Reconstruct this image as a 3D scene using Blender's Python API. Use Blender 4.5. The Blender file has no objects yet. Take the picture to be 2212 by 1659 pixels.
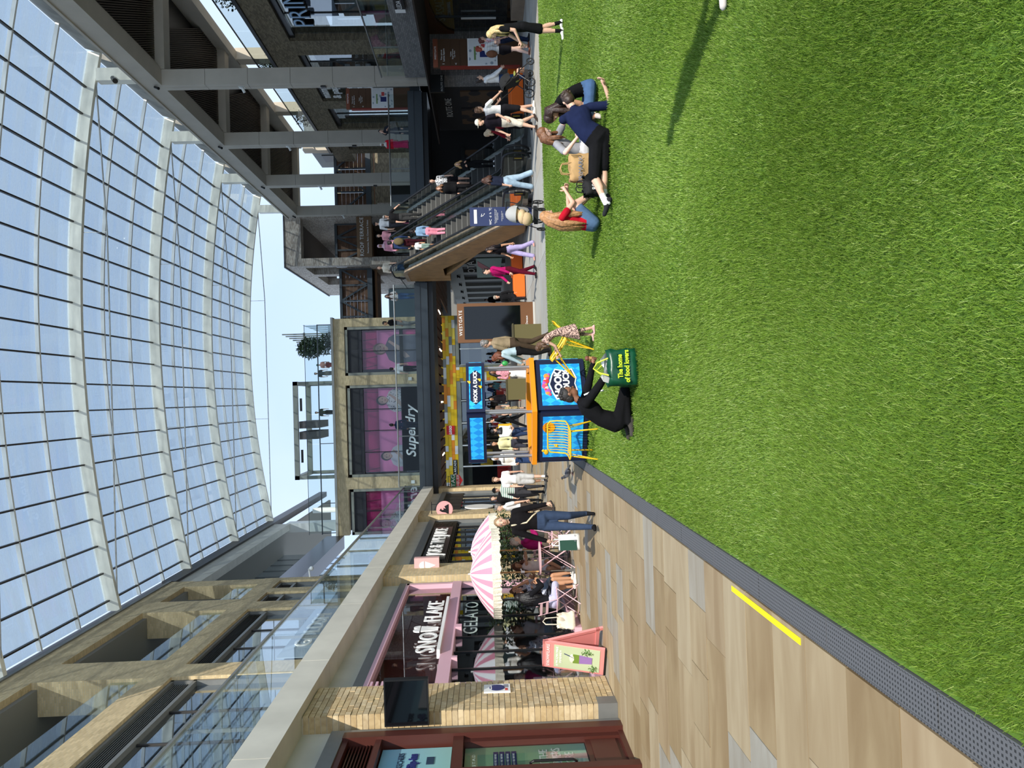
import bpy, bmesh, math, random
import numpy as np
from mathutils import Vector, Matrix
random.seed(7)
SC = bpy.context.scene
C = SC.collection
PI = math.pi
# ---------------------------------------------------------------- camera
def cam_axes(yaw, pitch, roll):
    cy, sy, cp, sp = math.cos(yaw), math.sin(yaw), math.cos(pitch), math.sin(pitch)
    f = Vector((sy*cp, cy*cp, sp)); r = Vector((cy, -sy, 0)); u = r.cross(f)
    cr, sr = math.cos(roll), math.sin(roll)
    return cr*r + sr*u, -sr*r + cr*u, f
cr_, cu_, cf_ = cam_axes(math.radians(.92), math.radians(-1.95), math.radians(-1.74))
cd = bpy.data.cameras.new('camera'); cam = bpy.data.objects.new('camera', cd); C.objects.link(cam)
cd.sensor_fit = 'HORIZONTAL'; cd.sensor_width = 36; cd.lens = 1660/2212*36
cd.clip_start = .05; cd.clip_end = 500
# the photograph is stored lying on its side: picture right = down, picture up = right
cx_, cy_, cz_ = -cu_, cr_, -cf_
cam.matrix_world = Matrix(((cx_.x, cy_.x, cz_.x, 0), (cx_.y, cy_.y, cz_.y, 0), (cx_.z, cy_.z, cz_.z, 1.75), (0, 0, 0, 1)))
SC.camera = cam
# ---------------------------------------------------------------- sky, sun, exposure
W = bpy.data.worlds.new('world'); SC.world = W; W.use_nodes = True
nt = W.node_tree; nt.nodes.clear()
wo = nt.nodes.new('ShaderNodeOutputWorld'); bg = nt.nodes.new('ShaderNodeBackground')
tc = nt.nodes.new('ShaderNodeTexCoord'); sx = nt.nodes.new('ShaderNodeSeparateXYZ')
nt.links.new(tc.outputs['Generated'], sx.inputs[0])
rp = nt.nodes.new('ShaderNodeValToRGB'); nt.links.new(sx.outputs['Z'], rp.inputs[0])
rp.color_ramp.elements[0].position = .0; rp.color_ramp.elements[0].color = (.60, .76, 1, 1)
rp.color_ramp.elements[1].position = .6; rp.color_ramp.elements[1].color = (.38, .53, .80, 1)
ns = nt.nodes.new('ShaderNodeTexNoise'); ns.inputs['Scale'].default_value = 2.2; ns.inputs['Detail'].default_value = 5; ns.inputs['Roughness'].default_value = .5
nt.links.new(tc.outputs['Generated'], ns.inputs['Vector'])
r2 = nt.nodes.new('ShaderNodeValToRGB'); nt.links.new(ns.outputs[0], r2.inputs[0])
r2.color_ramp.elements[0].position = .40; r2.color_ramp.elements[0].color = (0, 0, 0, 1)
r2.color_ramp.elements[1].position = .75; r2.color_ramp.elements[1].color = (.55, .55, .55, 1)
mx = nt.nodes.new('ShaderNodeMixRGB'); nt.links.new(r2.outputs[0], mx.inputs[0]); nt.links.new(rp.outputs[0], mx.inputs[1]); mx.inputs[2].default_value = (.82, .90, 1, 1)
nt.links.new(mx.outputs[0], bg.inputs[0]); bg.inputs[1].default_value = .88
nt.links.new(bg.outputs[0], wo.inputs[0])
sd = bpy.data.lights.new('sun', 'SUN'); sd.energy = 3.1; sd.angle = math.radians(.6); sd.color = (1, .95, .86)
sun = bpy.data.objects.new('sun', sd); C.objects.link(sun)
sun.rotation_euler = Vector((-.44, 1.1, -1)).to_track_quat('-Z', 'Y').to_euler(); sun.location = (20, -40, 60)
vs = SC.view_settings; vs.view_transform = 'Standard'; vs.look = 'None'; vs.gamma = 1; vs.use_curve_mapping = False
vs.exposure = 0.62
# ---------------------------------------------------------------- materials
def s2l(c):
    return tuple((x/12.92 if x <= .04045 else ((x+.055)/1.055)**2.4) for x in [v/255 for v in c]) + (1,)
MATS = {}
def nodes(name):
    m = bpy.data.materials.new(name); m.use_nodes = True; n = m.node_tree
    return m, n, n.nodes['Principled BSDF']
def mat(name, rgb, rough=.6, metal=0., var=.0, scale=8., bump=0., emit=0., spec=.5, sheen=0.):
    """plain material with optional blotchy noise (var) and fine relief (bump)"""
    if name in MATS: return MATS[name]
    m, n, p = nodes(name); c = s2l(rgb)
    p.inputs['Base Color'].default_value = c; p.inputs['Roughness'].default_value = rough; p.inputs['Metallic'].default_value = metal
    p.inputs['Specular IOR Level'].default_value = spec
    if var > 0 or bump > 0:
        t = n.nodes.new('ShaderNodeTexCoord'); z = n.nodes.new('ShaderNodeTexNoise')
        z.inputs['Scale'].default_value = scale; z.inputs['Detail'].default_value = 4
        n.links.new(t.outputs['Object'], z.inputs['Vector'])
        if var > 0:
            r = n.nodes.new('ShaderNodeValToRGB'); n.links.new(z.outputs[0], r.inputs[0])
            r.color_ramp.elements[0].position = .3; r.color_ramp.elements[1].position = .7
            r.color_ramp.elements[0].color = tuple(x*(1-var) for x in c[:3])+(1,)
            r.color_ramp.elements[1].color = tuple(min(1, x*(1+var)) for x in c[:3])+(1,)
            n.links.new(r.outputs[0], p.inputs['Base Color'])
        if bump > 0:
            b = n.nodes.new('ShaderNodeBump'); b.inputs['Strength'].default_value = bump; b.inputs['Distance'].default_value = .02
            n.links.new(z.outputs[0], b.inputs['Height']); n.links.new(b.outputs[0], p.inputs['Normal'])
    if emit > 0:
        p.inputs['Emission Color'].default_value = c; p.inputs['Emission Strength'].default_value = emit
    MATS[name] = m; return m
def wallvec(n, scale=1.):
    """world position laid flat on whichever wall the face belongs to"""
    g = n.nodes.new('ShaderNodeNewGeometry')
    s = n.nodes.new('ShaderNodeSeparateXYZ'); n.links.new(g.outputs['Position'], s.inputs[0])
    q = n.nodes.new('ShaderNodeSeparateXYZ'); n.links.new(g.outputs['True Normal'], q.inputs[0])
    a = n.nodes.new('ShaderNodeMath'); a.operation = 'ABSOLUTE'; n.links.new(q.outputs[0], a.inputs[0])
    b = n.nodes.new('ShaderNodeMath'); b.operation = 'GREATER_THAN'; n.links.new(a.outputs[0], b.inputs[0]); b.inputs[1].default_value = .5
    az = n.nodes.new('ShaderNodeMath'); az.operation = 'ABSOLUTE'; n.links.new(q.outputs[2], az.inputs[0])
    bz = n.nodes.new('ShaderNodeMath'); bz.operation = 'GREATER_THAN'; n.links.new(az.outputs[0], bz.inputs[0]); bz.inputs[1].default_value = .7
    mxx = n.nodes.new('ShaderNodeMix'); n.links.new(b.outputs[0], mxx.inputs[0]); n.links.new(s.outputs[0], mxx.inputs[2]); n.links.new(s.outputs[1], mxx.inputs[3])
    myy = n.nodes.new('ShaderNodeMix'); n.links.new(bz.outputs[0], myy.inputs[0]); n.links.new(s.outputs[2], myy.inputs[2]); n.links.new(s.outputs[1], myy.inputs[3])
    c = n.nodes.new('ShaderNodeCombineXYZ'); n.links.new(mxx.outputs[0], c.inputs[0]); n.links.new(myy.outputs[0], c.inputs[1])
    return c.outputs[0]
def brickmat(name, c1, c2, mortar, bw=.225, bh=.075):
    if name in MATS: return MATS[name]
    m, n, p = nodes(name); v = wallvec(n)
    b = n.nodes.new('ShaderNodeTexBrick'); n.links.new(v, b.inputs['Vector'])
    b.inputs['Scale'].default_value = 1; b.inputs['Brick Width'].default_value = bw; b.inputs['Row Height'].default_value = bh
    b.inputs['Mortar Size'].default_value = .006; b.inputs['Mortar Smooth'].default_value = .1
    b.inputs['Color1'].default_value = s2l(c1); b.inputs['Color2'].default_value = s2l(c2); b.inputs['Mortar'].default_value = s2l(mortar)
    z = n.nodes.new('ShaderNodeTexNoise'); z.inputs['Scale'].default_value = 1.3; z.inputs['Detail'].default_value = 6; n.links.new(v, z.inputs['Vector'])
    mx = n.nodes.new('ShaderNodeMixRGB'); mx.blend_type = 'MULTIPLY'; mx.inputs[0].default_value = .3
    n.links.new(b.outputs['Color'], mx.inputs[1])
    rr = n.nodes.new('ShaderNodeValToRGB'); rr.color_ramp.elements[0].color = (.45, .45, .45, 1); rr.color_ramp.elements[1].color = (1, 1, 1, 1); rr.color_ramp.elements[0].position = .3; rr.color_ramp.elements[1].position = .6
    n.links.new(z.outputs[0], rr.inputs[0]); n.links.new(rr.outputs[0], mx.inputs[2])
    n.links.new(mx.outputs[0], p.inputs['Base Color']); p.inputs['Roughness'].default_value = .9
    bp = n.nodes.new('ShaderNodeBump'); bp.inputs['Strength'].default_value = .5; bp.inputs['Distance'].default_value = .01; bp.invert = True
    n.links.new(b.outputs['Fac'], bp.inputs['Height']); n.links.new(bp.outputs[0], p.inputs['Normal'])
    MATS[name] = m; return m
def rndmat(name, cols, rough=.7, grain=0., gscale=(1, 1, 1), bump=.05):
    """one material for many alike pieces: tone picked per object, plus veins/grain"""
    if name in MATS: return MATS[name]
    m, n, p = nodes(name)
    oi = n.nodes.new('ShaderNodeObjectInfo'); r = n.nodes.new('ShaderNodeValToRGB'); r.color_ramp.interpolation = 'CONSTANT'
    n.links.new(oi.outputs['Random'], r.inputs[0])
    while len(r.color_ramp.elements) < len(cols): r.color_ramp.elements.new(.5)
    for i, c in enumerate(cols):
        r.color_ramp.elements[i].position = i/len(cols); r.color_ramp.elements[i].color = s2l(c)
    t = n.nodes.new('ShaderNodeNewGeometry'); mp = n.nodes.new('ShaderNodeMapping'); mp.inputs['Scale'].default_value = gscale
    n.links.new(t.outputs['Position'], mp.inputs['Vector'])
    add = n.nodes.new('ShaderNodeVectorMath'); add.operation = 'ADD'; n.links.new(mp.outputs[0], add.inputs[0])
    sc = n.nodes.new('ShaderNodeMath'); sc.operation = 'MULTIPLY'; sc.inputs[1].default_value = 37; n.links.new(oi.outputs['Random'], sc.inputs[0]); n.links.new(sc.outputs[0], add.inputs[1])
    z = n.nodes.new('ShaderNodeTexNoise'); z.inputs['Scale'].default_value = 1; z.inputs['Detail'].default_value = 6; z.inputs['Distortion'].default_value = .7; n.links.new(add.outputs[0], z.inputs['Vector'])
    rr = n.nodes.new('ShaderNodeValToRGB'); rr.color_ramp.elements[0].position = .33; rr.color_ramp.elements[1].position = .62
    k = 1-grain; rr.color_ramp.elements[0].color = (k, k*.93, k*.85, 1); rr.color_ramp.elements[1].color = (1, 1, 1, 1)
    n.links.new(z.outputs[0], rr.inputs[0])
    mx = n.nodes.new('ShaderNodeMixRGB'); mx.blend_type = 'MULTIPLY'; mx.inputs[0].default_value = 1
    n.links.new(r.outputs[0], mx.inputs[1]); n.links.new(rr.outputs[0], mx.inputs[2]); n.links.new(mx.outputs[0], p.inputs['Base Color'])
    p.inputs['Roughness'].default_value = rough
    if bump:
        b = n.nodes.new('ShaderNodeBump'); b.inputs['Strength'].default_value = bump; n.links.new(z.outputs[0], b.inputs['Height']); n.links.new(b.outputs[0], p.inputs['Normal'])
    MATS[name] = m; return m
def glassmat(name, tint=(230, 238, 240), refl=.16, dirt=0., dirtcol=(190, 205, 220), streak=False):
    if name in MATS: return MATS[name]
    m, n, p = nodes(name); n.nodes.remove(p); o = n.nodes['Material Output']
    t = n.nodes.new('ShaderNodeBsdfTransparent'); t.inputs[0].default_value = s2l(tint)
    g = n.nodes.new('ShaderNodeBsdfGlossy'); g.inputs['Roughness'].default_value = .0; g.inputs[0].default_value = (.9, .95, 1, 1)
    lw = n.nodes.new('ShaderNodeLayerWeight'); lw.inputs[0].default_value = .5
    pw = n.nodes.new('ShaderNodeMath'); pw.operation = 'POWER'; pw.inputs[1].default_value = 4; n.links.new(lw.outputs['Facing'], pw.inputs[0])
    ma = n.nodes.new('ShaderNodeMath'); ma.operation = 'MULTIPLY_ADD'; ma.use_clamp = True; n.links.new(pw.outputs[0], ma.inputs[0]); ma.inputs[1].default_value = .75; ma.inputs[2].default_value = refl
    ms = n.nodes.new('ShaderNodeMixShader'); n.links.new(ma.outputs[0], ms.inputs[0]); n.links.new(t.outputs[0], ms.inputs[1]); n.links.new(g.outputs[0], ms.inputs[2])
    out = ms.outputs[0]
    if dirt > 0:
        d = n.nodes.new('ShaderNodeBsdfTranslucent'); d.inputs[0].default_value = s2l(dirtcol)
        d2 = n.nodes.new('ShaderNodeBsdfDiffuse'); d2.inputs[0].default_value = s2l(dirtcol)
        md = n.nodes.new('ShaderNodeMixShader'); md.inputs[0].default_value = .3; n.links.new(d.outputs[0], md.inputs[1]); n.links.new(d2.outputs[0], md.inputs[2])
        m3 = n.nodes.new('ShaderNodeMixShader'); n.links.new(ms.outputs[0], m3.inputs[1]); n.links.new(md.outputs[0], m3.inputs[2])
        ge = n.nodes.new('ShaderNodeNewGeometry'); mp = n.nodes.new('ShaderNodeMapping'); mp.inputs['Scale'].default_value = (.5, 2.6, .4) if not streak else (2.2, .5, .5)
        n.links.new(ge.outputs['Position'], mp.inputs[0]); z = n.nodes.new('ShaderNodeTexNoise'); z.inputs['Scale'].default_value = 1.; z.inputs['Detail'].default_value = 7; z.inputs['Roughness'].default_value = .65; n.links.new(mp.outputs[0], z.inputs['Vector'])
        r = n.nodes.new('ShaderNodeValToRGB'); r.color_ramp.elements[0].position = .3; r.color_ramp.elements[1].position = .75
        r.color_ramp.elements[0].color = (dirt*.45,)*3+(1,); r.color_ramp.elements[1].color = (min(1, dirt*2.1),)*3+(1,)
        n.links.new(z.outputs[0], r.inputs[0]); n.links.new(r.outputs[0], m3.inputs[0]); out = m3.outputs[0]
    n.links.new(out, o.inputs[0]); MATS[name] = m; return m
def diamond(name, c1, c2, sx=.1, sz=.16):
    """two-tone harlequin print in the object's own X/Z"""
    if name in MATS: return MATS[name]
    m, n, p = nodes(name); t = n.nodes.new('ShaderNodeTexCoord'); s = n.nodes.new('ShaderNodeSeparateXYZ'); n.links.new(t.outputs['Object'], s.inputs[0])
    def tri(sock, k):
        a = n.nodes.new('ShaderNodeMath'); a.operation = 'MULTIPLY'; a.inputs[1].default_value = 1/k; n.links.new(sock, a.inputs[0])
        b = n.nodes.new('ShaderNodeMath'); b.operation = 'PINGPONG'; b.inputs[1].default_value = .5; n.links.new(a.outputs[0], b.inputs[0]); return b.outputs[0]
    a = n.nodes.new('ShaderNodeMath'); a.operation = 'ADD'; n.links.new(tri(s.outputs[0], sx), a.inputs[0]); n.links.new(tri(s.outputs[2], sz), a.inputs[1])
    b = n.nodes.new('ShaderNodeMath'); b.operation = 'GREATER_THAN'; b.inputs[1].default_value = .5; n.links.new(a.outputs[0], b.inputs[0])
    mx = n.nodes.new('ShaderNodeMixRGB'); n.links.new(b.outputs[0], mx.inputs[0]); mx.inputs[1].default_value = s2l(c1); mx.inputs[2].default_value = s2l(c2)
    n.links.new(mx.outputs[0], p.inputs['Base Color']); p.inputs['Roughness'].default_value = .45; MATS[name] = m; return m
def spots(name, base, spot, scale=22, th=.42):
    if name in MATS: return MATS[name]
    m, n, p = nodes(name); t = n.nodes.new('ShaderNodeTexCoord'); z = n.nodes.new('ShaderNodeTexVoronoi'); z.inputs['Scale'].default_value = scale; n.links.new(t.outputs['Object'], z.inputs['Vector'])
    r = n.nodes.new('ShaderNodeValToRGB'); r.color_ramp.elements[0].position = th-.04; r.color_ramp.elements[1].position = th+.04
    r.color_ramp.elements[0].color = s2l(spot); r.color_ramp.elements[1].color = s2l(base); n.links.new(z.outputs[0], r.inputs[0])
    n.links.new(r.outputs[0], p.inputs['Base Color']); p.inputs['Roughness'].default_value = .85; MATS[name] = m; return m
def bands(name, c1, c2, k=.03, axis=2):
    """striped cloth"""
    if name in MATS: return MATS[name]
    m, n, p = nodes(name); t = n.nodes.new('ShaderNodeTexCoord'); s = n.nodes.new('ShaderNodeSeparateXYZ'); n.links.new(t.outputs['Object'], s.inputs[0])
    a = n.nodes.new('ShaderNodeMath'); a.operation = 'PINGPONG'; a.inputs[1].default_value = k; n.links.new(s.outputs[axis], a.inputs[0])
    b = n.nodes.new('ShaderNodeMath'); b.operation = 'GREATER_THAN'; b.inputs[1].default_value = k*.5; n.links.new(a.outputs[0], b.inputs[0])
    mx = n.nodes.new('ShaderNodeMixRGB'); n.links.new(b.outputs[0], mx.inputs[0]); mx.inputs[1].default_value = s2l(c1); mx.inputs[2].default_value = s2l(c2)
    n.links.new(mx.outputs[0], p.inputs['Base Color']); p.inputs['Roughness'].default_value = .85; MATS[name] = m; return m
# ---------------------------------------------------------------- mesh builder
class MB:
    def __init__(s): s.v = []; s.f = []; s.mi = []; s.cur = 0
    def add(s, vs, fs):
        o = len(s.v); s.v += [tuple(x) for x in vs]; s.f += [tuple(i+o for i in f) for f in fs]; s.mi += [s.cur]*len(fs); return s
    def box(s, x0, x1, y0, y1, z0, z1):
        vs = [(x, y, z) for z in (z0, z1) for y in (y0, y1) for x in (x0, x1)]
        return s.add(vs, [(0, 2, 3, 1), (4, 5, 7, 6), (0, 1, 5, 4), (2, 6, 7, 3), (0, 4, 6, 2), (1, 3, 7, 5)])
    def bar(s, p, q, w, h=None, up=(0, 0, 1)):
        """square bar p->q, w across, h along up"""
        h = w if h is None else h
        p, q = Vector(p), Vector(q); d = (q-p).normalized(); u = Vector(up)
        if abs(d.dot(u)) > .98: u = Vector((0, 1, 0))
        r = d.cross(u).normalized(); u = r.cross(d)
        vs = [c+r*a*w/2+u*b*h/2 for c in (p, q) for a, b in ((-1, -1), (1, -1), (1, 1), (-1, 1))]
        return s.add(vs, [(0, 1, 2, 3), (7, 6, 5, 4), (0, 4, 5, 1), (1, 5, 6, 2), (2, 6, 7, 3), (3, 7, 4, 0)])
    def cone(s, p, q, r0, r1, n=10, caps=True):
        p, q = Vector(p), Vector(q); d = (q-p).normalized(); u = Vector((0, 0, 1)) if abs(d.z) < .95 else Vector((1, 0, 0))
        a = d.cross(u).normalized(); b = d.cross(a)
        vs = [c+(a*math.cos(2*PI*i/n)+b*math.sin(2*PI*i/n))*r for c, r in ((p, r0), (q, r1)) for i in range(n)]
        fs = [(i, (i+1) % n, n+(i+1) % n, n+i) for i in range(n)]
        if caps: fs += [tuple(range(n-1, -1, -1)), tuple(range(n, 2*n))]
        return s.add(vs, fs)
    def tube(s, pts, r, n=6, closed=False):
        pts = [Vector(p) for p in pts]; m = len(pts); vs = []
        rr = r if isinstance(r, (list, tuple)) else [r]*m; pa = None
        for i in range(m):
            d = (pts[(i+1) % m]-pts[i-1]) if closed else (pts[min(i+1, m-1)]-pts[max(i-1, 0)])
            d.normalize()
            if pa is None:
                u = Vector((0, 0, 1)) if abs(d.z) < .9 else Vector((1, 0, 0)); pa = d.cross(u).normalized()
            else:
                pa = pa-d*pa.dot(d)
                pa = pa.normalized() if pa.length > 1e-6 else d.orthogonal().normalized()
            b = d.cross(pa)
            vs += [pts[i]+(pa*math.cos(2*PI*k/n)+b*math.sin(2*PI*k/n))*rr[i] for k in range(n)]
        fs = [(i*n+k, i*n+(k+1) % n, ((i+1) % m)*n+(k+1) % n, ((i+1) % m)*n+k) for i in range(m if closed else m-1) for k in range(n)]
        if not closed: fs += [tuple(range(n-1, -1, -1)), tuple((m-1)*n+k for k in range(n))]
        return s.add(vs, fs)
    def lathe(s, prof, c=(0, 0, 0), n=24):
        vs = [(c[0]+r*math.cos(2*PI*k/n), c[1]+r*math.sin(2*PI*k/n), c[2]+z) for r, z in prof for k in range(n)]
        fs = [(i*n+k, i*n+(k+1) % n, (i+1)*n+(k+1) % n, (i+1)*n+k) for i in range(len(prof)-1) for k in range(n)]
        if prof[0][0] > 0: fs.append(tuple(range(n-1, -1, -1)))
        if prof[-1][0] > 0: fs.append(tuple((len(prof)-1)*n+k for k in range(n)))
        return s.add(vs, fs)
    def ell(s, c, rx, ry, rz, n=12, m=8, R=None):
        vs = []; c = Vector(c)
        for i in range(m+1):
            t = PI*i/m
            for k in range(n):
                a = 2*PI*k/n; p = Vector((rx*math.sin(t)*math.cos(a), ry*math.sin(t)*math.sin(a), rz*math.cos(t)))
                vs.append(c+(R @ p if R else p))
        return s.add(vs, [(i*n+k, (i+1)*n+k, (i+1)*n+(k+1) % n, i*n+(k+1) % n) for i in range(m) for k in range(n)])
    def prism(s, poly, a0, a1, axis='y'):
        """polygon (u,v) extruded along axis: y -> (u,a,v), x -> (a,u,v), z -> (u,v,a)"""
        n = len(poly)
        P = {'y': lambda u, v, a: (u, a, v), 'x': lambda u, v, a: (a, u, v), 'z': lambda u, v, a: (u, v, a)}[axis]
        vs = [P(u, v, a) for a in (a0, a1) for u, v in poly]
        return s.add(vs, [tuple(range(n)), tuple(range(2*n-1, n-1, -1))]+[(i, n+i, n+(i+1) % n, (i+1) % n) for i in range(n)])
    def loft(s, rings, caps=True):
        n = len(rings[0]); vs = [p for r in rings for p in r]
        fs = [(i*n+k, i*n+(k+1) % n, (i+1)*n+(k+1) % n, (i+1)*n+k) for i in range(len(rings)-1) for k in range(n)]
        if caps: fs += [tuple(range(n-1, -1, -1)), tuple((len(rings)-1)*n+k for k in range(n))]
        return s.add(vs, fs)
    def mesh(s, name):
        me = bpy.data.meshes.new(name); me.from_pydata(s.v, [], s.f)
        return me
    def build(s, name, mats, parent=None, smooth=False, fix=True, loc=None, **tags):
        me = s.mesh(name)
        if fix:
            b = bmesh.new(); b.from_mesh(me); bmesh.ops.recalc_face_normals(b, faces=b.faces); b.to_mesh(me); b.free()
        mats = mats if isinstance(mats, (list, tuple)) else [mats]
        for m in mats: me.materials.append(m)
        if len(mats) > 1: me.polygons.foreach_set('material_index', s.mi)
        if smooth: me.polygons.foreach_set('use_smooth', [True]*len(me.polygons))
        o = bpy.data.objects.new(name, me); C.objects.link(o)
        if parent is not None: o.parent = parent
        if loc is not None: o.location = loc
        for k, v in tags.items(): o[k] = v
        return o
def B(*a): return MB().box(*a)
def root(name, loc=(0, 0, 0), rz=0., **tags):
    o = bpy.data.objects.new(name, None); C.objects.link(o); o.location = loc; o.rotation_euler = (0, 0, rz); o.empty_display_size = .1
    for k, v in tags.items(): o[k] = v
    return o
def thing(name, label, category, loc=(0, 0, 0), rz=0., group=None):
    o = root(name, loc, rz, label=label, category=category)
    if group: o['group'] = group
    return o
def inst(o, name=None, parent=None, loc=None, rot=None, scale=None):
    c = bpy.data.objects.new(name or o.name, o.data); C.objects.link(c)
    if parent is not None: c.parent = parent
    if loc is not None: c.location = loc
    if rot is not None: c.rotation_euler = rot
    if scale is not None: c.scale = scale
    return c
def copytree(o, loc=None, rz=None, parent=None, **tags):
    c = o.copy(); C.objects.link(c); c.parent = parent
    if loc is not None: c.location = loc
    if rz is not None: c.rotation_euler = (0, 0, rz)
    for k, v in tags.items(): c[k] = v
    for ch in list(o.children): copytree(ch, parent=c)
    return c
FACE = {'-y': (PI/2, 0, 0), '+x': (PI/2, 0, PI/2), '-x': (PI/2, 0, -PI/2), '+z': (0, 0, 0), '+y': (PI/2, 0, PI)}
def text(s, size, loc, face, m, parent=None, name='lettering', ext=.005, align='CENTER', sx=1., bold=0., rot=None, shear=0., space=1.):
    cu = bpy.data.curves.new(name, 'FONT'); cu.body = s; cu.size = size; cu.extrude = ext; cu.align_x = align; cu.align_y = 'CENTER'; cu.offset = bold; cu.shear = shear
    cu.space_character = space; cu.resolution_u = 3
    t = bpy.data.objects.new(name, cu); C.objects.link(t)
    dg = bpy.context.evaluated_depsgraph_get(); me = bpy.data.meshes.new_from_object(t.evaluated_get(dg)); C.objects.unlink(t); bpy.data.objects.remove(t)
    me.materials.clear(); me.materials.append(m)
    o = bpy.data.objects.new(name, me); C.objects.link(o); o.parent = parent; o.location = loc; o.rotation_euler = rot or FACE[face]; o.scale = (sx, 1, 1)
    return o
# ================================================================= SETTING
conc = mat('pale concrete', (203, 199, 186), .8, var=.1, scale=1.3, bump=.1)
concw = mat('warm column cladding', (178, 170, 156), .75, var=.06, scale=1.1)
concd = mat('stained concrete', (150, 146, 136), .85, var=.25, scale=1.2, bump=.2)
ribm = mat('cream painted steel', (240, 235, 218), .5, var=.05, scale=2)
darkm = mat('dark bronze metal', (58, 54, 50), .45, .3)
barw = mat('white glazing bar', (228, 228, 224), .5)
greym = mat('grey coated metal', (122, 123, 120), .45, .2, var=.04)
slate = mat('slate grey steel', (66, 72, 76), .45, .3, var=.05, scale=.8)
blackm = mat('black metal', (18, 18, 19), .4)
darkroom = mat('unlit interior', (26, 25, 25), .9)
buff = brickmat('buff brickwork', (222, 198, 152), (198, 174, 130), (196, 182, 152))
dkbrick = brickmat('brown brickwork', (150, 138, 112), (112, 100, 80), (92, 86, 74))
greybrick = brickmat('grey brickwork', (140, 138, 134), (116, 114, 112), (84, 84, 84))
towbrick = brickmat('pale mottled brickwork', (200, 190, 176), (150, 136, 122), (150, 142, 132))
wood = mat('timber boarding', (150, 116, 72), .6, var=.2, scale=2.5)
woodd = mat('dark timber boarding', (104, 72, 48), .65, var=.25, scale=2.5)
roofglass = glassmat('roof glass', (220, 229, 236), .04, dirt=.27, dirtcol=(196, 204, 208))
winglass = glassmat('window glass', (214, 220, 222), .22)
balglass = glassmat('balustrade glass', (242, 247, 246), .012)
shopglass = glassmat('shop glass', (226, 230, 230), .10)
def S(name, mb, m, parent=None, **k):
    o = mb.build(name, m, parent, **k)
    if parent is None: o['kind'] = 'structure'
    return o
def SR(name, loc=(0, 0, 0)):
    return root(name, loc, kind='structure')
# ---- ground: paved base under everything
pavegrey = mat('grey paving', (158, 158, 152), .8, var=.08, scale=.6, bump=.05)
S('floor', B(-16, 26, -3, 100, -.35, -.06), pavegrey)
# large grey flags between lawn and arcade, each a piece
fl2 = SR('floor_square')
flagm = rndmat('grey flagstone', [(176, 176, 170), (166, 167, 163), (184, 182, 174), (172, 172, 168)], .75, .12, (.6, .6, .6), .03)
g0 = None
for iy in range(6):
    for ix in range(9):
        x0 = -1.2+ix*2.6; y0 = 20.95+iy*2.4
        bm_ = B(.006, 2.594, .006, 2.394, -.06, 0)
        if g0 is None: g0 = bm_.build('flagstone', flagm, fl2, loc=(x0, y0, 0))
        else: inst(g0, 'flagstone', fl2, (x0, y0, 0))
# tan boards-like stone under the arcade
S('floor_arcade', B(-9.4, 22, 35.4, 95, -.06, -.003), mat('arcade stone floor', (170, 160, 146), .6, var=.12, scale=.8))
S('floor_right', B(22.2, 26, 20.95, 35.4, -.06, -.004), pavegrey)
# sandstone walkway on the left: every slab a piece in courses half a metre wide
walk = SR('floor_walkway')
slabm = rndmat('sandstone slab', [(164, 146, 114), (168, 150, 118), (158, 138, 104), (162, 143, 112), (172, 156, 126), (160, 154, 140), (166, 148, 116), (160, 140, 108), (158, 154, 142), (168, 148, 116), (152, 132, 98), (164, 146, 114)], .62, .22, (1.0, 4.5, 1), .04)
rs = random.Random(4)
protos = {}
y = 1.3; cnt = 0; rest = MB()
while y < 35.2:
    x = -4.78
    cuts = []
    while x < -1.42:
        L = rs.choice([.55, .7, .85, 1.0, 1.2, 1.2, .45])
        if -1.40-(x+L) < .3: L = -1.40-x
        cuts.append((x, L)); x += L
    for x, L in cuts:
        k = round(L, 2)
        if cnt < 296:
            if k not in protos: protos[k] = B(.003, L-.003, .003, .497, -.06, 0).build('paving_slab', slabm, walk, loc=(x, y, rs.uniform(-.002, .002)))
            else: inst(protos[k], 'paving_slab', walk, (x, y, rs.uniform(-.002, .002)))
        else: rest.box(x+.003, x+L-.003, y+.003, y+.497, -.06, 0)
        cnt += 1
    y += .5
rest.build('paving_slab', slabm, walk, kind='stuff')
# ---- drain channel along the lawn: perforated grey covers, one metre each
def drainmat():
    m, n, p = nodes('perforated drain cover'); g = n.nodes.new('ShaderNodeNewGeometry'); s = n.nodes.new('ShaderNodeSeparateXYZ'); n.links.new(g.outputs['Position'], s.inputs[0])
    def cell(sock, k):
        a = n.nodes.new('ShaderNodeMath'); a.operation = 'MULTIPLY'; a.inputs[1].default_value = 1/k; n.links.new(sock, a.inputs[0])
        b = n.nodes.new('ShaderNodeMath'); b.operation = 'FRACT'; n.links.new(a.outputs[0], b.inputs[0])
        c = n.nodes.new('ShaderNodeMath'); c.operation = 'SUBTRACT'; c.inputs[1].default_value = .5; n.links.new(b.outputs[0], c.inputs[0])
        d = n.nodes.new('ShaderNodeMath'); d.operation = 'ABSOLUTE'; n.links.new(c.outputs[0], d.inputs[0]); return d.outputs[0]
    m1 = n.nodes.new('ShaderNodeMath'); m1.operation = 'MAXIMUM'; n.links.new(cell(s.outputs[0], .0225), m1.inputs[0]); n.links.new(cell(s.outputs[1], .0225), m1.inputs[1])
    t = n.nodes.new('ShaderNodeMath'); t.operation = 'LESS_THAN'; t.inputs[1].default_value = .24; n.links.new(m1.outputs[0], t.inputs[0])
    mx = n.nodes.new('ShaderNodeMixRGB'); n.links.new(t.outputs[0], mx.inputs[0]); mx.inputs[1].default_value = s2l((96, 97, 99)); mx.inputs[2].default_value = s2l((46, 47, 48))
    n.links.new(mx.outputs[0], p.inputs['Base Color']); p.inputs['Roughness'].default_value = .6; return m
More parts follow.
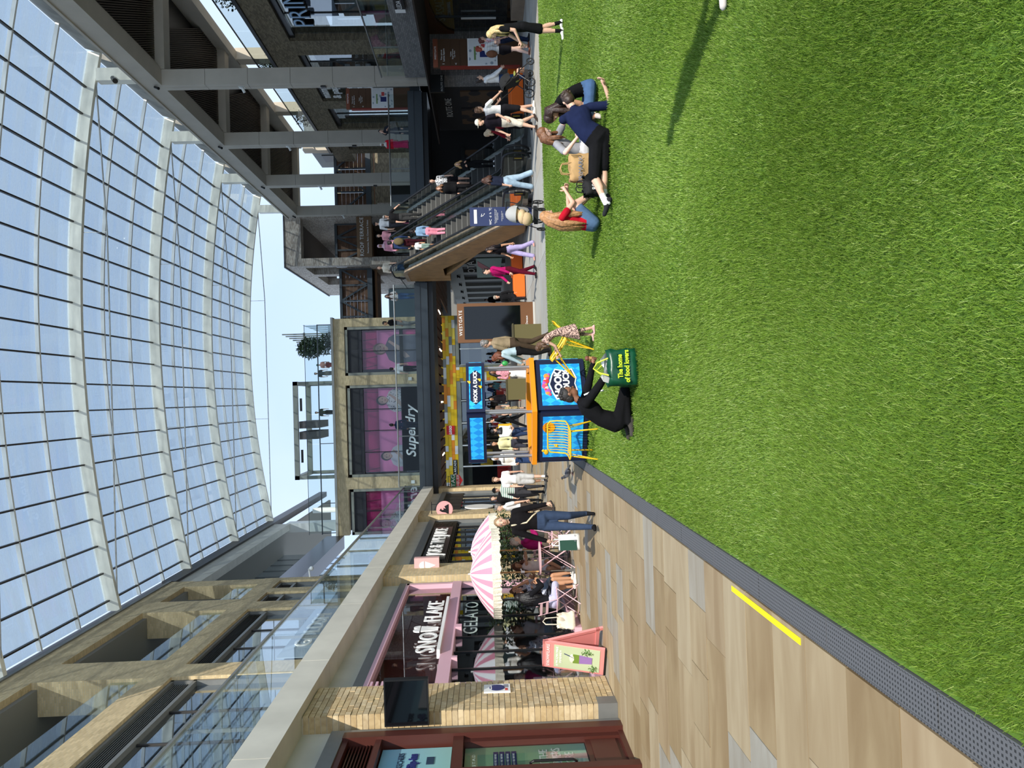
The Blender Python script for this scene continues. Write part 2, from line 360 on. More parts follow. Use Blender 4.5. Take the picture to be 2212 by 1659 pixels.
drm = drainmat(); drain = thing('drain_channel', 'long grey perforated drain channel between the paving and the lawn', 'drain', (-1.3, 0, 0))
d0 = MB().box(-.075, .075, .004, .996, -.05, .004).box(-.085, -.075, .004, .996, -.05, .008).box(.075, .085, .004, .996, -.05, .008).build('drain_cover', drm, drain, loc=(0, 1, 0))
for k in range(2, 20): inst(d0, 'drain_cover', drain, (0, k, 0))
yt = B(-1.47, -1.43, 4.35, 5.58, .0005, .004).build('tape_strip', mat('bright yellow tape', (250, 236, 20), .6)); yt['label'] = 'bright yellow strip of tape on the paving beside the drain'; yt['category'] = 'tape'
# ---- left building, ground floor
XL = -4.65
wl = SR('wall_left')
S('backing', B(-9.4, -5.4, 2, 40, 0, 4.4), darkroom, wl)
S('lintel', B(-5.2, -4.70, 2, 40, 3.95, 4.52), conc, wl)
greyl = MB()
for a, b in ((2, 10.95), (12.25, 19.5), (21.1, 29.5), (31, 38.2)):
    greyl.box(-4.95, -4.62, a, b, 3.86, 4.06).box(-4.9, -4.62, a, a+.13, 0, 3.86).box(-4.9, -4.62, b-.13, b, 0, 3.86)
S('shopfront_surround', greyl, greym, wl)
cb = MB()
for k in range(12): cb.box(-5.2, -4.3, -1+k*3.5+.006, -1+(k+1)*3.5-.006, 4.5, 4.97)
S('canopy_band', cb, conc, wl)
S('balcony_slab', B(-9.6, -4.9, -1, 41, 4.55, 4.93), conc, wl)
# pier with single bricks, nearest one
p1r = S('wall_pier', B(-4.9, -4.475, 11.07, 12.13, 0, 4.5), mat('lime mortar', (222, 210, 184), .95))
brm = rndmat('buff brick', [(210, 188, 146), (202, 178, 134), (216, 196, 158), (194, 170, 128), (206, 184, 142), (196, 176, 140)], .9, .2, (9, 9, 9), .3)
bp = {}
for c in range(53):
    z = .01+c*.0845; y = 11.055
    first = (.11 if c % 2 else .225)
    while y < 12.14:
        L = first if y < 11.06 else .225
        if 12.145-(y+L) < .06: L = 12.145-y
        k = (round(L, 3))
        if k not in bp: bp[k] = B(-.43, 0, .005, L-.005, .005, .0795).build('brick', brm, p1r, loc=(-4.45+random.uniform(-.006, .004), y, z))
        else: inst(bp[k], 'brick', p1r, (-4.45+random.uniform(-.006, .004), y, z))
        y += L
S('pier_base', B(-4.92, -4.44, 11.04, 11.3, 0, .28), greym, p1r)
for i, (a, b) in enumerate(((19.6, 21.0), (29.6, 30.9), (38.3, 39.4), (2.0, 3.2))):
    S('wall_pier', B(-4.95, -4.47, a, b, 0, 4.52), buff)
# balustrade on the canopy
bl = SR('wall_balustrade_left')
pp = None; ps = None
for k in range(17):
    y0 = 4.6+k*2.06
    m1 = B(-.008, .008, .02, 2.04, 0, 1.02); m2 = MB().bar((0, 0, -.02), (0, 0, 1.0), .05, .03)
    if pp is None: pp = m1.build('pane', balglass, bl, loc=(-4.42, y0, 4.99)); ps = m2.build('post', greym, bl, loc=(-4.47, y0, 4.99))
    else: inst(pp, 'pane', bl, (-4.42, y0, 4.99)); inst(ps, 'post', bl, (-4.47, y0, 4.99))
S('handrail', B(-4.46, -4.39, 4.6, 39.6, 6.0, 6.04), greym, bl)
# ---- left building, upper floors set back
XU = -9.5
wu = SR('wall_left_upper')
S('backing', B(-16, -13.5, 5, 42, 4.9, 19), mat('loggia wall', (150, 146, 136), .8), wu)
S('brick_band', MB().box(-10.2, XU, 8, 42.5, 13.12, 14.1).box(-10.2, XU, 8, 42.5, 17.95, 19.1), buff, wu)
S('parapet', B(-10.3, XU+.06, 8, 42.5, 19.1, 19.28), greym, wu)
S('upstand', B(-9.85, XU-.1, 8, 63, 19.28, 19.85), mat('charcoal gutter', (74, 74, 76), .5, .3), wu)
S('gutter', B(-9.95, XU+.04, 42.5, 82, 18.9, 19.65), mat('charcoal gutter', (74, 74, 76), .5, .3), wu)
for a, b in ((10.2, 12), (18.9, 20.8), (27.6, 29.5), (36.3, 38.2), (41.2, 42.4)):
    S('brick_pier', B(-10.7 if b < 40 else -10.2, XU+.0, a, b, 14.1, 17.95), buff, wu)
for a, b in ((10.2, 11.9), (18.9, 20.4), (27.6, 28.9), (36.3, 37.6), (39.4, 40.2), (41.9, 42.5)):
    S('brick_pier', B(-10.2, XU, a, b, 4.9, 13.12), buff, wu)
S('loggia_soffit', B(-14, -9.75, 8, 42.4, 17.75, 17.98), mat('grey soffit', (136, 134, 126), .8), wu)
S('loggia_floor', B(-14, -10.2, 8, 42.4, 13.5, 13.9), conc, wu)
lo = MB(); lg = []
for a, b in ((12, 18.9), (20.8, 27.6), (29.5, 36.3), (38.2, 41.2)):
    lg.append(B(-9.62, -9.6, a+.05, b-.05, 14.1, 15.2).build('pane', balglass, wu))
    lo.box(-9.68, -9.55, a, b, 14.08, 14.14)
# loggia back glazing
k = 0
for a in np.arange(12.2, 41, 1.45):
    B(-12.52, -12.5, a+.02, a+1.43, 13.9, 17.7).build('pane', winglass, wu)
    lo.box(-12.54, -12.46, a-.02, a+.02, 13.9, 17.7)
S('frame', lo, greym, wu)
# level-two shop windows with louvre heads
win_n = 0
for a, b in ((11.9, 18.9), (20.4, 27.6), (28.9, 36.3), (37.6, 39.4), (40.2, 41.9)):
    win_n += 1
    w = SR('window_%d' % win_n)
    fr = MB().box(-9.95, -9.62, a, a+.12, 5, 13.1).box(-9.95, -9.62, b-.12, b, 5, 13.1).box(-9.95, -9.62, a, b, 12.2, 12.32).box(-9.95, -9.62, a, b, 13, 13.12)
    S('window_frame', fr, greym, w)
    n = max(1, round((b-a)/2.3)); lv = MB()
    for j in range(9): lv.bar((-9.76, a+.12, 12.38+j*.075), (-9.76, b-.12, 12.38+j*.075), .07, .02, up=(.5, 0, 1))
    S('louvre', lv, darkm if a > 28 else greym, w, kind='stuff')
    S('louvre_back', B(-9.9, -9.84, a+.1, b-.1, 12.3, 13), darkroom, w)
    for j in range(n):
        q0 = a+.12+(b-a-.24)*j/n; q1 = a+.12+(b-a-.24)*(j+1)/n
        B(-9.82, -9.80, q0+.03, q1-.03, 4.95, 12.2).build('pane', winglass, w)
        S('mullion', B(-9.86, -9.76, q0-.03, q0+.03, 4.95, 12.2), darkm, w)
    S('shop_interior', B(-13.2, -11.4, a, b, 4.9, 13), mat('dim shop interior', (92, 90, 88), .9), w)
gs = thing('shop_fascia_sign', 'white GOLDSM lettering on a pale sign behind the upper left balustrade glass', 'sign', (-9.55, 33, 9.2))
B(-.06, -.02, -3.6, 3.1, -.9, .75).build('sign_board', mat('pale blue sign board', (160, 178, 196), .4), gs)
text('GOLDSM', .95, (0, -.1, .1), '+x', mat('white letters', (244, 244, 240), .4), gs, ext=.03, sx=1.2)
# far end of the left range: soffit, beams, dark band
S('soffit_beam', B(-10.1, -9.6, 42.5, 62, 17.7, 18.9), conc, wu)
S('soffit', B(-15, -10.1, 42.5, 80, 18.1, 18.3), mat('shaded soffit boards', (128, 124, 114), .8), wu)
S('end_column', B(-10.3, -9.6, 62, 63.2, 12.6, 18.0), mat('white render', (230, 228, 220), .7), wu)
S('end_column', MB().cone((-10, 72, 12.6), (-10, 72, 18.1), .25, .25, 14), mat('white render', (230, 228, 220), .7), wu)
S('terrace_band', B(-10.4, XU, 42.5, 55, 12.1, 13.35), mat('dark plum metal', (58, 44, 52), .3, .3), wu)
for a in np.arange(42.6, 61, 1.9):
    B(-12.02, -12, a, a+1.86, 13, 18.1).build('pane', winglass, wu)
    S('mullion', B(-12.08, -11.98, a-.04, a, 13, 18.1), greym, wu)
# ---- glass vault
ceil = SR('ceiling')
def zb(x): return 20.76-.0076*(x-4.6)**2
RY = [19.6, 28.3, 37.0, 45.7, 54.3, 63.0]
xs = np.linspace(-9.5, 17.0, 31)
r0 = None
for Y in RY:
    if r0 is None:
        rings = [[(x, -.11, zb(x)), (x, .11, zb(x)), (x, .11, zb(x)+.62), (x, -.11, zb(x)+.62)] for x in xs]
        r0 = MB().loft(rings).build('rib', ribm, ceil, loc=(0, Y, 0))
    else: inst(r0, 'rib', ceil, (0, Y, 0))
px = [12.75-1.28*k for k in range(18)]
px = [16.95, 15.3, 14.03]+px
px = [p for p in px if p > -9.6]
q0 = None
for x in px[1:]:
    dz = zb(x)+.42
    if q0 is None: q0 = B(-.035, .035, 0, 43.4, -.06, .06).build('purlin', darkm, ceil, loc=(x, 19.6, dz))
    else: inst(q0, 'purlin', ceil, (x, 19.6, dz))
rb = None
for i in range(5):
    for j in (1, 2):
        Y = RY[i]+(RY[i+1]-RY[i])*j/3
        if rb is None:
            rings = [[(x, -.05, zb(x)+.36), (x, .05, zb(x)+.36), (x, .05, zb(x)+.53), (x, -.05, zb(x)+.53)] for x in xs]
            rb = MB().loft(rings).build('glazing_bar', barw, ceil, loc=(0, Y, 0)); dk = MB().loft([[(x, -.05, zb(x)+.40), (x, -.02, zb(x)+.40), (x, -.02, zb(x)+.44), (x, -.05, zb(x)+.44)] for x in xs]).build('glazing_gasket', darkm, ceil, loc=(0, Y+.10, 0))
        else: inst(rb, 'glazing_bar', ceil, (0, Y, 0)); inst(dk, 'glazing_gasket', ceil, (0, Y+.10, 0))
edges = px+[-9.5]
for c in range(len(edges)-1):
    xa, xb_ = edges[c], edges[c+1]; xm = (xa+xb_)/2; pr = None
    for i in range(5):
        L = (RY[i+1]-RY[i])/3
        for j in range(3):
            if pr is None:
                za, zc = zb(xa)+.54, zb(xb_)+.54
                pr = MB().loft([[(xa-xm, .04, za), (xb_-xm, .04, zc), (xb_-xm, .04, zc+.02), (xa-xm, .04, za+.02)], [(xa-xm, L-.04, za), (xb_-xm, L-.04, zc), (xb_-xm, L-.04, zc+.02), (xa-xm, L-.04, za+.02)]]).build('pane', roofglass, ceil, loc=(xm, RY[i]+L*j, 0))
            else: inst(pr, 'pane', ceil, (xm, RY[i]+L*j, 0))
# tie rods with struts under each rib
tie = None
for Y in RY:
    if tie is None:
        tie = MB().tube([(-9.0, 0, 19.42), (-1.2, 0, 19.45), (8.4, 0, 19.5), (16.2, 0, 19.9)], .035, 6).build('tie_rod', mat('pale grey cable', (190, 190, 186), .4, .5), ceil, loc=(0, Y, 0))
        st = MB().tube([(-1.2, 0, 19.45), (-1.2, 0, zb(-1.2))], .02, 5).tube([(8.4, 0, 19.5), (8.4, 0, zb(8.4))], .02, 5).build('tie_strut', mat('pale grey cable', (190, 190, 186), .4, .5), ceil, loc=(0, Y, 0))
    else: inst(tie, 'tie_rod', ceil, (0, Y, 0)); inst(st, 'tie_strut', ceil, (0, Y, 0))
# ---- right side: columns, beam, louvred canopy
wr = SR('wall_right_canopy')
bmb = MB()
bmb.box(15.2, 15.95, 6, 63.4, 16.62, 17.5).box(15.95, 16.1, 6, 63.4, 16.7, 17.0).box(16.1, 16.25, 6, 63.4, 16.8, 17.1)
S('beam', bmb, concw, wr)
S('cornice', B(15.12, 15.3, 6, 63.4, 17.5, 17.62), concw, wr)
gb = MB()
for i in range(5):
    a, b = RY[i]+.6, RY[i+1]-.3
    gb.loft([[(16.2, a, 17.5), (17.05, a, 20.2), (17.3, a, 20.2), (16.5, a, 17.5)], [(16.2, b, 17.5), (17.05, b, 20.2), (17.3, b, 20.2), (16.5, b, 17.5)]])
S('gutter', gb, concd, wr)
for Y in RY: S('roof_post', B(15.55, 16.15, Y-.25, Y+.25, 17.5, 19.75), ribm, wr)
S('canopy_roof', B(15.95, 21.6, 6, 63.4, 17.3, 17.5), darkm, wr)
cbm = MB().box(20.9, 21.5, 6, 63.4, 16.3, 17.3)
for Y in RY: cbm.box(16, 21, Y-.35, Y+.35, 16.5, 17.3)
for Y in (10.9, ): cbm.box(16, 21, Y-.35, Y+.35, 16.5, 17.3)
S('cross_beam', cbm, concw, wr)
sl = MB()
for Y0 in RY[:-1]+[10.9]:
    t = -4.6
    while t < 8.3:
        # slats set on the diagonal across each bay
        a = Vector((16.1, Y0+.4+t, 17.0)); d = Vector((.43, .9, 0)); s0, s1 = 0., 11.3
        if a.y < Y0+.4: s0 = (Y0+.4-a.y)/.9
        s1 = min(s1, (Y0+8.3-a.y)/.9, 4.75/.43)
        if s1 > s0+.2: sl.bar(a+d*s0, a+d*s1, .05, .16)
        t += .22
S('canopy_slats', sl, mat('brown louvre slat', (70, 58, 46), .7), wr, kind='stuff')
colp = None
for i, Y in enumerate(RY[1:]+[19.6, 10.9]):
    c = SR('column', (15.58, Y, 0))
    for j in range(8):
        z0 = 0 if j == 0 else 2.6+(j-1)*2.0
        z1 = 2.6+j*2.0
        bb = MB().prism([(-.38, -.40), (.38, -.40), (.38, .40), (-.2, .40), (-.38, .22)], z0+.008, z1-.008 if j < 7 else 16.62, 'z').box(-.39, -.37, -.12, -.08, z0+.01, z1-.01)
        bb.build('cladding_panel', concw, c)
    S('core', B(-.33, .33, -.35, .17, 0, 16.6), darkm, c)
    S('wall_light', B(-.46, -.38, -.1, .1, 9.0, 9.24), blackm, c)
    S('spot_lamp', MB().cone((-.6, .1, 12.9), (-.38, 0, 13.0), .07, .07, 8).box(-.39, -.375, -.16, .16, 12.86, 13.14), mat('white plate', (222, 222, 216), .5), c)
    S('camera_dome', MB().cone((-.42, -.3, 17.0), (-.55, -.45, 16.75), .05, .07, 8), blackm, c)
# right balcony edge and upper shops
S('wall_right_band', B(15.2, 15.6, 4, 36.2, 3.72, 5.1), greybrick)
S('floor_right_upper', B(15.62, 22, 4, 66, 4.6, 5.08), slate)
rb_ = SR('wall_balustrade_right'); pr = None
for k in range(11):
    m1 = B(-.008, .008, .02, 2.9, 0, 1.1)
    if pr is None: pr = m1.build('pane', balglass, rb_, loc=(15.25, 4+k*2.92, 5.1)); po = B(-.02, .02, -.03, .03, 0, 1.1).build('post', greym, rb_, loc=(15.28, 4+k*2.92, 5.1))
    else: inst(pr, 'pane', rb_, (15.25, 4+k*2.92, 5.1)); inst(po, 'post', rb_, (15.28, 4+k*2.92, 5.1))
S('handrail', B(15.21, 15.29, 4, 36.2, 6.2, 6.25), greym, rb_)
XF = 20.4
wru = SR('wall_right_upper')
S('brick_band', MB().box(XF, 21.2, 20, 65.5, 12.2, 13.75), dkbrick, wru)
S('end_wall', B(15.96, 23, 66.4, 66.8, 5, 11.4), dkbrick, wru)
S('end_window', B(16.6, 19.6, 66.3, 66.4, 5.2, 9.4), mat('dark glazed end window', (34, 36, 36), .15), wru)
S('coping', B(XF-.12, 21.3, 20, 63, 13.75, 13.95), blackm, wru)
for a, b in ((20, 27), (43.4, 45.2), (52.2, 53.6), (57.6, 59.4), (62.4, 63.4)):
    S('brick_pier', B(XF, 21.2, a, b, 5.0, 12.2), dkbrick, wru)
S('terrace_deck', B(21.3, 30, 20, 63, 13.3, 13.6), concd, wru)
for k in range(15): B(XF+.3, XF+.32, 20+k*2.85, 20+k*2.85+2.8, 13.95, 15.1).build('pane', balglass, wru)
S('terrace_rail', B(XF+.27, XF+.35, 20, 63, 15.08, 15.13), blackm, wru)
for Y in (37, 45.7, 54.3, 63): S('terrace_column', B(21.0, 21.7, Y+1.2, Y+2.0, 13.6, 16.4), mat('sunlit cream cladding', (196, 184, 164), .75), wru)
for i, (a, b) in enumerate(((27, 43.4), (45.2, 48.8), (48.8, 52.2), (53.6, 57.6), (59.4, 62.4))):
    w = SR('window_%d' % (6+i))
    S('window_head', B(XF+.2, XF+.4, a, b, 11.9, 12.2), blackm, w)
    S('shop_interior', B(XF+1.6, XF+1.7, a, b, 5, 12), mat('dim shop wall', (70, 74, 78), .8), w)
    n = max(1, round((b-a)/2.2))
    for j in range(n):
        q0 = a+(b-a)*j/n; q1 = a+(b-a)*(j+1)/n
        B(XF+.42, XF+.44, q0+.03, q1-.03, 5.05, 11.9).build('pane', shopglass, w)
        S('mullion', B(XF+.38, XF+.48, q0-.03, q0+.03, 5.05, 11.9), blackm, w)
# ground floor right: dark shops below the band
wg = SR('wall_right')
S('backing', B(15.6, 22, 4, 38, 0, 3.72), mat('dark shop wall', (36, 30, 26), .9), wg)
S('brick_pier', B(13.5, 15.6, 32.0, 33.2, 0, 3.72), greybrick, wg)
S('soffit', B(12.6, 16, 4, 38, 3.66, 3.72), mat('brown soffit', (44, 32, 24), .8), wg)
# ---- bridge at first floor
br = SR('floor_bridge')
S('deck', MB().box(-9.5, 5.9, 38.2, 47, 4.6, 5.1).box(5.9, 22, 38.2, 68, 4.6, 5.1), slate, br)
S('fascia', MB().box(-4.4, 5.75, 38.0, 38.2, 4.5, 5.14).box(-4.4, 5.75, 37.96, 38.02, 4.86, 4.88), slate, br)
S('fascia', MB().box(9.5, 15.3, 38.0, 38.2, 4.5, 5.2).box(9.5, 15.3, 37.96, 38.02, 4.9, 4.92), slate, br)
S('soffit', MB().box(-9.5, 15.3, 38.2, 41, 4.25, 4.6), blackm, br)
sw = MB()
for k in range(46): sw.box(-9+k*.52, -9+k*.52+.4, 41, 47 if k < 29 else 55, 4.32, 4.4)
S('soffit_boards', sw, woodd, br, kind='stuff')
lb = None
for x in (-3.2, -.2, 2.8, 5.0, 11.6, 13.6):
    m1 = B(-.04, .04, -.9, .9, -.03, 0)
    if lb is None: lb = m1.build('light_strip', mat('soffit light strip', (255, 246, 230), .4, emit=3.), br, loc=(x, 44.5, 4.32))
    else: inst(lb, 'light_strip', br, (x, 44.5 if x < 9 else 42.5, 4.32 if x < 9 else 4.24))
pr = None
for x0, x1, n in ((-4.3, 5.7, 4), (9.6, 15.2, 3)):
    for j in range(n):
        a = x0+(x1-x0)*j/n; L = (x1-x0)/n
        B(a+.02, a+L-.02, 38.08, 38.1, 5.14, 6.12).build('pane', balglass, br)
        S('post', B(a-.025, a+.025, 38.1, 38.16, 5.1, 6.14), greym, br)
    S('handrail', MB().tube([(x0, 38.1, 6.16), (x1, 38.1, 6.16)], .035, 8), mat('brushed steel', (170, 170, 166), .3, .9), br)
# ---- facing building with the poster windows
ws = SR('wall_back')
Y5 = 55.0
bk = MB().box(-9.5, 5.9, Y5, Y5+.6, 11.72, 12.5)
for a, b in ((5.3, 5.9), (1.13, 1.82), (-6.24, -5.42)): bk.box(a, b, Y5, Y5+.6, 5.1, 11.72)
S('brickwork', bk, buff, ws)
S('side_brickwork', B(5.5, 5.9, Y5+.6, 75, 5.1, 12.5), buff, ws)
S('coping', B(-9.5, 6.0, Y5-.08, Y5+.7, 12.5, 12.66), conc, ws)
S('roof_terrace', B(-9.5, 5.5, Y5+.6, 75, 12.2, 12.5), conc, ws)
S('backing', B(-9.5, 5.5, Y5+2.2, Y5+2.4, 0, 12.2), mat('shop interior wall', (42, 40, 42), .9), ws)
S('grille', MB().box(5.42, 5.75, Y5-.02, Y5, 5.5, 6.5).box(1.3, 1.62, Y5-.02, Y5, 5.5, 6.5).box(-6.05, -5.7, Y5-.02, Y5, 5.5, 6.5), slate, ws)
for x in (1.48, -5.85): S('wall_light', B(x-.11, x+.11, Y5-.16, Y5, 7.0, 7.25), mat('white lamp', (236, 234, 226), .5), ws)
posters = []
for i, (a, b, z1) in enumerate(((1.82, 5.3, 11.7), (-5.42, 1.13, 11.62), (-9.5, -6.24, 11.55))):
    w = SR('window_%d' % (11+i))
    fr = MB().box(a, a+.2, Y5+.08, Y5+.3, 5.1, z1).box(b-.2, b, Y5+.08, Y5+.3, 5.1, z1).box(a, b, Y5+.08, Y5+.3, z1-.18, z1)
    S('window_frame', fr, mat('grey green frame', (146, 146, 132), .5), w)
    hd = MB().box(a+.2, b-.2, Y5+.3, Y5+.36, 10.55, z1-.18)
    S('head_panel', hd, mat('charcoal head panel', (38, 38, 42), .5), w)
    n = 2 if i != 1 else 4
    for j in range(n):
        q0 = a+.2+(b-a-.4)*j/n; q1 = a+.2+(b-a-.4)*(j+1)/n
        S('head_inset', B(q0+.15, q1-.15, Y5+.28, Y5+.31, 10.8, 11.3), mat('charcoal inset', (28, 28, 30), .5), w)
        B(q0+.02, q1-.02, Y5+.42, Y5+.44, 5.15, 10.55).build('pane', glassmat('poster window glass', (240, 240, 242), .03), w)
        S('mullion', B(q0-.025, q0+.025, Y5+.38, Y5+.46, 5.1, 10.55), blackm, w)
    S('transom', B(a+.2, b-.2, Y5+.36, Y5+.46, 7.62, 7.86), blackm, w)
steel_ = mat('brushed steel', (170, 170, 166), .3, .9)
# ---- brick stair tower beyond
tw = SR('wall_tower')
tb = MB().box(11.3, 15.95, 64, 64.9, 16.7, 18.0).box(11.3, 11.95, 64, 64.9, 5, 16.7).box(15.3, 15.95, 64, 64.9, 5, 16.7)
S('front_frame', tb, towbrick, tw)
S('coping', B(11.2, 16.05, 63.95, 82, 18.0, 18.12), mat('dark coping', (60, 58, 58), .6), tw)
sb = MB().box(11.3, 11.9, 64.9, 82, 16.6, 18.0).box(11.3, 11.9, 64.9, 82, 5, 11.2).box(11.3, 11.9, 68.4, 69.6, 11.2, 16.6).box(11.3, 11.9, 74.5, 82, 11.2, 16.6)
S('side_wall', sb, towbrick, tw)
S('side_wall', B(15.35, 15.95, 64.9, 82, 5, 18), towbrick, tw)
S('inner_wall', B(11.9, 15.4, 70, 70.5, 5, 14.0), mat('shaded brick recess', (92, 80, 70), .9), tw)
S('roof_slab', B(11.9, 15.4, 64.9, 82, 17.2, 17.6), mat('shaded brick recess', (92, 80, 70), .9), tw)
jl = MB()
for z, ya, yb in ((6.2, 64.9, 78), (7.6, 64.9, 80), (9.4, 64.9, 82)): jl.bar((11.28, ya, z), (11.28, yb, z), .04, .04)
for ya, za in ((66, 6.2), (70, 7.6), (74, 6.2)): jl.bar((11.28, ya, za), (11.28, ya+2.5, za+1.8), .04, .04)
S('shadow_joint', jl, blackm, tw)
lights = MB()
for k, (x, z) in enumerate(((14.6, 6.6), (14.2, 6.9), (13.9, 7.2), (13.3, 7.7), (12.9, 7.3), (13.0, 8.2), (14.9, 6.3), (14.0, 6.6))): lights.ell((x, 69.96, z), .06, .03, .06, 8, 6)
S('step_light', lights, mat('small white lamp', (255, 250, 235), .4, emit=4.), tw, kind='stuff')
rts = thing('terrace_sign', 'brown ROOF TERRACE sign across the brick tower opening', 'sign', (13.6, 63.9, 11.45)); B(-1.68, 1.68, -.06, .3, -.62, .62).build('sign_board', mat('bronze sign panel', (112, 84, 54), .5), rts); text('ROOF TERRACE', .42, (0, -.08, .18), '-y', mat('white letters', (244, 244, 240), .4), rts, space=1.1); text('Restaurants, Bars, Cinema & Toilets', .19, (0, -.08, -.3), '-y', mat('white letters', (244, 244, 240), .4), rts)
uf = MB()
for k in range(16): uf.box(12.6, 14.8, 66+k*.4, 66.4+k*.4, 5.1+k*.22, 5.34+k*.22)
S('upper_stair', uf, mat('dark stair', (48, 48, 48), .6), tw)
for x_ in (12.5, 14.9): S('stair_rail', MB().bar((x_, 65.6, 6.1), (x_, 72.4, 9.7), .1, .16), blackm, tw); S('stair_edge', MB().bar((x_-.05, 65.6, 5.3), (x_-.05, 72.4, 8.9), .04, .2), steel_, tw)
# steel truss walkways with timber backs
def truss(x0, x1, y, z0, z1, n):
    t = SR('wall_truss')
    f = MB().box(x0, x1, y, y+.25, z1-.22, z1).box(x0, x1, y, y+.3, z0, z0+.32)
    for k in range(n+1):
        x = x0+(x1-x0)*k/n; f.bar((x, y+.1, z0), (x, y+.1, z1), .12)
    S('steel_frame', f, slate, t)
    for k in range(n):
        xa = x0+(x1-x0)*k/n; xb = x0+(x1-x0)*(k+1)/n
        S('brace', MB().bar((xa, y+.1, z0+.3) if k % 2 else (xa, y+.1, z1-.1), (xb, y+.1, z1-.1) if k % 2 else (xb, y+.1, z0+.3), .14), slate, t)
        nb = 7
        for j in range(nb):
            zz = z0+.3+(z1-z0-.5)*j/nb
            S('timber_board', B(xa+.05, xb-.05, y+.28, y+.34, zz+.01, zz+(z1-z0-.5)/nb-.005), woodd, t)
    S('deck', B(x0, x1, y, y+4, z0-.1, z0), slate, t)
    S('pipe', MB().tube([(x0, y+.5, z0-.35), (x1, y+.5, z0-.35)], .12, 8), mat('copper brown pipe', (150, 112, 84), .4, .4), t)
    sf = MB()
    for k in range(10): sf.box(x0, x1, y+.7+k*.34, y+.7+k*.34+.28, z0-.3, z0-.22)
    S('soffit_board', sf, woodd, t, kind='stuff')
truss(5.9, 11.3, 66.0, 11.3, 14.0, 4)
truss(11.95, 15.3, 66.5, 11.6, 14.4, 3)
truss(15.95, 22, 66.0, 11.2, 14.2, 3)
wpz = SR('wall_passage')
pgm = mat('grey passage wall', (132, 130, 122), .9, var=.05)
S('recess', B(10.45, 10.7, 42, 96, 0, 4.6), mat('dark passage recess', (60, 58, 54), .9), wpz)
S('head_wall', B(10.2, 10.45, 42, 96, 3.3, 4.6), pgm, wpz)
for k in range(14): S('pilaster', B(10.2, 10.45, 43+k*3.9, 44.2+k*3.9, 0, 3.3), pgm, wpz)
for k in range(9): S('wall_lamp', MB().cone((10.0, 50+k*4.6, 3.75), (10.2, 50+k*4.6, 3.85), .12, .05, 8).box(9.92, 10.12, 49.8+k*4.6, 50.2+k*4.6, 3.6, 3.7), blackm, wpz)
S('wall_passage_end', B(-12, 22, 100, 100.5, 0, 9), mat('far passage wall', (120, 118, 112), .9))
fb = thing('distant_building', 'pale yellow and glass building seen beyond the right-hand columns', 'building', (20.5, 84, 0))
B(-3, 5.5, 0, 3, 0, 17.4).build('wall', mat('pale yellow render', (226, 214, 170), .8), fb)
for k in range(3): B(-2.6+k*2.6, -.3+k*2.6, -.06, 0, 13.6, 16.9).build('window', glassmat('far window', (160, 180, 190), .5), fb)
S('roof_edge_right', B(15.2, 17, 66.2, 66.4, 5, 10.6), towbrick)
fb3 = thing('rooftop_plant', 'grey glazed rooftop house above the right brick band, between second and third columns', 'building', (23, 64, 13.6)); B(-1.4, 5, 0, 7, 0, 2.6).build('wall', mat('grey green cladding', (96, 102, 100), .5), fb3)
for k in range(2): B(-1.46, -1.4, .8+k*2.6, 2.6+k*2.6, .6, 1.9).build('window', blackm, fb3)
fb2 = thing('terrace_pavilion', 'low glazed pavilion with teal panels behind the bridge, right of the poster building', 'building', (8.6, 78, 5.1))
B(-2.6, 2.6, 0, 2, 0, 6.2).build('wall', mat('teal grey panel', (96, 116, 118), .5), fb2)
B(-1.5, 1.2, -.05, 0, .8, 3.0).build('window', mat('bright sky blue window', (190, 222, 240), .2), fb2)
# ================================================================= SHOPFRONTS AND THINGS
white = mat('white paint', (240, 240, 236), .5)
wlet = mat('white letters', (244, 244, 240), .4)
pink = mat('pink powder coat', (222, 178, 190), .45)
brown = mat('oxblood door frame', (78, 38, 30), .4)
# ---- nearest shop: oxblood door and posters
d1 = SR('door_1')
fr = MB().box(-4.86, -4.66, 6, 10.82, 0, .07).box(-4.86, -4.6, 10.66, 10.84, 0, 3.86).box(-4.86, -4.64, 6, 10.66, 2.2, 2.34).box(-4.86, -4.64, 6, 10.66, 3.32, 3.4).box(-4.86, -4.64, 6, 10.66, 3.78, 3.86)
fr.box(-4.84, -4.68, 10.55, 10.66, .07, 2.2).box(-4.86, -4.5, 9.32, 9.46, 0, 2.3)
S('door_frame', fr, brown, d1)
S('kick_panel', MB().box(-4.82, -4.72, 6, 10.6, .07, .55).box(-4.73, -4.70, 9.5, 10.5, .14, .48), brown, d1)
lv = MB()
for j in range(8): lv.bar((-4.74, 6, 3.44+j*.045), (-4.74, 10.66, 3.44+j*.045), .06, .014, up=(.6, 0, 1))
S('louvre', lv, brown, d1, kind='stuff')
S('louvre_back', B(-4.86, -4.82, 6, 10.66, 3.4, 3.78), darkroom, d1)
def grad(name, c1, c2, z0, z1, axis=2):
    m, n, p = nodes(name); g = n.nodes.new('ShaderNodeNewGeometry'); s = n.nodes.new('ShaderNodeSeparateXYZ'); n.links.new(g.outputs['Position'], s.inputs[0])
    r = n.nodes.new('ShaderNodeMapRange'); r.inputs[1].default_value = z0; r.inputs[2].default_value = z1; n.links.new(s.outputs[axis], r.inputs[0])
    mx = n.nodes.new('ShaderNodeMixRGB'); n.links.new(r.outputs[0], mx.inputs[0]); mx.inputs[1].default_value = s2l(c1); mx.inputs[2].default_value = s2l(c2)
    n.links.new(mx.outputs[0], p.inputs['Base Color']); p.inputs['Roughness'].default_value = .25; return m
navy = mat('navy ink', (34, 44, 104), .5)
po = S('poster', B(-4.80, -4.76, 6, 10.6, 2.36, 3.3), grad('blue green poster print', (150, 196, 186), (126, 178, 204), 2.36, 3.3), d1)
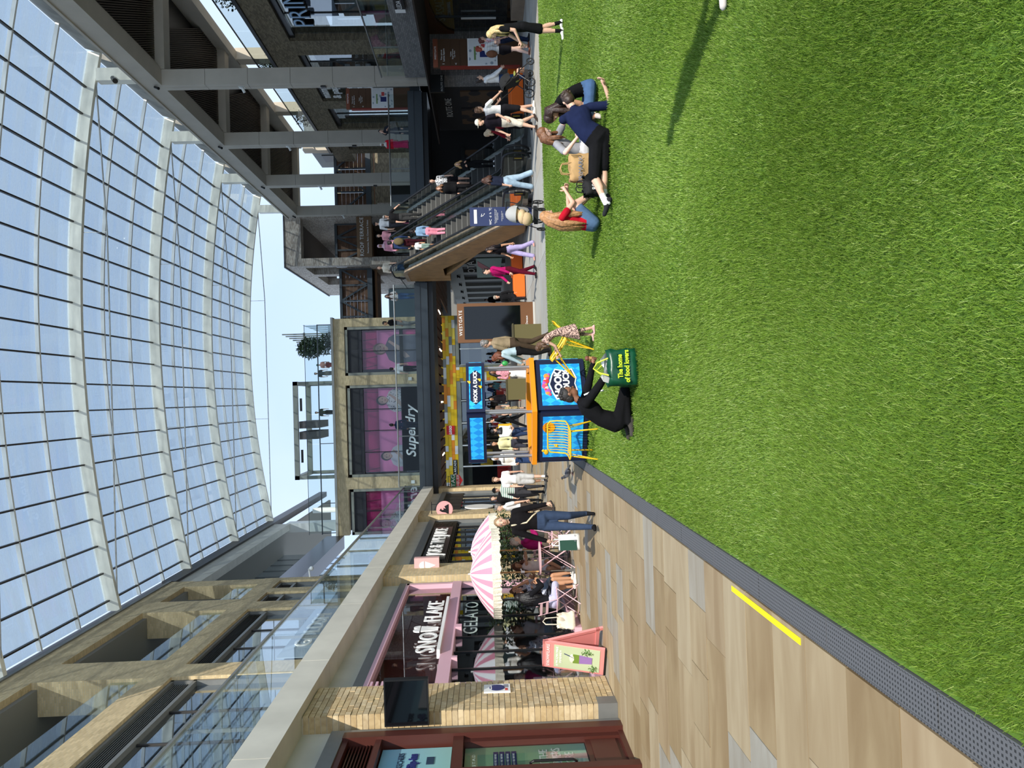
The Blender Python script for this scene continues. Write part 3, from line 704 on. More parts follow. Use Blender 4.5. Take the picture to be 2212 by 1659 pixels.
text('SKECHERS', .11, (-4.755, 10.22, 3.02), '+x', mat('ink', (40, 62, 84), .5), po, sx=.95)
text('Slip-ins', .16, (-4.755, 10.22, 2.86), '+x', navy, po, sx=.9, bold=.008)
S('logo_mark', MB().box(-4.757, -4.752, 10.12, 10.32, 2.58, 2.68), mat('ink', (40, 62, 84), .5), po)
S('blank_panel', B(-4.76, -4.74, 6, 9.82, 2.42, 2.94), white, po)
po2 = S('poster', B(-4.80, -4.77, 9.5, 10.55, .56, 2.18), grad('green poster print', (126, 182, 172), (160, 196, 150), .56, 1.5), d1)
for z in (1.77, 1.69, 1.61, 1.53):
    b_ = S('caption_strip', B(-4.769, -4.764, 9.5, 10.4, z-.035, z+.03), navy, po2)
    text('IT IS LIKE YOU HAVE NOT FELT BEFORE', .04, (-4.762, 9.98, z), '+x', wlet, b_, ext=.001)
for i, s_ in enumerate(('VISIT THE', 'SKECHERS', 'STORE')): text(s_, .17, (-4.764, 10.06, 1.13-i*.17), '+x', wlet, po2, ext=.002, sx=.95)
S('door_glass', B(-4.76, -4.755, 9.46, 10.55, .56, 2.18), glassmat('door glass', (240, 244, 244), .06), d1)
S('door_handle', MB().tube([(-4.75, 9.75, .75), (-4.62, 9.75, .75), (-4.6, 9.75, .79), (-4.6, 9.75, 1.29), (-4.62, 9.75, 1.33), (-4.75, 9.75, 1.33)], .018, 8), blackm, d1)
tv = thing('display_screen', 'black flat display screen bracketed out from the brick pier', 'screen', (-4.45, 10.95, 3.0))
MB().box(-.12, .53, -.07, .03, -.31, .31).build('casing', blackm, tv); B(-.10, .51, -.075, -.071, -.29, .29).build('screen_glass', mat('dark screen glass', (9, 11, 14), .06), tv)
for z_ in (.2, -.2): MB().bar((-.02, .03, z_), (-.02, .085, z_), .05).build('bracket', blackm, tv)
pq = thing('wall_plaque', 'small white plaque with a blue oval on the brick pier', 'plaque', (-4.44, 11.78, 1.72))
B(-.02, .012, -.15, .15, -.2, .2).build('plate', white, pq); MB().lathe([(.0, .013), (.115, .014), (.115, .018), (0, .019)], n=24).build('blue_oval', navy, pq).rotation_euler = (0, PI/2, 0)
text('westgate social', .03, (.02, 0, .09), '+x', wlet, pq, ext=.001); B(.012, .016, -.11, -.03, -.16, -.12).build('red_mark', mat('red print', (196, 66, 60), .5), pq)
B(.012, .016, 0, .12, -.17, -.1).build('small_print', mat('grey print', (140, 140, 150), .5), pq)
# ---- pink ice-cream shop
w = SR('window_14'); a, b = 12.38, 19.37
fr = MB().box(-4.82, -4.6, a, a+.16, 0, 3.86).box(-4.82, -4.6, b-.16, b, 0, 3.86).box(-4.82, -4.58, a, b, 2.5, 2.72).box(-4.82, -4.6, a, b, 3.8, 3.88).box(-4.82, -4.6, a, 13.3, 0, .12).box(-4.82, -4.6, 15.2, b, 0, .14)
fr.box(-4.85, -4.55, 15.4, 15.6, 2.38, 2.5).box(-4.85, -4.55, 13.6, 13.7, 2.4, 2.5)
S('shop_frame', fr, pink, w)
lv = MB()
for j in range(7): lv.box(-4.7, -4.6, a+.16, a+.36, 3.2+j*.09, 3.24+j*.09)
S('vent', lv, pink, w, kind='stuff')
for k in range(4):
    q0 = a+.16+k*1.68; B(-4.72, -4.71, q0, q0+1.66, 2.72, 3.8).build('pane', glassmat('tinted fascia glass', (226, 210, 206), .06), w)
S('fascia_back', B(-4.98, -4.9, a, b, 2.6, 3.86), mat('brown fascia backing', (132, 102, 98), .7), w)
for q0, q1 in ((12.56, 13.5), (13.54, 14.4), (14.44, 15.3), (15.34, 16.7), (16.74, 18.0), (18.04, 19.2)):
    B(-4.75, -4.74, q0, q1, .12, 2.5).build('pane', shopglass, w); S('mullion', B(-4.78, -4.72, q1, q1+.035, .12, 2.5), blackm, w)
S('interior_back', B(-7.8, -7.6, a, b, 0, 3), mat('black shop back', (22, 20, 20), .7), w)
S('interior_floor', B(-7.6, -4.8, a, b, .0, .012), mat('dark shop floor', (60, 58, 58), .4), w)
S('counter', B(-5.7, -5.1, 12.6, 14.0, 0, 1.05), mat('pale marble', (206, 208, 212), .3, var=.1, scale=3), w)
S('counter', B(-6.4, -5.9, 14.6, 18.6, 0, 1.15), mat('grey counter', (150, 154, 156), .3), w)
S('menu_screen', MB().box(-5.75, -5.7, 12.7, 13.7, 1.95, 2.42), mat('dark red menu screen', (64, 16, 22), .3), w)
S('menu_screen', MB().box(-5.75, -5.7, 12.7, 13.7, 1.15, 1.75), mat('dark menu screen', (30, 24, 30), .3), w)
S('interior_sign', B(-7.58, -7.54, 14.5, 19, 2.1, 2.45), mat('amber interior sign', (214, 176, 60), .5), w)
text('GELATO', .42, (-4.70, 16.6, 2.2), '+x', mat('pale green vinyl letters', (176, 196, 186), .5), w, ext=.002, sx=1.5)
text('GELATO', .36, (-7.5, 17.0, 2.2), '+x', mat('pale green vinyl letters', (176, 196, 186), .5), w, ext=.002, sx=1.4)
pl = MB()
for k in range(9): pl.lathe([(0, 0), (.11, .004), (.11, .02), (0, .024)], (0, 0, 0), 16)
for k in range(8):
    o_ = MB().lathe([(0, 0), (.13, .004), (.13, .02), (0, .024)], n=16).build('round_plate', white, w, loc=(-5.85, 14.8+(k % 4)*.42, 1.38+(k//4)*.3)); o_.rotation_euler = (0, PI/2, 0)
sg = thing('shop_name_sign', 'white three-dimensional SNOWFLAKE letters on the pink shop beam', 'sign', (-4.56, 15.75, 2.78))
text('SNO', .5, (0, -1.7+.42, .2), '+x', wlet, sg, ext=.010, sx=1.12, bold=.002, align='RIGHT', space=1.05).location.y = -.62
text('FLAKE', .5, (0, .12, .2), '+x', wlet, sg, ext=.010, sx=1.1, bold=.002, align='LEFT', space=1.05)
B(-.1, .06, -1.85, 1.85, -.06, 0).build('letter_rail', white, sg)
mc = MB().prism([(-.36+.0, .4), (-.28, .06), (-.23, .06), (-.2, .3), (-.16, .06), (-.11, .06), (-.03, .4)], -.012, .012, 'x')
for dy in (-.29, -.1): mc.prism([(dy+.1*math.cos(t), .42+.13*math.sin(t)) for t in np.linspace(0, PI, 9)], -.012, .012, 'x')
mc.build('cone_letter', white, sg, loc=(0, -.18, 0))
def cones(parent, m, s=1., z=0.):
    for dx in (-.12, .12):
        mb = MB().prism([(dx*s+.1*s*math.cos(t), z+(.06+.12*math.sin(t))*s) for t in np.linspace(0, PI, 12)], -.012, 0, 'y').prism([(dx*s-.1*s, z+.035*s), (dx*s+.1*s, z+.035*s), (dx*s, z-.22*s)], -.012, 0, 'y')
        mb.build('cone_emblem', m, parent)
bs = thing('blade_sign', 'pink square hanging sign with two pale ice cream cones', 'sign', (-4.54, 20.5, 3.46))
B(-.33, .33, 0, .2, -.33, .33).build('sign_box', mat('blush pink sign', (222, 176, 174), .45), bs); cones(bs, mat('mint white', (236, 246, 240), .4), 1.1)
MB().bar((-.3, .1, .1), (-.4, .1, .1), .05).build('bracket', pink, bs)
# ---- juice shop
w = SR('window_15'); a, b = 21.25, 29.4
S('shop_frame', MB().box(-4.8, -4.6, a, b, 3.82, 3.9).box(-4.8, -4.62, a, a+.1, 0, 3.86).box(-4.8, -4.62, b-.1, b, 0, 3.86).box(-4.8, -4.62, a, b, 0, .12), greym, w)
lv = MB()
for j in range(18): lv.bar((-4.68, a+.1, 3.02+j*.045), (-4.68, b-.1, 3.02+j*.045), .05, .012, up=(.6, 0, 1))
S('louvre', lv, blackm, w, kind='stuff'); S('louvre_back', B(-4.8, -4.74, a, b, 2.95, 3.84), darkroom, w)
nb = 8
for k in range(nb):
    q0 = a+.1+(b-a-.2)*k/nb; q1 = a+.1+(b-a-.2)*(k+1)/nb
    B(-4.75, -4.74, q0+.03, q1-.03, .12, 2.9).build('pane', shopglass, w); S('mullion', B(-4.78, -4.7, q0-.03, q0+.03, .12, 2.95), blackm, w)
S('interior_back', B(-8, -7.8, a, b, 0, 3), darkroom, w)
S('interior_panel', MB().box(-7.7, -7.6, 22.5, 24.4, .9, 2.6).box(-7.7, -7.6, 25.6, 28, 1.2, 2.7), mat('bright yellow wall print', (238, 190, 20), .5), w)
js = thing('shop_name_sign', 'white JOE & THE JUICE letters on black louvres', 'sign', (-4.6, 25.1, 3.42))
B(-.06, -.02, -2.7, 2.7, -.34, .34).build('sign_panel', blackm, js)
text('JOE & THE JUICE', .62, (0, 0, 0), '+x', wlet, js, ext=.012, sx=1.02, bold=.006)
rsn = thing('round_sign', 'round pink hanging sign with a black figure emblem', 'sign', (-4.3, 30.0, 3.5))
o_ = MB().lathe([(0, -.04), (.32, -.04), (.32, .04), (0, .04)], n=32).build('disc', mat('salmon pink disc', (232, 164, 164), .5), rsn); o_.rotation_euler = (PI/2, 0, 0)
MB().prism([(-.2, -.16), (.2, -.16), (.12, .0), (.02, -.05), (.06, .06), (.0, .02), (-.03, .1), (.04, .14), (-.04, .2), (-.1, .1), (-.12, -.03)], -.055, -.045, 'y').build('figure_emblem', blackm, rsn)
MB().bar((-.36, 0, .5), (.3, 0, .5), .03).bar((-.2, 0, .25), (-.2, 0, .5), .02).bar((.2, 0, .25), (.2, 0, .5), .02).bar((-.36, 0, .4), (-.36, 0, .6), .03).build('bracket', blackm, rsn)
w = SR('window_16'); a, b = 31, 38.1
for k in range(6):
    q0 = a+.1+1.16*k; B(-4.75, -4.74, q0, q0+1.1, .12, 3.0).build('pane', shopglass, w); S('mullion', B(-4.78, -4.7, q0-.05, q0, .12, 3.8), blackm, w)
S('sign_band', B(-4.76, -4.7, a, b, 3.0, 3.85), mat('dark mesh band', (44, 40, 36), .6), w)
S('interior_back', B(-7, -6.8, a, b, 0, 3.8), darkroom, w)
o_ = MB().lathe([(.5, -.02), (.62, -.02), (.62, .02), (.5, .02)], n=28).build('ring_emblem', wlet, w, loc=(-4.7, 33.2, 2.2)); o_.rotation_euler = (0, PI/2, 0)
th = thing('shield_sign', 'green and red TAG HEUER shield sign above the far arcade', 'sign', (-4.16, 39.0, 3.4))
MB().prism([(-.3, .28), (.3, .28), (.3, .0), (-.3, .0)], -.05, .05, 'y').build('green_half', mat('sign green', (24, 110, 70), .4), th)
MB().prism([(-.3, -.005), (.3, -.005), (.3, -.16), (0, -.34), (-.3, -.16)], -.05, .05, 'y').build('red_half', mat('sign red', (196, 40, 46), .4), th)
text('TAG', .27, (0, -.055, .14), '-y', wlet, th, sx=1.2); text('HEUER', .2, (0, -.055, -.1), '-y', wlet, th)
MB().bar((-.4, 0, .4), (.25, 0, .4), .03).bar((-.2, 0, .28), (-.2, 0, .4), .02).bar((.2, 0, .28), (.2, 0, .4), .02).build('bracket', blackm, th)
# ---- toy shop under the bridge
w = SR('window_17')
ty = rndmat('yellow toy brick', [(250, 202, 10), (250, 206, 20), (246, 194, 10), (255, 226, 90), (244, 244, 238), (250, 150, 30), (250, 200, 10), (150, 150, 140), (248, 204, 14), (252, 214, 50)], .45, 0., (1, 1, 1), 0)
rs = random.Random(11); bxs = {}
def toybrick(x, z, wd, h, yy, par):
    k = (round(wd, 2), round(h, 2))
    if k not in bxs: bxs[k] = B(.005, wd-.005, 0, .06, .005, h-.005).build('toy_brick', ty, par, loc=(x, yy-.06+rs.uniform(-.01, .01), z))
    else: inst(bxs[k], 'toy_brick', par, (x, yy-.06+rs.uniform(-.01, .01), z))
for r_ in range(4):
    x = -8.2
    while x < 5.9:
        wd = rs.choice([.4, .6, .8, 1.0, .6]); wd = min(wd, 5.9-x+.001)
        toybrick(x, 3.86+r_*.225, wd, .225, Y5, w); x += wd
for r_ in range(16):
    x = 1.2
    while x < 2.15:
        wd = rs.choice([.2, .4, .6]); wd = min(wd, 2.2-x)
        toybrick(x, r_*.24, max(wd, .1), .24, Y5, w); x += wd
S('fascia_back', B(-9.4, 5.9, Y5, Y5+.2, 3.8, 4.9), mat('yellow fascia', (240, 190, 10), .5), w)
S('shop_frame', MB().box(-9, 1.2, Y5-.02, Y5+.2, 3.55, 3.86).box(2.2, 5.9, Y5-.02, Y5+.2, 3.6, 3.86).box(2.2, 2.35, Y5-.02, Y5+.2, 0, 3.6).box(5.7, 5.9, Y5-.02, Y5+.2, 0, 3.6), mat('grey green frame', (146, 146, 132), .5), w)
for x in (-8.5, -6.5, -4.9, -3.4, -1.8, -.2, 1.15, 2.35, 3.5, 4.6): S('mullion', B(x-.04, x+.04, Y5, Y5+.1, 0, 3.55), white, w)
for x0, x1 in ((-8.4, -6.6), (-6.4, -5), (-4.8, -3.5), (-3.3, -1.9), (-1.7, -.3), (-.1, 1.1), (2.4, 3.45), (3.55, 4.55), (4.65, 5.7)): B(x0, x1, Y5+.05, Y5+.06, .05, 3.5).build('pane', shopglass, w)
S('interior_lintel', B(-9, 5.7, Y5+.4, Y5+.5, 2.9, 3.6), mat('grey inner head', (104, 102, 92), .7), w)
for i, (x, z, wd, h, c) in enumerate(((-6, .1, 1.6, 1.0, (206, 40, 36)), (-3.6, .1, 1.2, .8, (230, 230, 224)), (-2.2, .9, 1.2, .5, (206, 40, 36)), (-2.2, .1, 2.2, .8, (236, 236, 230)), (.1, 1.2, .8, 1.0, (40, 60, 120)), (-.2, .1, 1.3, .9, (206, 40, 36)), (2.6, .3, 1.2, 1.0, (70, 90, 70)), (4.1, .3, 1.3, 1.4, (120, 110, 90)), (2.6, 1.6, 2.6, .4, (150, 140, 120)), (-5, 1.4, 1.2, .9, (230, 180, 40)), (-7.6, .1, 1.2, 2.2, (60, 60, 70)))):
    S('display_unit', B(x, x+wd, Y5+.8, Y5+1.3, z, z+h), mat('display %d' % i, c, .6), w)
lego = thing('shop_emblem', 'red square LEGO sign on the yellow brick fascia', 'sign', (-2.27, Y5-.12, 4.35))
B(-.31, .31, -.1, .06, -.29, .29).build('sign_box', mat('toy red', (214, 24, 30), .4), lego); text('LEGO', .24, (0, -.105, 0), '-y', wlet, lego, bold=.012, shear=.15)
ar = thing('arcade_sign', 'small black ARCADE sign on the yellow fascia by the shield sign', 'sign', (-5.05, Y5-.12, 4.1))
B(-.65, .65, 0, .06, -.16, .16).build('sign_board', blackm, ar); text('& ARCADE', .22, (.1, -.005, 0), '-y', wlet, ar)
# ---- poster windows of the clothes shop
pinkA, pinkB, pinkC = mat('poster magenta', (176, 34, 100), .5), mat('poster pale pink', (234, 136, 184), .5), mat('poster hot pink', (240, 52, 140), .5)
skinp, hairp, greyp, whitp = mat('poster skin', (196, 166, 146), .5), mat('poster dark hair', (50, 42, 40), .5), mat('poster grey cloth', (96, 96, 104), .5), mat('poster white cloth', (214, 214, 214), .5)
dotp = spots('poster dotted cloth', (214, 214, 210), (40, 40, 44), 9, .3)
def poster(n, label, x0, x1, figs):
    t = thing('window_poster', label, 'poster', ((x0+x1)/2, Y5+.6, 5.2)); h = (x1-x0)/2
    B(-h, h, 0, .02, 0, 5.35).build('backdrop', pinkC, t); B(-h, h, -.01, 0, 2.6, 4.4).build('pale_band', pinkB, t); B(-h, h, -.015, 0, 4.3, 5.35).build('dark_band', pinkA, t)
    for k in range(5): MB().bar((-h+.3+k*h*.45, -.02, 4.3), (-h+.1+k*h*.47, -.02, 5.3), .06, .01, up=(0, 1, 0)).build('lattice_print', mat('poster plum', (110, 24, 66), .5), t)
    for fx, s_, cloth, hair, z in figs:
        def el(cx, cz, rx, rz, m, nm, dy): MB().prism([(fx+s_*(cx+rx*math.cos(q)), z+s_*(cz+rz*math.sin(q))) for q in np.linspace(0, 2*PI, 20, endpoint=False)], -.03-dy, -.02-dy, 'y').build(nm, m, t)
        MB().prism([(fx+s_*a_, z+s_*b_) for a_, b_ in ((-.95, -2.6), (-1.05, -.9), (-.8, -.45), (-.25, -.2), (.25, -.2), (.8, -.45), (1.05, -.9), (.95, -2.6))], -.03, -.02, 'y').build('printed_torso', cloth, t)
        el(0, -.15, .2, .25, skinp, 'printed_neck', .01); el(0, .2, .42, .5, hair, 'printed_hair', .015); el(.04, .1, .33, .42, skinp, 'printed_face', .03)
        el(-.1, .16, .05, .03, hairp, 'printed_eye', .045); el(.16, .16, .05, .03, hairp, 'printed_eye', .045); el(.04, -.1, .1, .03, mat('poster lips', (160, 90, 90), .5), 'printed_mouth', .045)
        MB().prism([(fx+s_*a_, z+s_*b_) for a_, b_ in ((-.7, -1.6), (.1, -.9), (.5, -.4), (.62, -.5), (.2, -1.2), (-.6, -1.95))], -.06, -.05, 'y').build('printed_arm', skinp, t)
    return t
poster(1, 'pink window poster of a shaven-headed figure in dark grey', 2.25, 5.05, [(.05, 1.0, greyp, mat('poster brown hair', (120, 92, 66), .5), 3.9)])
poster(2, 'wide pink window poster with a dotted top and a white t-shirt', -5.12, .88, [(2.1, .8, dotp, hairp, 3.9), (-1.9, .75, whitp, hairp, 3.7)])
poster(3, 'pink window poster partly hidden by the left-hand building', -9.4, -6.45, [(-.3, .9, dotp, hairp, 3.6)])
sdl = thing('shop_name_sign', 'white script Superdry lettering on black across the middle poster window', 'sign', (-2.1, Y5+.3, 7.2))
B(-3.0, 3.1, .02, .06, -.62, .62).build('sign_board', mat('matt black board', (12, 12, 13), .9, spec=.1), sdl); text('Superdry', .95, (-.2, 0, 0), '-y', wlet, sdl, ext=.02, shear=.25, sx=1.05, bold=.015); text('6 >', .6, (3.6, 0, .2), '-y', wlet, sdl, ext=.02)
# ---- roof terrace above
rt = SR('wall_terrace')
for k in range(7): B(-9.4+k*2.14, -9.4+k*2.14+2.1, Y5+.75, Y5+.77, 12.66, 14.7).build('pane', balglass, rt)
S('handrail', B(-9.5, 5.6, Y5+.72, Y5+.8, 13.75, 13.82), slate, rt); S('top_rail', B(-9.5, 5.6, Y5+.74, Y5+.78, 14.7, 14.73), slate, rt)
for k in range(8): S('post', B(-9.4+k*2.14-.03, -9.4+k*2.14+.02, Y5+.74, Y5+.8, 12.66, 13.8), slate, rt)
B(5.56, 5.58, Y5+.75, 66, 12.66, 14.8).build('pane', balglass, rt)
pg = thing('pergola', 'grey steel pergola frame with a rolled fabric blind on the roof terrace', 'pergola', (-2.15, 60, 12.5))
stg = mat('olive grey steel', (150, 150, 138), .5)
MB().box(-3.8, 3.8, 0, .3, 3.85, 4.2).box(-3.8, 3.8, 4.4, 4.7, 3.85, 4.2).box(-3.8, -3.5, 0, 4.7, 3.85, 4.2).box(3.5, 3.8, 0, 4.7, 3.85, 4.2).build('roof_frame', stg, pg)
for x in (-3.65, 3.65):
    for y in (.15, 4.55): B(x-.13, x+.13, y-.13, y+.13, 0, 3.85).build('post', stg, pg)
MB().box(-.7, -.1, .3, 4.3, 2.4, 3.84).box(.15, .7, .3, 4.3, 2.4, 3.84).build('rolled_blind', mat('grey blind fabric', (112, 106, 104), .8, var=.2, scale=5), pg)
for x in (-2, 2): MB().box(x-.5, x+.5, .3, .45, 3.6, 3.75).build('heater', darkm, pg)
lw = thing('louvred_screen', 'stepped vertical louvre screen beside the terrace tree', 'screen', (5.1, 62, 12.5))
for k in range(6): B(-.45+k*.16, -.36+k*.16, -.1, .1, 0, 5.4-.28*(5-k)).build('louvre_blade', stg, lw)
for z_ in (3.6, 1.6): MB().box(-.5, .5, -.06, .06, z_, z_+.15).build('cross_rail', stg, lw)
# ---- leaves helper: crown of single leaf quads, one thing per plant
leafm = rndmat('dark green leaf', [(44, 62, 34), (52, 72, 38), (36, 54, 30)], .5, .1, (8, 8, 8), 0)
def crown(mb, c, r, n, sz, seed=0, flat=1.):
    rr = random.Random(seed)
    for i in range(n):
        while True:
            p = Vector((rr.uniform(-1, 1), rr.uniform(-1, 1), rr.uniform(-1, 1)))
            if .25 < p.length < 1: break
        q = Vector(c)+Vector((p.x*r[0], p.y*r[1], p.z*r[2])); d = Vector((rr.gauss(0, 1), rr.gauss(0, 1), rr.gauss(0, .6)+.3)).normalized(); e = d.orthogonal().normalized()
        e = (e*math.cos(i)+d.cross(e)*math.sin(i)); s_ = sz*rr.uniform(.6, 1.3)
        mb.add([q, q+d*s_*.5+e*s_*.22, q+d*s_, q+d*s_*.5-e*s_*.22], [(0, 1, 2, 3)])
    return mb
def plant(name, label, loc, h, r, n, sz, seed, pot=.3, potm=None, cat='plant'):
    t = thing(name, label, cat, loc)
    if pot: MB().lathe([(pot*.75, 0), (pot, .42), (pot, .46), (pot*.85, .46), (pot*.85, .40), (0, .40)], n=16).build('planter', potm or mat('dark planter', (70, 72, 70), .6), t)
    MB().tube([(0, 0, .3 if pot else 0), (.02, .01, h*.5), (-.01, 0, h)], [.035, .03, .015], 6).tube([(.02, .01, h*.5), (r[0]*.5, .1, h)], .014, 5).tube([(.0, .01, h*.55), (-r[0]*.5, -.1, h*.95)], .014, 5).build('trunk', mat('bark', (104, 84, 62), .9), t)
    o = crown(MB(), (0, 0, h), r, n, sz, seed).build('foliage', leafm, t, fix=False); o['kind'] = 'stuff'
    return t
plant('potted_tree', 'dark green potted tree behind the second parasol pole', (-4.05, 18.6, 0), 1.35, (.55, .45, .55), 900, .1, 3)
plant('potted_tree', 'dark green potted tree behind the walking woman', (-4.05, 23.2, 0), 1.45, (.62, .6, .6), 900, .11, 5)
plant('terrace_tree', 'small leaning evergreen tree in the roof terrace corner', (4.2, 59.5, 12.51), 2.6, (.8, .7, 1.0), 1800, .24, 7, pot=.5)
plant('terrace_shrub', 'loose grey green shrub behind the terrace glass', (4.3, 57.6, 12.51), 1.1, (.8, .5, .6), 700, .2, 8, pot=.4)
for k, (y, lb) in enumerate(((33.5, 'trailing leafy shrub on the right roof edge at the frame edge'), (37.5, 'smaller trailing shrub on the right roof edge above the black PRIMARK letters'), (46.5, 'shrub in a white trough between the first and second columns'), (55.0, 'shrub on the right roof edge between the second and third columns'))):
    plant('roof_shrub', lb, (21.3, y+2, 13.6), 1.0, (.7, 1.6, .75), 700, .2, 20+k, pot=.45, potm=white)
# ---- upper right shop signs
pm = thing('shop_name_sign', 'large black PRIMARK letters with pale blue edges in the upper right window', 'sign', (20.5, 38.2, 10.9))
text('PRIMARK', 1.5, (.02, 0, 0), '-x', mat('black letters', (14, 14, 16), .4), pm, ext=.14, sx=1.15, bold=.03)
text('PRIMARK', 1.5, (-.14, 0, 0), '-x', mat('pale blue letter face', (150, 190, 226), .4), pm, ext=.01, sx=1.15, bold=-.012)
wdisp = thing('window_display', 'pale lilac display panel behind the black PRIMARK letters', 'display', (21.2, 36, 8.6)); B(0, .06, -7, 6.2, .6, 3.2).build('panel', mat('pale lilac panel', (176, 180, 206), .5), wdisp)
B(-.02, 0, -7, 6.2, -.9, .3).build('grey_bulkhead', mat('pale grey bulkhead', (150, 152, 150), .6), wdisp)
B(-.02, .02, 2.5, 7, -3.4, -1.3).build('teal_panel', mat('teal panel', (18, 82, 96), .5), wdisp); B(-.04, -.02, 5.0, 5.5, -2.4, -1.5).build('yellow_ticket', mat('dull yellow ticket', (150, 140, 40), .5), wdisp); B(-.04, -.02, -6, 2.3, -3.4, -1.3).build('rail_of_clothes', spots('hanging clothes', (120, 116, 110), (44, 40, 44), 6, .5), wdisp)
mp_ = thing('shop_name_sign', 'white two-line mamas & papas sign between the first and second columns', 'sign', (20.36, 50.4, 11.4))
text('mamas', .8, (0, 0, .35), '-x', wlet, mp_, ext=.03); text('& papas', .8, (0, -.1, -.35), '-x', wlet, mp_, ext=.03)
hs = thing('shop_letter_sign', 'huge white letter shape behind the first right column', 'sign', (20.3, 49.5, 9.2)); text('E', 2.2, (0, 0, 0), '-x', wlet, hs, ext=.1, sx=1.2, bold=.06)
lampm = mat('warm bulb', (255, 236, 190), .4, emit=5.)
for k, (y, z) in enumerate(((47.2, 12.0), (48.3, 11.8), (49.4, 11.9))): pass
# ---- totems
bz = mat('bronze panel', (128, 88, 58), .35, .5); bz2 = mat('dark bronze', (92, 66, 46), .4, .4)
dt = thing('digital_totem', 'freestanding bronze WESTGATE totem with a large black screen', 'totem', (2.55, 26.4, 0))
B(-.67, .67, -.14, .14, .06, 2.66).build('casing', bz, dt); B(-.56, .56, -.155, -.14, .5, 2.42).build('screen', mat('dark screen glass', (9, 11, 14), .06), dt); B(-.72, .72, -.2, .2, 0, .06).build('plinth', mat('pale plinth', (190, 188, 180), .6), dt)
text('WESTGATE', .15, (0, -.145, 2.54), '-y', wlet, dt, ext=.003, space=1.2); text('JCDecaux', .1, (0, -.145, .28), '-y', wlet, dt, ext=.002)
mapm = spots('printed town map', (226, 228, 226), (150, 160, 170), 5, .3)
def waytotem(label, loc, rz, k=1.):
    t = thing('wayfinding_totem', label, 'totem', loc, rz)
    B(-.52, .52, 0, .16, 0, 3.36).build('core', bz2, t); B(-.56, -.5, -.03, .18, .1, 3.1).build('red_edge', mat('rust red edge', (132, 42, 26), .5), t)
    B(-.54, .54, -.02, 0, 3.18, 3.36).build('header', mat('rust brown header', (134, 72, 48), .5), t)
    for z0, z1 in ((2.72, 3.16), (2.36, 2.7), (2.1, 2.34)): B(-.53, .53, -.02, 0, z0, z1).build('panel', bz2, t)
    B(-.52, .52, -.05, -.0, .94, 2.06).build('map_frame', white, t); mp1 = B(-.48, .48, -.056, -.05, .99, 2.01).build('map', mapm, t)
    B(-.2, .05, -.06, -.056, 1.3, 1.6).build('map_block', navy, mp1); B(.1, .3, -.06, -.056, 1.4, 1.55).build('map_block', mat('map red', (200, 70, 70), .5), mp1); B(-.3, .2, -.06, -.056, 1.75, 1.82).build('map_block', mat('map green', (120, 150, 90), .5), mp1)
    text('WESTGATE', .1, (0, -.025, 3.27), '-y', wlet, t, ext=.002); text('You are at\nLeiras Square', .09, (-.08, -.025, 3.0), '-y', wlet, t, ext=.002)
    text('i', .14, (-.42, -.025, 2.98), '-y', wlet, t, ext=.002); text('Toilets\nRoof Terrace\nCar Park', .07, (-.05, -.025, 2.62), '-y', wlet, t, ext=.002); text('<', .14, (-.42, -.025, 2.5), '-y', wlet, t, ext=.002)
    return t
waytotem('tall brown WESTGATE wayfinding totem with a white map on the ground floor', (13.0, 28.8, 0), 0)
waytotem('brown wayfinding totem with a map on the upper right walkway', (15.5, 39.4, 5.1), 0)
# ---- ground-floor shops on the right
ss = SR('window_18')
S('arch_head', MB().prism([(22, 3.7), (32.6, 3.7), (32.6, 0), (32.3, 0), (32.3, 2.2), (31.8, 2.9), (31.0, 3.3), (29.8, 3.5), (22, 3.5)], 15.25, 15.45, 'x'), mat('chestnut shop surround', (84, 52, 28), .5), ss)
for k in range(6): B(15.34, 15.35, 23+k*1.55, 23+k*1.55+1.5, .45, 3.5).build('pane', shopglass, ss); S('mullion', B(15.3, 15.4, 23+k*1.55-.04, 23+k*1.55, .45, 3.45), blackm, ss)
S('window_banner', B(15.46, 15.5, 27.0, 32.2, 2.6, 3.5), mat('mustard banner', (206, 160, 34), .6), ss); text('SEASALT', .5, (15.44, 30.3, 3.1), '-x', mat('pale yellow letters', (240, 226, 170), .5), ss, ext=.01)
text('CORNWALL', .2, (15.44, 30.3, 2.75), '-x', wlet, ss, ext=.01)
S('door_pull', MB().bar((15.2, 30.6, .9), (15.2, 30.6, 2.3), .06), white, ss)
S('interior', B(15.5, 15.6, 22, 32.3, 0, 3.5), spots('dim stock on shelves', (74, 56, 34), (40, 26, 18), 2.2, .5), ss)
S('timber_plinth', MB().box(13.6, 15.25, 20.9, 27.6, 0, .45), mat('weathered timber plinth', (140, 124, 106), .7, var=.2, scale=2), ss)
ro = SR('wall_arcade')
S('shop_wall', MB().box(10.3, 15.6, 41.2, 41.5, 0, 4.4), mat('black shop wall', (24, 22, 22), .8), ro)
S('shop_window', MB().box(11.2, 12.2, 41.1, 41.2, .2, 2.5).box(12.4, 13.3, 41.1, 41.2, .2, 2.5), spots('dim shop stock', (84, 62, 40), (36, 30, 28), 1.6, .5), ro)
S('window_bar', MB().box(11.1, 11.2, 41, 41.2, 0, 2.7).box(12.2, 12.4, 41, 41.2, 0, 2.7).box(11, 13.4, 41, 41.2, 2.5, 2.7), blackm, ro)
S('side_shop', B(13.5, 15.5, 33.2, 38.6, 0, 3.7), mat('black shop wall', (24, 22, 22), .8), ro)
S('side_window', MB().box(13.44, 13.5, 33.6, 35.3, .3, 2.5).box(13.44, 13.5, 35.6, 37.6, .3, 2.5), spots('dim shop stock', (84, 62, 40), (36, 30, 28), 1.6, .5), ro)
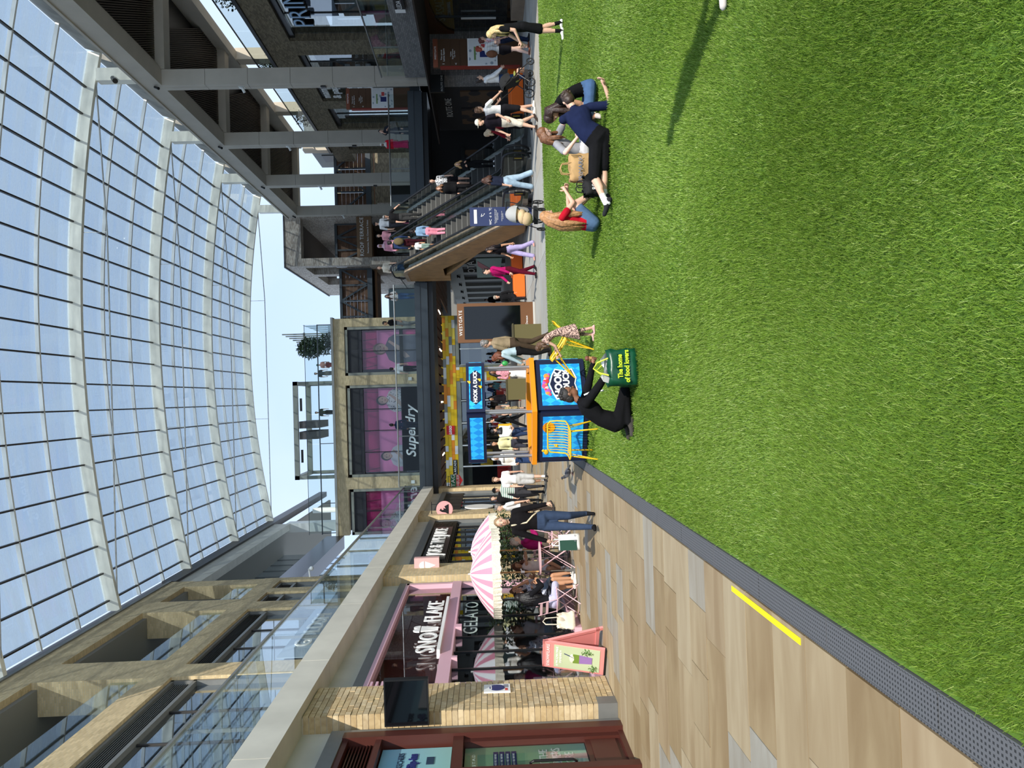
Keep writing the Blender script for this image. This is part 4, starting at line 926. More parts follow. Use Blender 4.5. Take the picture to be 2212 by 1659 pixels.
ron = thing('shop_name_sign', 'white ROUTE ONE letters above the dark shop beside the escalator', 'sign', (13.46, 35.5, 3.05)); text('ROUTE ONE', .42, (0, 0, 0), '-x', mat('dim white letters', (190, 190, 186), .5), ron, sx=.9, space=1.1)
rb2 = thing('blade_sign', 'black square ROUTE ONE hanging sign on the grey brick pier', 'sign', (12.95, 31.5, 3.38)); B(-.36, .36, -.06, .06, -.3, .3).build('sign_box', blackm, rb2); text('ROUTE ONE', .12, (.0, -.065, -.2), '-y', mat('dim white letters', (190, 190, 186), .5), rb2, ext=.002)
MB().bar((.3, .0, .32), (.5, .0, .32), .04).bar((-.3, 0, .32), (.3, 0, .32), .03).build('bracket', blackm, rb2)
led = thing('edge_sign', 'small black and white LED sign on the grey brick band', 'sign', (15.12, 29.2, 4.62)); B(-.06, .06, -.4, .35, -.2, .2).build('sign_board', blackm, led); text('LEDA', .26, (-.065, 0, 0), '-x', wlet, led, ext=.002); B(-.07, .05, .35, .6, -.2, .2).build('white_end', white, led)
# wall posters and lamps in the passage
ps_ = thing('wall_poster', 'tall green and red poster on the passage wall under the escalator', 'poster', (10.13, 66, 0)); B(-.0, .05, -10, -1, .3, 2.2).build('panel', mat('poster sage green', (96, 116, 98), .6), ps_); MB().prism([(-3, .4), (-9, 2.1), (-7, 2.1), (-1.6, .9)], -.02, 0, 'x').build('red_shape', mat('poster red', (150, 30, 34), .6), ps_); text('OTA', .8, (-.03, -6.5, 2.6), '-x', blackm, ps_, sx=3.2)

# orange cube seats
orm = mat('orange seat vinyl', (238, 108, 20), .5)
def cube_seat(label, loc, s=(.9, .7, .48), rz=0.):
    t = thing('cube_seat', label, 'seat', loc, rz, 'orange cube seats'); x, y, z = s
    MB().loft([[(-x/2, -y/2, .04), (x/2, -y/2, .04), (x/2, y/2, .04), (-x/2, y/2, .04)], [(-x/2, -y/2, z-.03), (x/2, -y/2, z-.03), (x/2, y/2, z-.03), (-x/2, y/2, z-.03)], [(-x/2+.03, -y/2+.03, z), (x/2-.03, -y/2+.03, z), (x/2-.03, y/2-.03, z), (-x/2+.03, y/2-.03, z)]]).build('cushion', orm, t); B(-x/2+.05, x/2-.05, -y/2+.05, y/2-.05, 0, .04).build('foot', blackm, t)
cube_seat('long orange seat against the brick pier beside the map totem', (12.3, 30.4, 0), (1.6, .8, .5)); cube_seat('orange seat behind the wheels of the pushed pram', (11.2, 28.6, 0), (1.5, .8, .5))
cube_seat('orange seat beside the woman in the pink jumper', (4.5, 31.6, 0), (.9, .9, .5)); cube_seat('orange seat seen past the foot of the escalator', (8.6, 34.5, 0), (1.6, .8, .95))
cube_seat('orange seat behind the woman in lilac trousers', (5.6, 33.0, 0), (.9, .9, .5))
# ================================================================= ESCALATORS
steel = mat('brushed steel', (170, 170, 166), .3, .9)
rubber = mat('black rubber', (22, 22, 24), .5)
stepm = mat('grey step tread', (112, 112, 108), .6, .3, var=.1, scale=3); stepr = mat('dark step riser', (66, 66, 64), .6, .3)
escglass = glassmat('escalator glass', (206, 210, 204), .12)
ESC = (8.02, 25.6, .053)
def ez(y):
    if y < 1.5: return 0.
    if y > 10.35: return 5.1
    return (y-1.5)*5.1/8.85
def esc_world(lane, y):
    """world position of a step at run y; lane 0 right, 1 left"""
    x = .72 if lane == 0 else -.72; c, s = math.cos(ESC[2]), math.sin(ESC[2])
    return (ESC[0]+x*c-y*s, ESC[1]+x*s+y*c, (math.floor((y-1.5)/.4)*.4+.4)*5.1/8.85 if 1.5 < y < 10.35 else ez(y))
prof = [(-.3, 0)]+[(y, ez(y)) for y in (0, .7, 1.3, 1.7, 2.4, 4, 6, 8, 9.6, 10.2, 10.6, 11.4, 12.3)]
def railpts(x):
    a = [(x, -.2+.42*math.cos(t)+.0, .52+.42*math.sin(t)) for t in np.linspace(1.5*PI, .55*PI, 9)]
    a = [(x, p[1]-.1, p[2]) for p in a]
    m = [(x, y, z+.96) for y, z in prof[1:]]
    e = [(x, 12.3+.42*math.sin(t), 5.1+.53+.43*math.cos(t)) for t in np.linspace(.1*PI, PI, 8)]
    return a+m+e
def escalator(label, x0, x1, side=None):
    t = thing('escalator', label, 'escalator', (ESC[0], ESC[1], 0), ESC[2])
    st = None
    for k in range(22):
        y = 1.5+k*.4; z = (k+1)*.4*5.1/8.85
        if st is None:
            mb = MB().box(x0+.16, x1-.16, 0, .42, -.03, 0); mb.cur = 1; mb.box(x0+.16, x1-.16, 0, .03, -.23, -.03)
            st = mb.build('step', [stepm, stepr], t, loc=(0, y, z))
        else: inst(st, 'step', t, (0, y, z))
    B(x0+.16, x1-.16, -.2, 1.5, .0, .012).build('comb_plate', steel, t); B(x0+.16, x1-.16, 10.2, 12.6, 5.06, 5.1).build('comb_plate', steel, t)
    MB().prism([(y, z-.7) for y, z in prof if y > 1.4 and y < 11]+[(y, z-.12) for y, z in reversed(prof) if y > 1.4 and y < 11], x0+.1, x1-.1, 'x').build('truss', blackm, t)
    for x in (x0+.08, x1-.08):
        up = [(y, z+.93) for y, z in prof]; lo_ = [(y, z+.12) for y, z in reversed(prof)]
        MB().prism(up+lo_, x-.006, x+.006, 'x').build('glass_balustrade', escglass, t)
        MB().prism([(y, z+.14) for y, z in prof]+[(y, z-.15) for y, z in reversed(prof)], x-.08, x+.08, 'x').build('skirt', steel, t)
        MB().tube(railpts(x), .042, 8).build('handrail', rubber, t, smooth=True)
        e = MB().tube([(x, p[1], p[2]-.03) for p in railpts(x)][-9:], .02, 6).build('newel_trim', steel, t)
        bx = B(x-.02, x+.02, -.34, -.02, .25, .62).build('newel_panel', blackm, t); B(x-.03, x+.03, -.26, -.22, .34, .58).build('safety_label', mat('yellow and blue label', (206, 176, 60), .5), bx)
    return t
e1 = escalator('right-hand escalator carrying the man in the black t-shirt', .04, 1.4); e2 = escalator('left-hand timber-sided escalator behind the navy sign', -1.4, -.04)
# timber cladding of the left flank
bd = MB(); y = .5
while y < 12.3:
    z1 = ez(y)+.16; z0 = max(0.1, ez(min(y+.6, 12))-1.55 if y < 11.2 else 3.3)
    if z1-z0 > .05: bd.box(-1.56, -1.5, y+.004, y+.116, z0, z1)
    y += .12
bd.build('timber_cladding', wood, e2, kind='stuff')
MB().prism([(y, z+.34) for y, z in prof if y >= 0]+[(y, z+.16) for y, z in reversed(prof) if y >= 0], -1.58, -1.44, 'x').build('timber_capping', mat('weathered timber capping', (150, 132, 110), .7, var=.3, scale=4), e2)
MB().box(-1.58, -1.44, .4, 2.0, 0, .12).build('kick_plate', mat('dark brown kick plate', (60, 42, 34), .6), e2)
MB().prism([(2.2, .1), (11.2, 3.3), (12.3, 3.3), (12.3, 3.45), (11.1, 3.45), (2.2, .25)], -1.5, 1.5, 'x').build('timber_soffit', wood, e2)
MB().box(-1.58, 1.5, 11.9, 12.35, 3.3, 4.9).build('end_cladding', wood, e2)
# ================================================================= HOOK A DUCK STALL
hd = thing('game_stall', 'blue diamond-patterned HOOK A DUCK game stall with orange counter', 'stall', (-.27, 13.97, 0), .0)
nav = mat('dark navy frame', (24, 32, 62), .45); dia = diamond('blue harlequin print', (30, 150, 236), (52, 190, 250), .125, .19); org = mat('orange counter', (240, 150, 26), .4)
yel = mat('duck yellow', (246, 196, 40), .5)
hexp = [(math.cos(math.radians(-90+60*k)), math.sin(math.radians(-90+60*k))) for k in range(6)]
def hexring(r0, r1, z0, z1):
    mb = MB(); n = 6
    vs = [(x*r, y*r, z) for z in (z0, z1) for r in (r0, r1) for x, y in hexp]
    fs = []
    for k in range(n):
        j = (k+1) % n; fs += [(k, j, 6+j, 6+k), (12+k, 18+k, 18+j, 12+j), (k, 12+k, 12+j, j), (6+k, 6+j, 18+j, 18+k)]
    return mb.add(vs, fs)
hexring(.80, 1.08, .90, .98).build('counter', org, hd); hexring(.80, .84, .82, .90).build('counter_lip', org, hd); hexring(.0, .82, .70, .74).build('water_trough', mat('dark trough', (30, 50, 80), .2), hd)
MB().lathe([(0, .0), (.98, 0), (.98, .05), (0, .05)], n=6).build('base', nav, hd).rotation_euler = (0, 0, PI/6)
for k in range(6):
    a_, b_ = Vector(hexp[k]+(0,)), Vector(hexp[(k+1) % 6]+(0,)); mid = (a_+b_)/2; ang = math.atan2(b_.y-a_.y, b_.x-a_.x)
    pn = MB().box(-.49, .49, -.03, .03, .03, .88).build('side_frame', nav, hd, loc=mid); pn.rotation_euler = (0, 0, ang)
    B(-.41, .41, -.04, -.03, .11, .80).build('diamond_panel', dia, pn)
    tn = MB().box(-.48, .48, -.03, .03, 1.77, 2.09).build('top_frame', nav, hd, loc=mid*.98); tn.rotation_euler = (0, 0, ang)
    B(-.42, .42, -.04, -.03, 1.82, 2.04).build('diamond_panel', dia, tn)
    MB().cone((hexp[k][0]*.9, hexp[k][1]*.9, .98), (hexp[k][0]*.9, hexp[k][1]*.9, 1.78), .028, .028, 10).build('pole', mat('grey tube', (168, 168, 170), .35, .6), hd)
    if k in (0, 5):
        if k == 0:   # face to the right of the near corner
            sh = MB().prism([(-.27, -.06), (-.31, .1), (-.19, .16), (0, .22), (.19, .16), (.31, .1), (.27, -.06), (.31, -.2), (.12, -.27), (0, -.24), (-.12, -.27), (-.31, -.2)], -.052, -.042, 'y').build('crest', white, pn, loc=(0, 0, .45))
            MB().prism([(x*.9, z*.9) for x, z in [(-.27, -.06), (-.31, .1), (-.19, .16), (0, .22), (.19, .16), (.31, .1), (.27, -.06), (.31, -.2), (.12, -.27), (0, -.24), (-.12, -.27), (-.31, -.2)]], -.058, -.052, 'y').build('crest_field', nav, pn, loc=(0, 0, .45))
            text('HOOK', .17, (0, -.06, .5), '-y', wlet, pn, ext=.002, bold=.008); text('A DUCK', .15, (0, -.06, .36), '-y', wlet, pn, ext=.002, bold=.006)
            fl = [(220, 80, 120), (240, 150, 60), (180, 90, 180), (230, 60, 60), (240, 200, 190)]
            for j in range(13): MB().ell((-.2+j*.033, -.05, .66+.06*math.sin(j*.26)+.02*(j % 2)), .03+.012*(j % 3), .012, .03+.012*(j % 3), 8, 6).build('flower', mat('flower %d' % (j % 5), fl[j % 5], .6), pn)
        tp = None
        if k == 0:
            MB().prism([(-.34, 0), (-.26, .09), (.26, .09), (.34, 0), (.26, -.09), (-.26, -.09)], -.05, -.042, 'y').build('name_plate', nav, tn, loc=(0, 0, 1.93)); text('HOOK A DUCK', .088, (0, -.055, 1.93), '-y', wlet, tn, ext=.002, bold=.004)
            for x, z in ((.1, 2.03), (0, 1.84), (.14, 1.85)): MB().ell((x, -.05, z), .03, .01, .022, 8, 6).ell((x+.015, -.05, z+.025), .015, .01, .015, 6, 5).build('duck_print', yel, tn)
        else:
            o_ = MB().lathe([(0, 0), (.105, 0), (.105, .008), (0, .008)], n=24).build('price_disc', org, pn, loc=(.2, -.042, .70)); o_.rotation_euler = (PI/2, 0, 0)
            text('FREE TO\nPLAY', .05, (.2, -.052, .715), '-y', mat('ink brown', (80, 50, 20), .5), pn, ext=.001)
            for x, z, q in ((-.3, .74, 1.), (-.18, .56, .55)): MB().ell((x, -.045, z), .055*q, .012, .04*q, 10, 7).ell((x+.03*q, -.045, z+.05*q), .028*q, .012, .028*q, 8, 6).build('duck_print', yel, pn)
# ================================================================= YELLOW WIRE CHAIRS
ym = mat('yellow wire', (238, 190, 24), .4)
def wirechair(label, loc, rz, tilt=None):
    t = thing('wire_chair', label, 'chair', loc, rz, 'yellow wire chairs on the lawn')
    r = .008
    # local: front is +y
    rim = [(-.25, .22, .45), (-.26, -.05, .45), (-.27, -.2, .47), (-.27, -.26, .6), (-.26, -.27, .72), (-.2, -.285, .76), (.2, -.285, .76), (.26, -.27, .72), (.27, -.26, .6), (.27, -.2, .47), (.26, -.05, .45), (.25, .22, .45), (.2, .25, .44), (-.2, .25, .44)]
    MB().tube(rim, .012, 8, closed=True).build('rim', ym, t, smooth=True)
    for k in range(11):
        x = -.22+k*.044; MB().tube([(x, .25, .44), (x, .0, .43), (x, -.17, .44), (x, -.225, .49), (x, -.27, .62), (x, -.285, .76)], .0055, 5).build('seat_wire', ym, t)
    for y, z in ((.15, .435), (.0, .43), (-.12, .435)): MB().tube([(-.26, y, .45), (-.2, y, z), (.2, y, z), (.26, y, .45)], .006, 5).build('cross_wire', ym, t)
    for sx_ in (-1, 1):
        MB().tube([(sx_*.2, .2, .44), (sx_*.25, .27, 0.0)], .011, 7).build('leg', ym, t); MB().tube([(sx_*.2, -.16, .44), (sx_*.25, -.27, 0.0)], .011, 7).build('leg', ym, t)
        MB().tube([(sx_*.19, .1, .43), (sx_*.25, .27, 0.01)], .007, 6).build('leg_brace', ym, t); MB().tube([(sx_*.19, -.08, .43), (sx_*.25, -.27, .01)], .007, 6).build('leg_brace', ym, t)
    if tilt: t.rotation_euler = tilt
    return t
wirechair('yellow wire chair standing in front of the game stall', (-.74, 12.35, 0), math.radians(168))
wirechair('tilted yellow wire chair being pulled by the girl in the dress', (.52, 12.45, .17), 0, (math.radians(35), 0, math.radians(82)))
# ================================================================= PAVEMENT CAFE
ab = thing('a_board', 'pink folding A-board with a green SNOWFLAKE drink poster', 'sign board', (-4.2, 12.05, 0), math.radians(-31.5))
def lean(mb_list, ang, z=0): pass
fp = MB().box(-.29, .29, -.02, .02, .03, 1.0).build('front_panel', mat('coral pink board', (238, 152, 148), .5), ab); fp.rotation_euler = (math.radians(-13), 0, 0)
bp_ = MB().box(-.29, -.24, -.02, .02, .0, 1.0).box(.24, .29, -.02, .02, .0, 1.0).box(-.29, .29, -.02, .02, .06, .12).box(-.29, .29, -.02, .02, .92, 1.0).box(-.25, .25, -.006, .006, .1, .95).build('back_panel', mat('coral pink board', (238, 152, 148), .5), ab, loc=(0, .44, 0)); bp_.rotation_euler = (math.radians(13), 0, 0)
B(-.25, .25, -.026, -.02, .1, .82).build('drink_poster', mat('pale green poster', (202, 216, 178), .5), fp); text('SNOWFLAKE', .075, (0, -.025, .91), '-y', wlet, fp, ext=.002, space=1.2)
text('A MATCHA MADE\nIN HEAVEN', .055, (0, -.028, .74), '-y', wlet, fp, ext=.002)
MB().prism([(-.07, .22), (.07, .22), (.095, .42), (-.095, .42)], -.034, -.028, 'y').build('printed_cup', mat('cup purple', (158, 122, 190), .5), fp); MB().prism([(-.095, .42), (.095, .42), (.1, .52), (-.1, .52)], -.034, -.028, 'y').build('printed_drink', mat('matcha green', (120, 150, 60), .5), fp)
MB().ell((0, -.03, .53), .1, .006, .045, 10, 6).build('printed_cream', mat('cream print', (236, 236, 220), .5), fp); MB().bar((.02, -.033, .5), (.09, -.033, .66), .014, .003).build('printed_straw', navy, fp)
for x, z, s_ in ((-.17, .2, 1), (.17, .3, 2)): crown(MB(), (x, -.032, z), (.07, .002, .09), 40, .05, s_).build('printed_leaves', mat('leaf print', (90, 130, 60), .6), fp, fix=False)
B(-.28, .28, -.03, .03, 0, .035).build('foot', rubber, ab)
# parasols
stripe = None
def parasol(label, loc, R, h0, h1, rot):
    t = thing('parasol', label, 'parasol', loc, rot, 'striped parasols outside the ice cream shop')
    pk, wh = mat('rose pink canvas', (222, 146, 166), .8), mat('white canvas', (240, 240, 240), .8); n = 8; per = 5
    # eight gores, each of five stripes, each stripe a strip of canvas
    mb = MB()
    def P(a, s_):
        r = R*s_; sag = 1-.045*math.sin(PI*((a*n/(2*PI)) % 1))*s_
        return (r*sag*math.cos(a), r*sag*math.sin(a), h1-(h1-h0)*(s_**1.7))
    for g in range(n):
        for q in range(per):
            a0 = 2*PI*(g+q/per)/n; a1 = 2*PI*(g+(q+1)/per)/n; mb.cur = (g*per+q) % 2
            ss_ = [.04, .25, .45, .65, .85, 1.]
            vs = [P(a, s_) for s_ in ss_ for a in (a0, a1)]
            mb.add(vs, [(2*i, 2*i+1, 2*i+3, 2*i+2) for i in range(5)])
    mb.build('canopy', [pk, wh], t, fix=False)
    fr_ = MB(); m = 160
    vs = []
    for i in range(m):
        a = 2*PI*i/m; sag = 1-.045*math.sin(PI*((a*n/(2*PI)) % 1)); w_ = 1+.012*math.sin(i*2.4); r = R*sag
        vs += [(r*math.cos(a), r*math.sin(a), h0+.015), (r*w_*1.01*math.cos(a), r*w_*1.01*math.sin(a), h0-.14-.03*abs(math.sin(a*n/2*3))-.01*math.sin(i*1.7))]
    fr_.add(vs, [(2*i, 2*i+1, (2*i+3) % (2*m), (2*i+2) % (2*m)) for i in range(m)]).build('fringe', mat('cream fringe', (232, 224, 204), .9, var=.15, scale=40, bump=.5), t, fix=False)
    for g in range(n):
        a = 2*PI*g/n; MB().tube([P(a, .05), (P(a, .5)[0], P(a, .5)[1], P(a, .5)[2]-.012), (P(a, .98)[0], P(a, .98)[1], P(a, .98)[2]-.012)], .006, 5).build('rib', white, t)
    MB().cone((0, 0, .75), (0, 0, h1), .017, .017, 8).build('upper_pole', mat('pale wood pole', (204, 160, 104), .5), t); MB().cone((0, 0, .05), (0, 0, .78), .014, .014, 8).build('lower_pole', mat('grey pole', (120, 116, 110), .4, .5), t)
    MB().cone((0, 0, h1-.02), (0, 0, h1+.05), .022, .012, 8).build('finial', white, t); MB().cone((0, 0, 1.05), (0, 0, 1.13), .028, .028, 8).bar((0, 0, 1.1), (.07, 0, 1.13), .02).build('tilt_joint', white, t)
    MB().lathe([(.22, 0), (.22, .03), (.03, .06), (.03, .2), (0, .2)], n=18).build('base', mat('grey base', (104, 104, 100), .7), t)
parasol('pink striped parasol nearest the A-board', (-3.72, 16.3, 0), .93, 1.72, 2.2, .2); parasol('pink striped parasol behind the other, beside the walking woman', (-3.44, 17.25, 0), .86, 1.76, 2.2, .5)
ptm = mat('pale pink steel', (238, 196, 202), .4)
def bistro_table(label, loc):
    t = thing('bistro_table', label, 'table', loc, .3)
    MB().lathe([(0, .70), (.33, .70), (.345, .71), (.345, .725), (0, .73)], n=28).build('tabletop', ptm, t, smooth=False)
    for s_ in (-1, 1):
        MB().tube([(-.24, s_*.2, .0), (.2, s_*.16, .70)], .009, 6).build('leg', ptm, t); MB().tube([(.24, s_*.2, .0), (-.2, s_*.16, .70)], .009, 6).build('leg', ptm, t)
        MB().tube([(s_*.24, -.2, .015), (s_*.24, .2, .015)], .008, 6).build('foot_bar', ptm, t)
    MB().tube([(0, -.18, .35), (0, .18, .35)], .007, 6).build('pivot_bar', ptm, t)
bistro_table('round pale pink folding table under the parasols', (-3.45, 16.35, 0))
def bistro_chair(label, loc, rz):
    t = thing('folding_chair', label, 'chair', loc, rz, 'pink folding chairs outside the ice cream shop')
    for s_ in (-1, 1):
        MB().tube([(s_*.19, .22, 0), (s_*.19, -.12, .45), (s_*.19, -.22, .84)], .009, 6).build('back_leg', ptm, t); MB().tube([(s_*.17, -.24, 0), (s_*.17, .16, .45)], .009, 6).build('front_leg', ptm, t)
    for k in range(5): B(-.19, .19, -.16+k*.075, -.105+k*.075, .445, .46).build('seat_slat', ptm, t)
    for z in (.66, .78): MB().bar((-.19, -.175-(z-.66)*.25, z), (.19, -.175-(z-.66)*.25, z), .012, .05).build('back_slat', ptm, t)
    for x_, y_ in ((.19, .2), (.17, -.22)): MB().tube([(-x_, y_, .03), (x_, y_, .03)], .007, 6).build('stretcher', ptm, t)
CH = {'hoodie': (-4.14, 15.55, math.radians(-38)), 'girl2': (-4.2, 16.4, math.radians(-105)), 'jeans': (-4.3, 17.1, math.radians(-150)), 'shorts': (-3.92, 17.7, math.radians(-165)), 'lady': (-3.3, 17.15, math.radians(-62)), 'empty': (-2.98, 16.3, math.radians(80))}
for k, l_ in (('hoodie', 'pink folding chair under the girl in the black jacket'), ('girl2', 'pink folding chair under the girl with a raised hand to her chin'), ('jeans', 'pink folding chair under the sitter in pale jeans'), ('shorts', 'pink folding chair under the brown-haired girl in white shorts'), ('lady', 'pink folding chair under the grey-haired woman in magenta'), ('empty', 'empty pink folding chair behind the shopping bag')):
    bistro_chair(l_, (CH[k][0], CH[k][1], 0), CH[k][2])
# ================================================================= BAGS
def bag(name, label, loc, rz, w, d, h, m, handles=None, cat='bag', taper=.92, crumple=.012, hm=None, seed=1, flop=0.):
    t = thing(name, label, cat, loc, rz); rr = random.Random(seed); rings = []
    for i in range(7):
        z = h*i/6; k = 1-(1-taper)*i/6; n = 20; ring = []
        for j in range(n):
            a = 2*PI*j/n; c_, s_ = math.cos(a), math.sin(a); q = 1/max(abs(c_), abs(s_)); q = min(q, 1.32)
            ring.append((c_*q*w/2*k+rr.gauss(0, crumple)*(i > 0)+flop*i/6*.1, s_*q*d/2*(k if i < 6 else k*.8)+rr.gauss(0, crumple)*(i > 0), z+rr.gauss(0, crumple*.6)*(i > 0)))
        rings.append(ring)
    inner = [[(p[0]*.94, p[1]*.94, p[2]-.02) for p in rings[-1]], [(p[0]*.9, p[1]*.9, h*.55) for p in rings[3]]]
    body = MB().loft(rings+inner).build('body', m, t, smooth=True, fix=False)
    if handles:
        for s_ in (-1, 1): MB().tube([(-w*.2, s_*d*.4, h*.95), (-w*.17, s_*d*.36, h+handles*.8), (0, s_*d*.3, h+handles), (w*.17, s_*d*.36, h+handles*.8), (w*.2, s_*d*.4, h*.95)], .008, 6).build('handle', hm or m, t)
    return t, body
gb_, bb_ = bag('shopping_bag', 'dark green supermarket bag lettered The home of food lovers beside the kneeling man', (.29, 8.85, 0), math.radians(8), .44, .2, .35, mat('dark green bag plastic', (14, 74, 48), .35, var=.15, scale=5, bump=.3), .0, seed=3)
lime = mat('lime yellow print', (196, 214, 40), .5)
text('The home\nof food lovers', .078, (0, -.118, .17), '-y', lime, gb_, ext=.002, sx=.85, bold=.003)
MB().tube([(-.1, -.1, .34), (-.06, -.05, .44), (.0, .0, .5), (.06, -.05, .46), (.1, -.1, .34)], .01, 6).tube([(-.1, .1, .34), (-.02, .06, .46), (.08, .1, .36)], .01, 6).build('handle', mat('lime strap', (206, 222, 60), .5), gb_)
MB().loft([[(-.18+.36*i/5, .05*math.sin(i*2), .32+.06*math.sin(i*3.1)) for i in range(6)], [(-.16+.32*i/5, -.04+.05*math.sin(i*2.4), .40+.03*math.sin(i*2.1)) for i in range(6)]], caps=False).build('white_wrapping', white, gb_, fix=False)
bag('paper_bag', 'large brown paper PRIMARK shopping bag between the people on the lawn', (3.3, 11.15, 0), math.radians(-10), .40, .2, .44, mat('brown kraft paper', (186, 150, 100), .8, var=.12, scale=6, bump=.4), .13, seed=5, crumple=.014)
pbt = [o for o in C.objects if o.name.startswith('paper_bag')][0]; text('PRIMARK', .09, (-.02, -.118, .28), '-y', mat('faded blue print', (120, 130, 150), .6), pbt, ext=.001)
bkb, _ = bag('tote_bag', 'small black cloth bag with white letters by the lying man', (2.98, 10.95, 0), .3, .3, .16, .27, mat('black cloth bag', (16, 16, 18), .8), .1, seed=6, crumple=.02); text('RS WI', .09, (0, -.105, .12), '-y', wlet, bkb, ext=.002)
tb_, _ = bag('tote_bag', 'cream canvas tote bag hanging from the chair of the girl in black', (-4.5, 15.35, .12), .4, .34, .1, .36, mat('cream canvas', (228, 218, 198), .9, var=.08, scale=12, bump=.3), .28, seed=8, taper=.8)
sb_, _ = bag('carrier_bag', 'white and dark green carrier bag held by the walking woman', (-2.43, 12.66, .29), .25, .27, .13, .34, white, .12, seed=9, crumple=.004); B(-.136, .03, -.07, -.066, .05, .33).build('green_side', mat('dark green print', (20, 66, 50), .5), sb_); text('o . o', .06, (.06, -.072, .08), '-y', mat('grey print', (140, 140, 150), .5), sb_, ext=.001)
# ================================================================= NAVY SIGN, STROLLERS, BINS, PIGEON
ns_ = thing('information_board', 'navy blue directional board standing at the foot of the escalator', 'sign board', (6.12, 26.0, 0), .05)
B(-.32, .32, -.03, .03, .02, 2.12).build('board', mat('navy board', (36, 50, 92), .5), ns_); B(-.4, .4, -.2, .2, 0, .02).build('foot_plate', steel, ns_); B(-.24, .24, -.035, -.03, 1.88, 1.98).build('white_strip', white, ns_)
text('<-', .2, (.05, -.036, 1.68), '-y', wlet, ns_, ext=.002, rot=(PI/2, .7, 0)); text('WC  d  h  Y|', .11, (0, -.036, 1.42), '-y', wlet, ns_, ext=.002)
text('The Customer Service desk\nis located on the Lower\nGround Floor', .045, (0, -.036, 1.22), '-y', wlet, ns_, ext=.001); text('Stroller hire and first aid\nare also there', .035, (0, -.036, 1.02), '-y', wlet, ns_, ext=.001)
whm = mat('black tyre', (20, 20, 20), .7); frm = mat('black pram frame', (26, 26, 28), .4)
def wheel(mb, c, r, ax=(1, 0, 0), w=.035):
    c = Vector(c); A = Vector(ax); u = Vector((0, 0, 1)); v = A.cross(u).normalized()
    pts = [c+(u*math.cos(t)+v*math.sin(t))*r for t in np.linspace(0, 2*PI, 20, endpoint=False)]
    mb.tube(pts, w/2, 6, closed=True)
    for k in range(5):
        t = 2*PI*k/5; mb.tube([c, c+(u*math.cos(t)+v*math.sin(t))*r], .008, 4)
    mb.ell(c, w*.6, w*.6, w*.6, 8, 6)
def pram(label, loc, rz, seatm, hoodm, bl=None, child=False):
    t = thing('pram', label, 'pram', loc, rz)   # local: travels +y, handle at -y
    for x in (-.27, .27):
        for y, r in ((.42, .11), (-.3, .15)):
            mb = MB(); wheel(mb, (x, y, r+.012), r); mb.build('wheel', whm, t)
        MB().tube([(x, .42, .13), (x*.95, .2, .38), (x*.95, -.25, .75), (x*.9, -.5, 1.02)], .014, 6).build('frame_bar', frm, t); MB().tube([(x, -.3, .16), (x*.95, -.02, .5)], .014, 6).build('frame_bar', frm, t)
    MB().tube([(-.24, -.5, 1.02), (0, -.53, 1.04), (.24, -.5, 1.02)], .017, 8).build('handle', rubber, t)
    MB().tube([(-.27, -.3, .16), (.27, -.3, .16)], .012, 6).build('axle', frm, t)
    MB().loft([[(x*.2, y, z) for x in (-1, 1)]+[(x*.2, y-.03, z-.04) for x in (1, -1)] for y, z in ((.28, .48), (.05, .5), (-.02, .52), (-.2, .92))]).build('seat', seatm, t)
    MB().box(-.2, .2, -.2, .2, .2, .3).build('basket', mat('black basket mesh', (34, 34, 36), .8), t)
    hd_ = MB(); rings = []
    for k in range(6):
        a = math.radians(10+k*26); rings.append([(.23*math.cos(q), -.12+.34*math.sin(q)*math.cos(a)*(.95), .74+.34*math.sin(q)*math.sin(a)) for q in np.linspace(0, PI, 9)])
    hd_.loft(rings, caps=False).build('hood', hoodm, t, smooth=True, fix=False)
    if bl:
        mb = MB().ell((0, .12, .62), .2, .26, .13, 12, 8).ell((.03, .25, .5), .19, .18, .16, 12, 8).ell((-.02, -.05, .8), .17, .16, .16, 12, 8); mb.build('folded_coat', bl, t, smooth=True)
    if child:
        MB().ell((0, -.02, .62), .1, .08, .16, 10, 8).ell((-.12, .1, .6), .04, .12, .04, 8, 6).ell((.12, .1, .6), .04, .12, .04, 8, 6).build('child_body', mat('olive child shirt', (140, 144, 70), .85), t, smooth=True)
        MB().ell((0, .0, .85), .075, .085, .095, 12, 8).build('child_head', mat('skin light', (222, 176, 150), .55), t, smooth=True); MB().ell((0, -.02, .88), .08, .085, .08, 12, 8).build('child_hair', mat('hair dark brown', (44, 30, 24), .6), t, smooth=True)
        MB().tube([(-.06, .1, .52), (-.06, .3, .5), (-.06, .34, .3)], .035, 8).tube([(.06, .1, .52), (.06, .3, .5), (.06, .34, .3)], .035, 8).build('child_legs', mat('skin light', (222, 176, 150), .55), t, smooth=True)
pram('pushchair loaded with a beige coat and grey hood beside the navy board', (4.95, 20.95, 0), math.radians(150), mat('grey pram fabric', (130, 130, 130), .9), mat('pale grey pram hood', (176, 176, 174), .9), mat('beige padded coat', (206, 178, 138), .85, var=.12, scale=6, bump=.3))
pram('black pushchair with a small child pushed past the orange seat', (9.55, 23.0, 0), math.radians(-75), mat('black pram fabric', (28, 28, 30), .9), mat('black pram fabric', (28, 28, 30), .9), child=True)
pram('dark double pushchair with the couple below the round pink sign', (-3.75, 25.6, 0), math.radians(185), mat('black pram fabric', (28, 28, 30), .9), mat('dark blue pram hood', (40, 50, 66), .9))
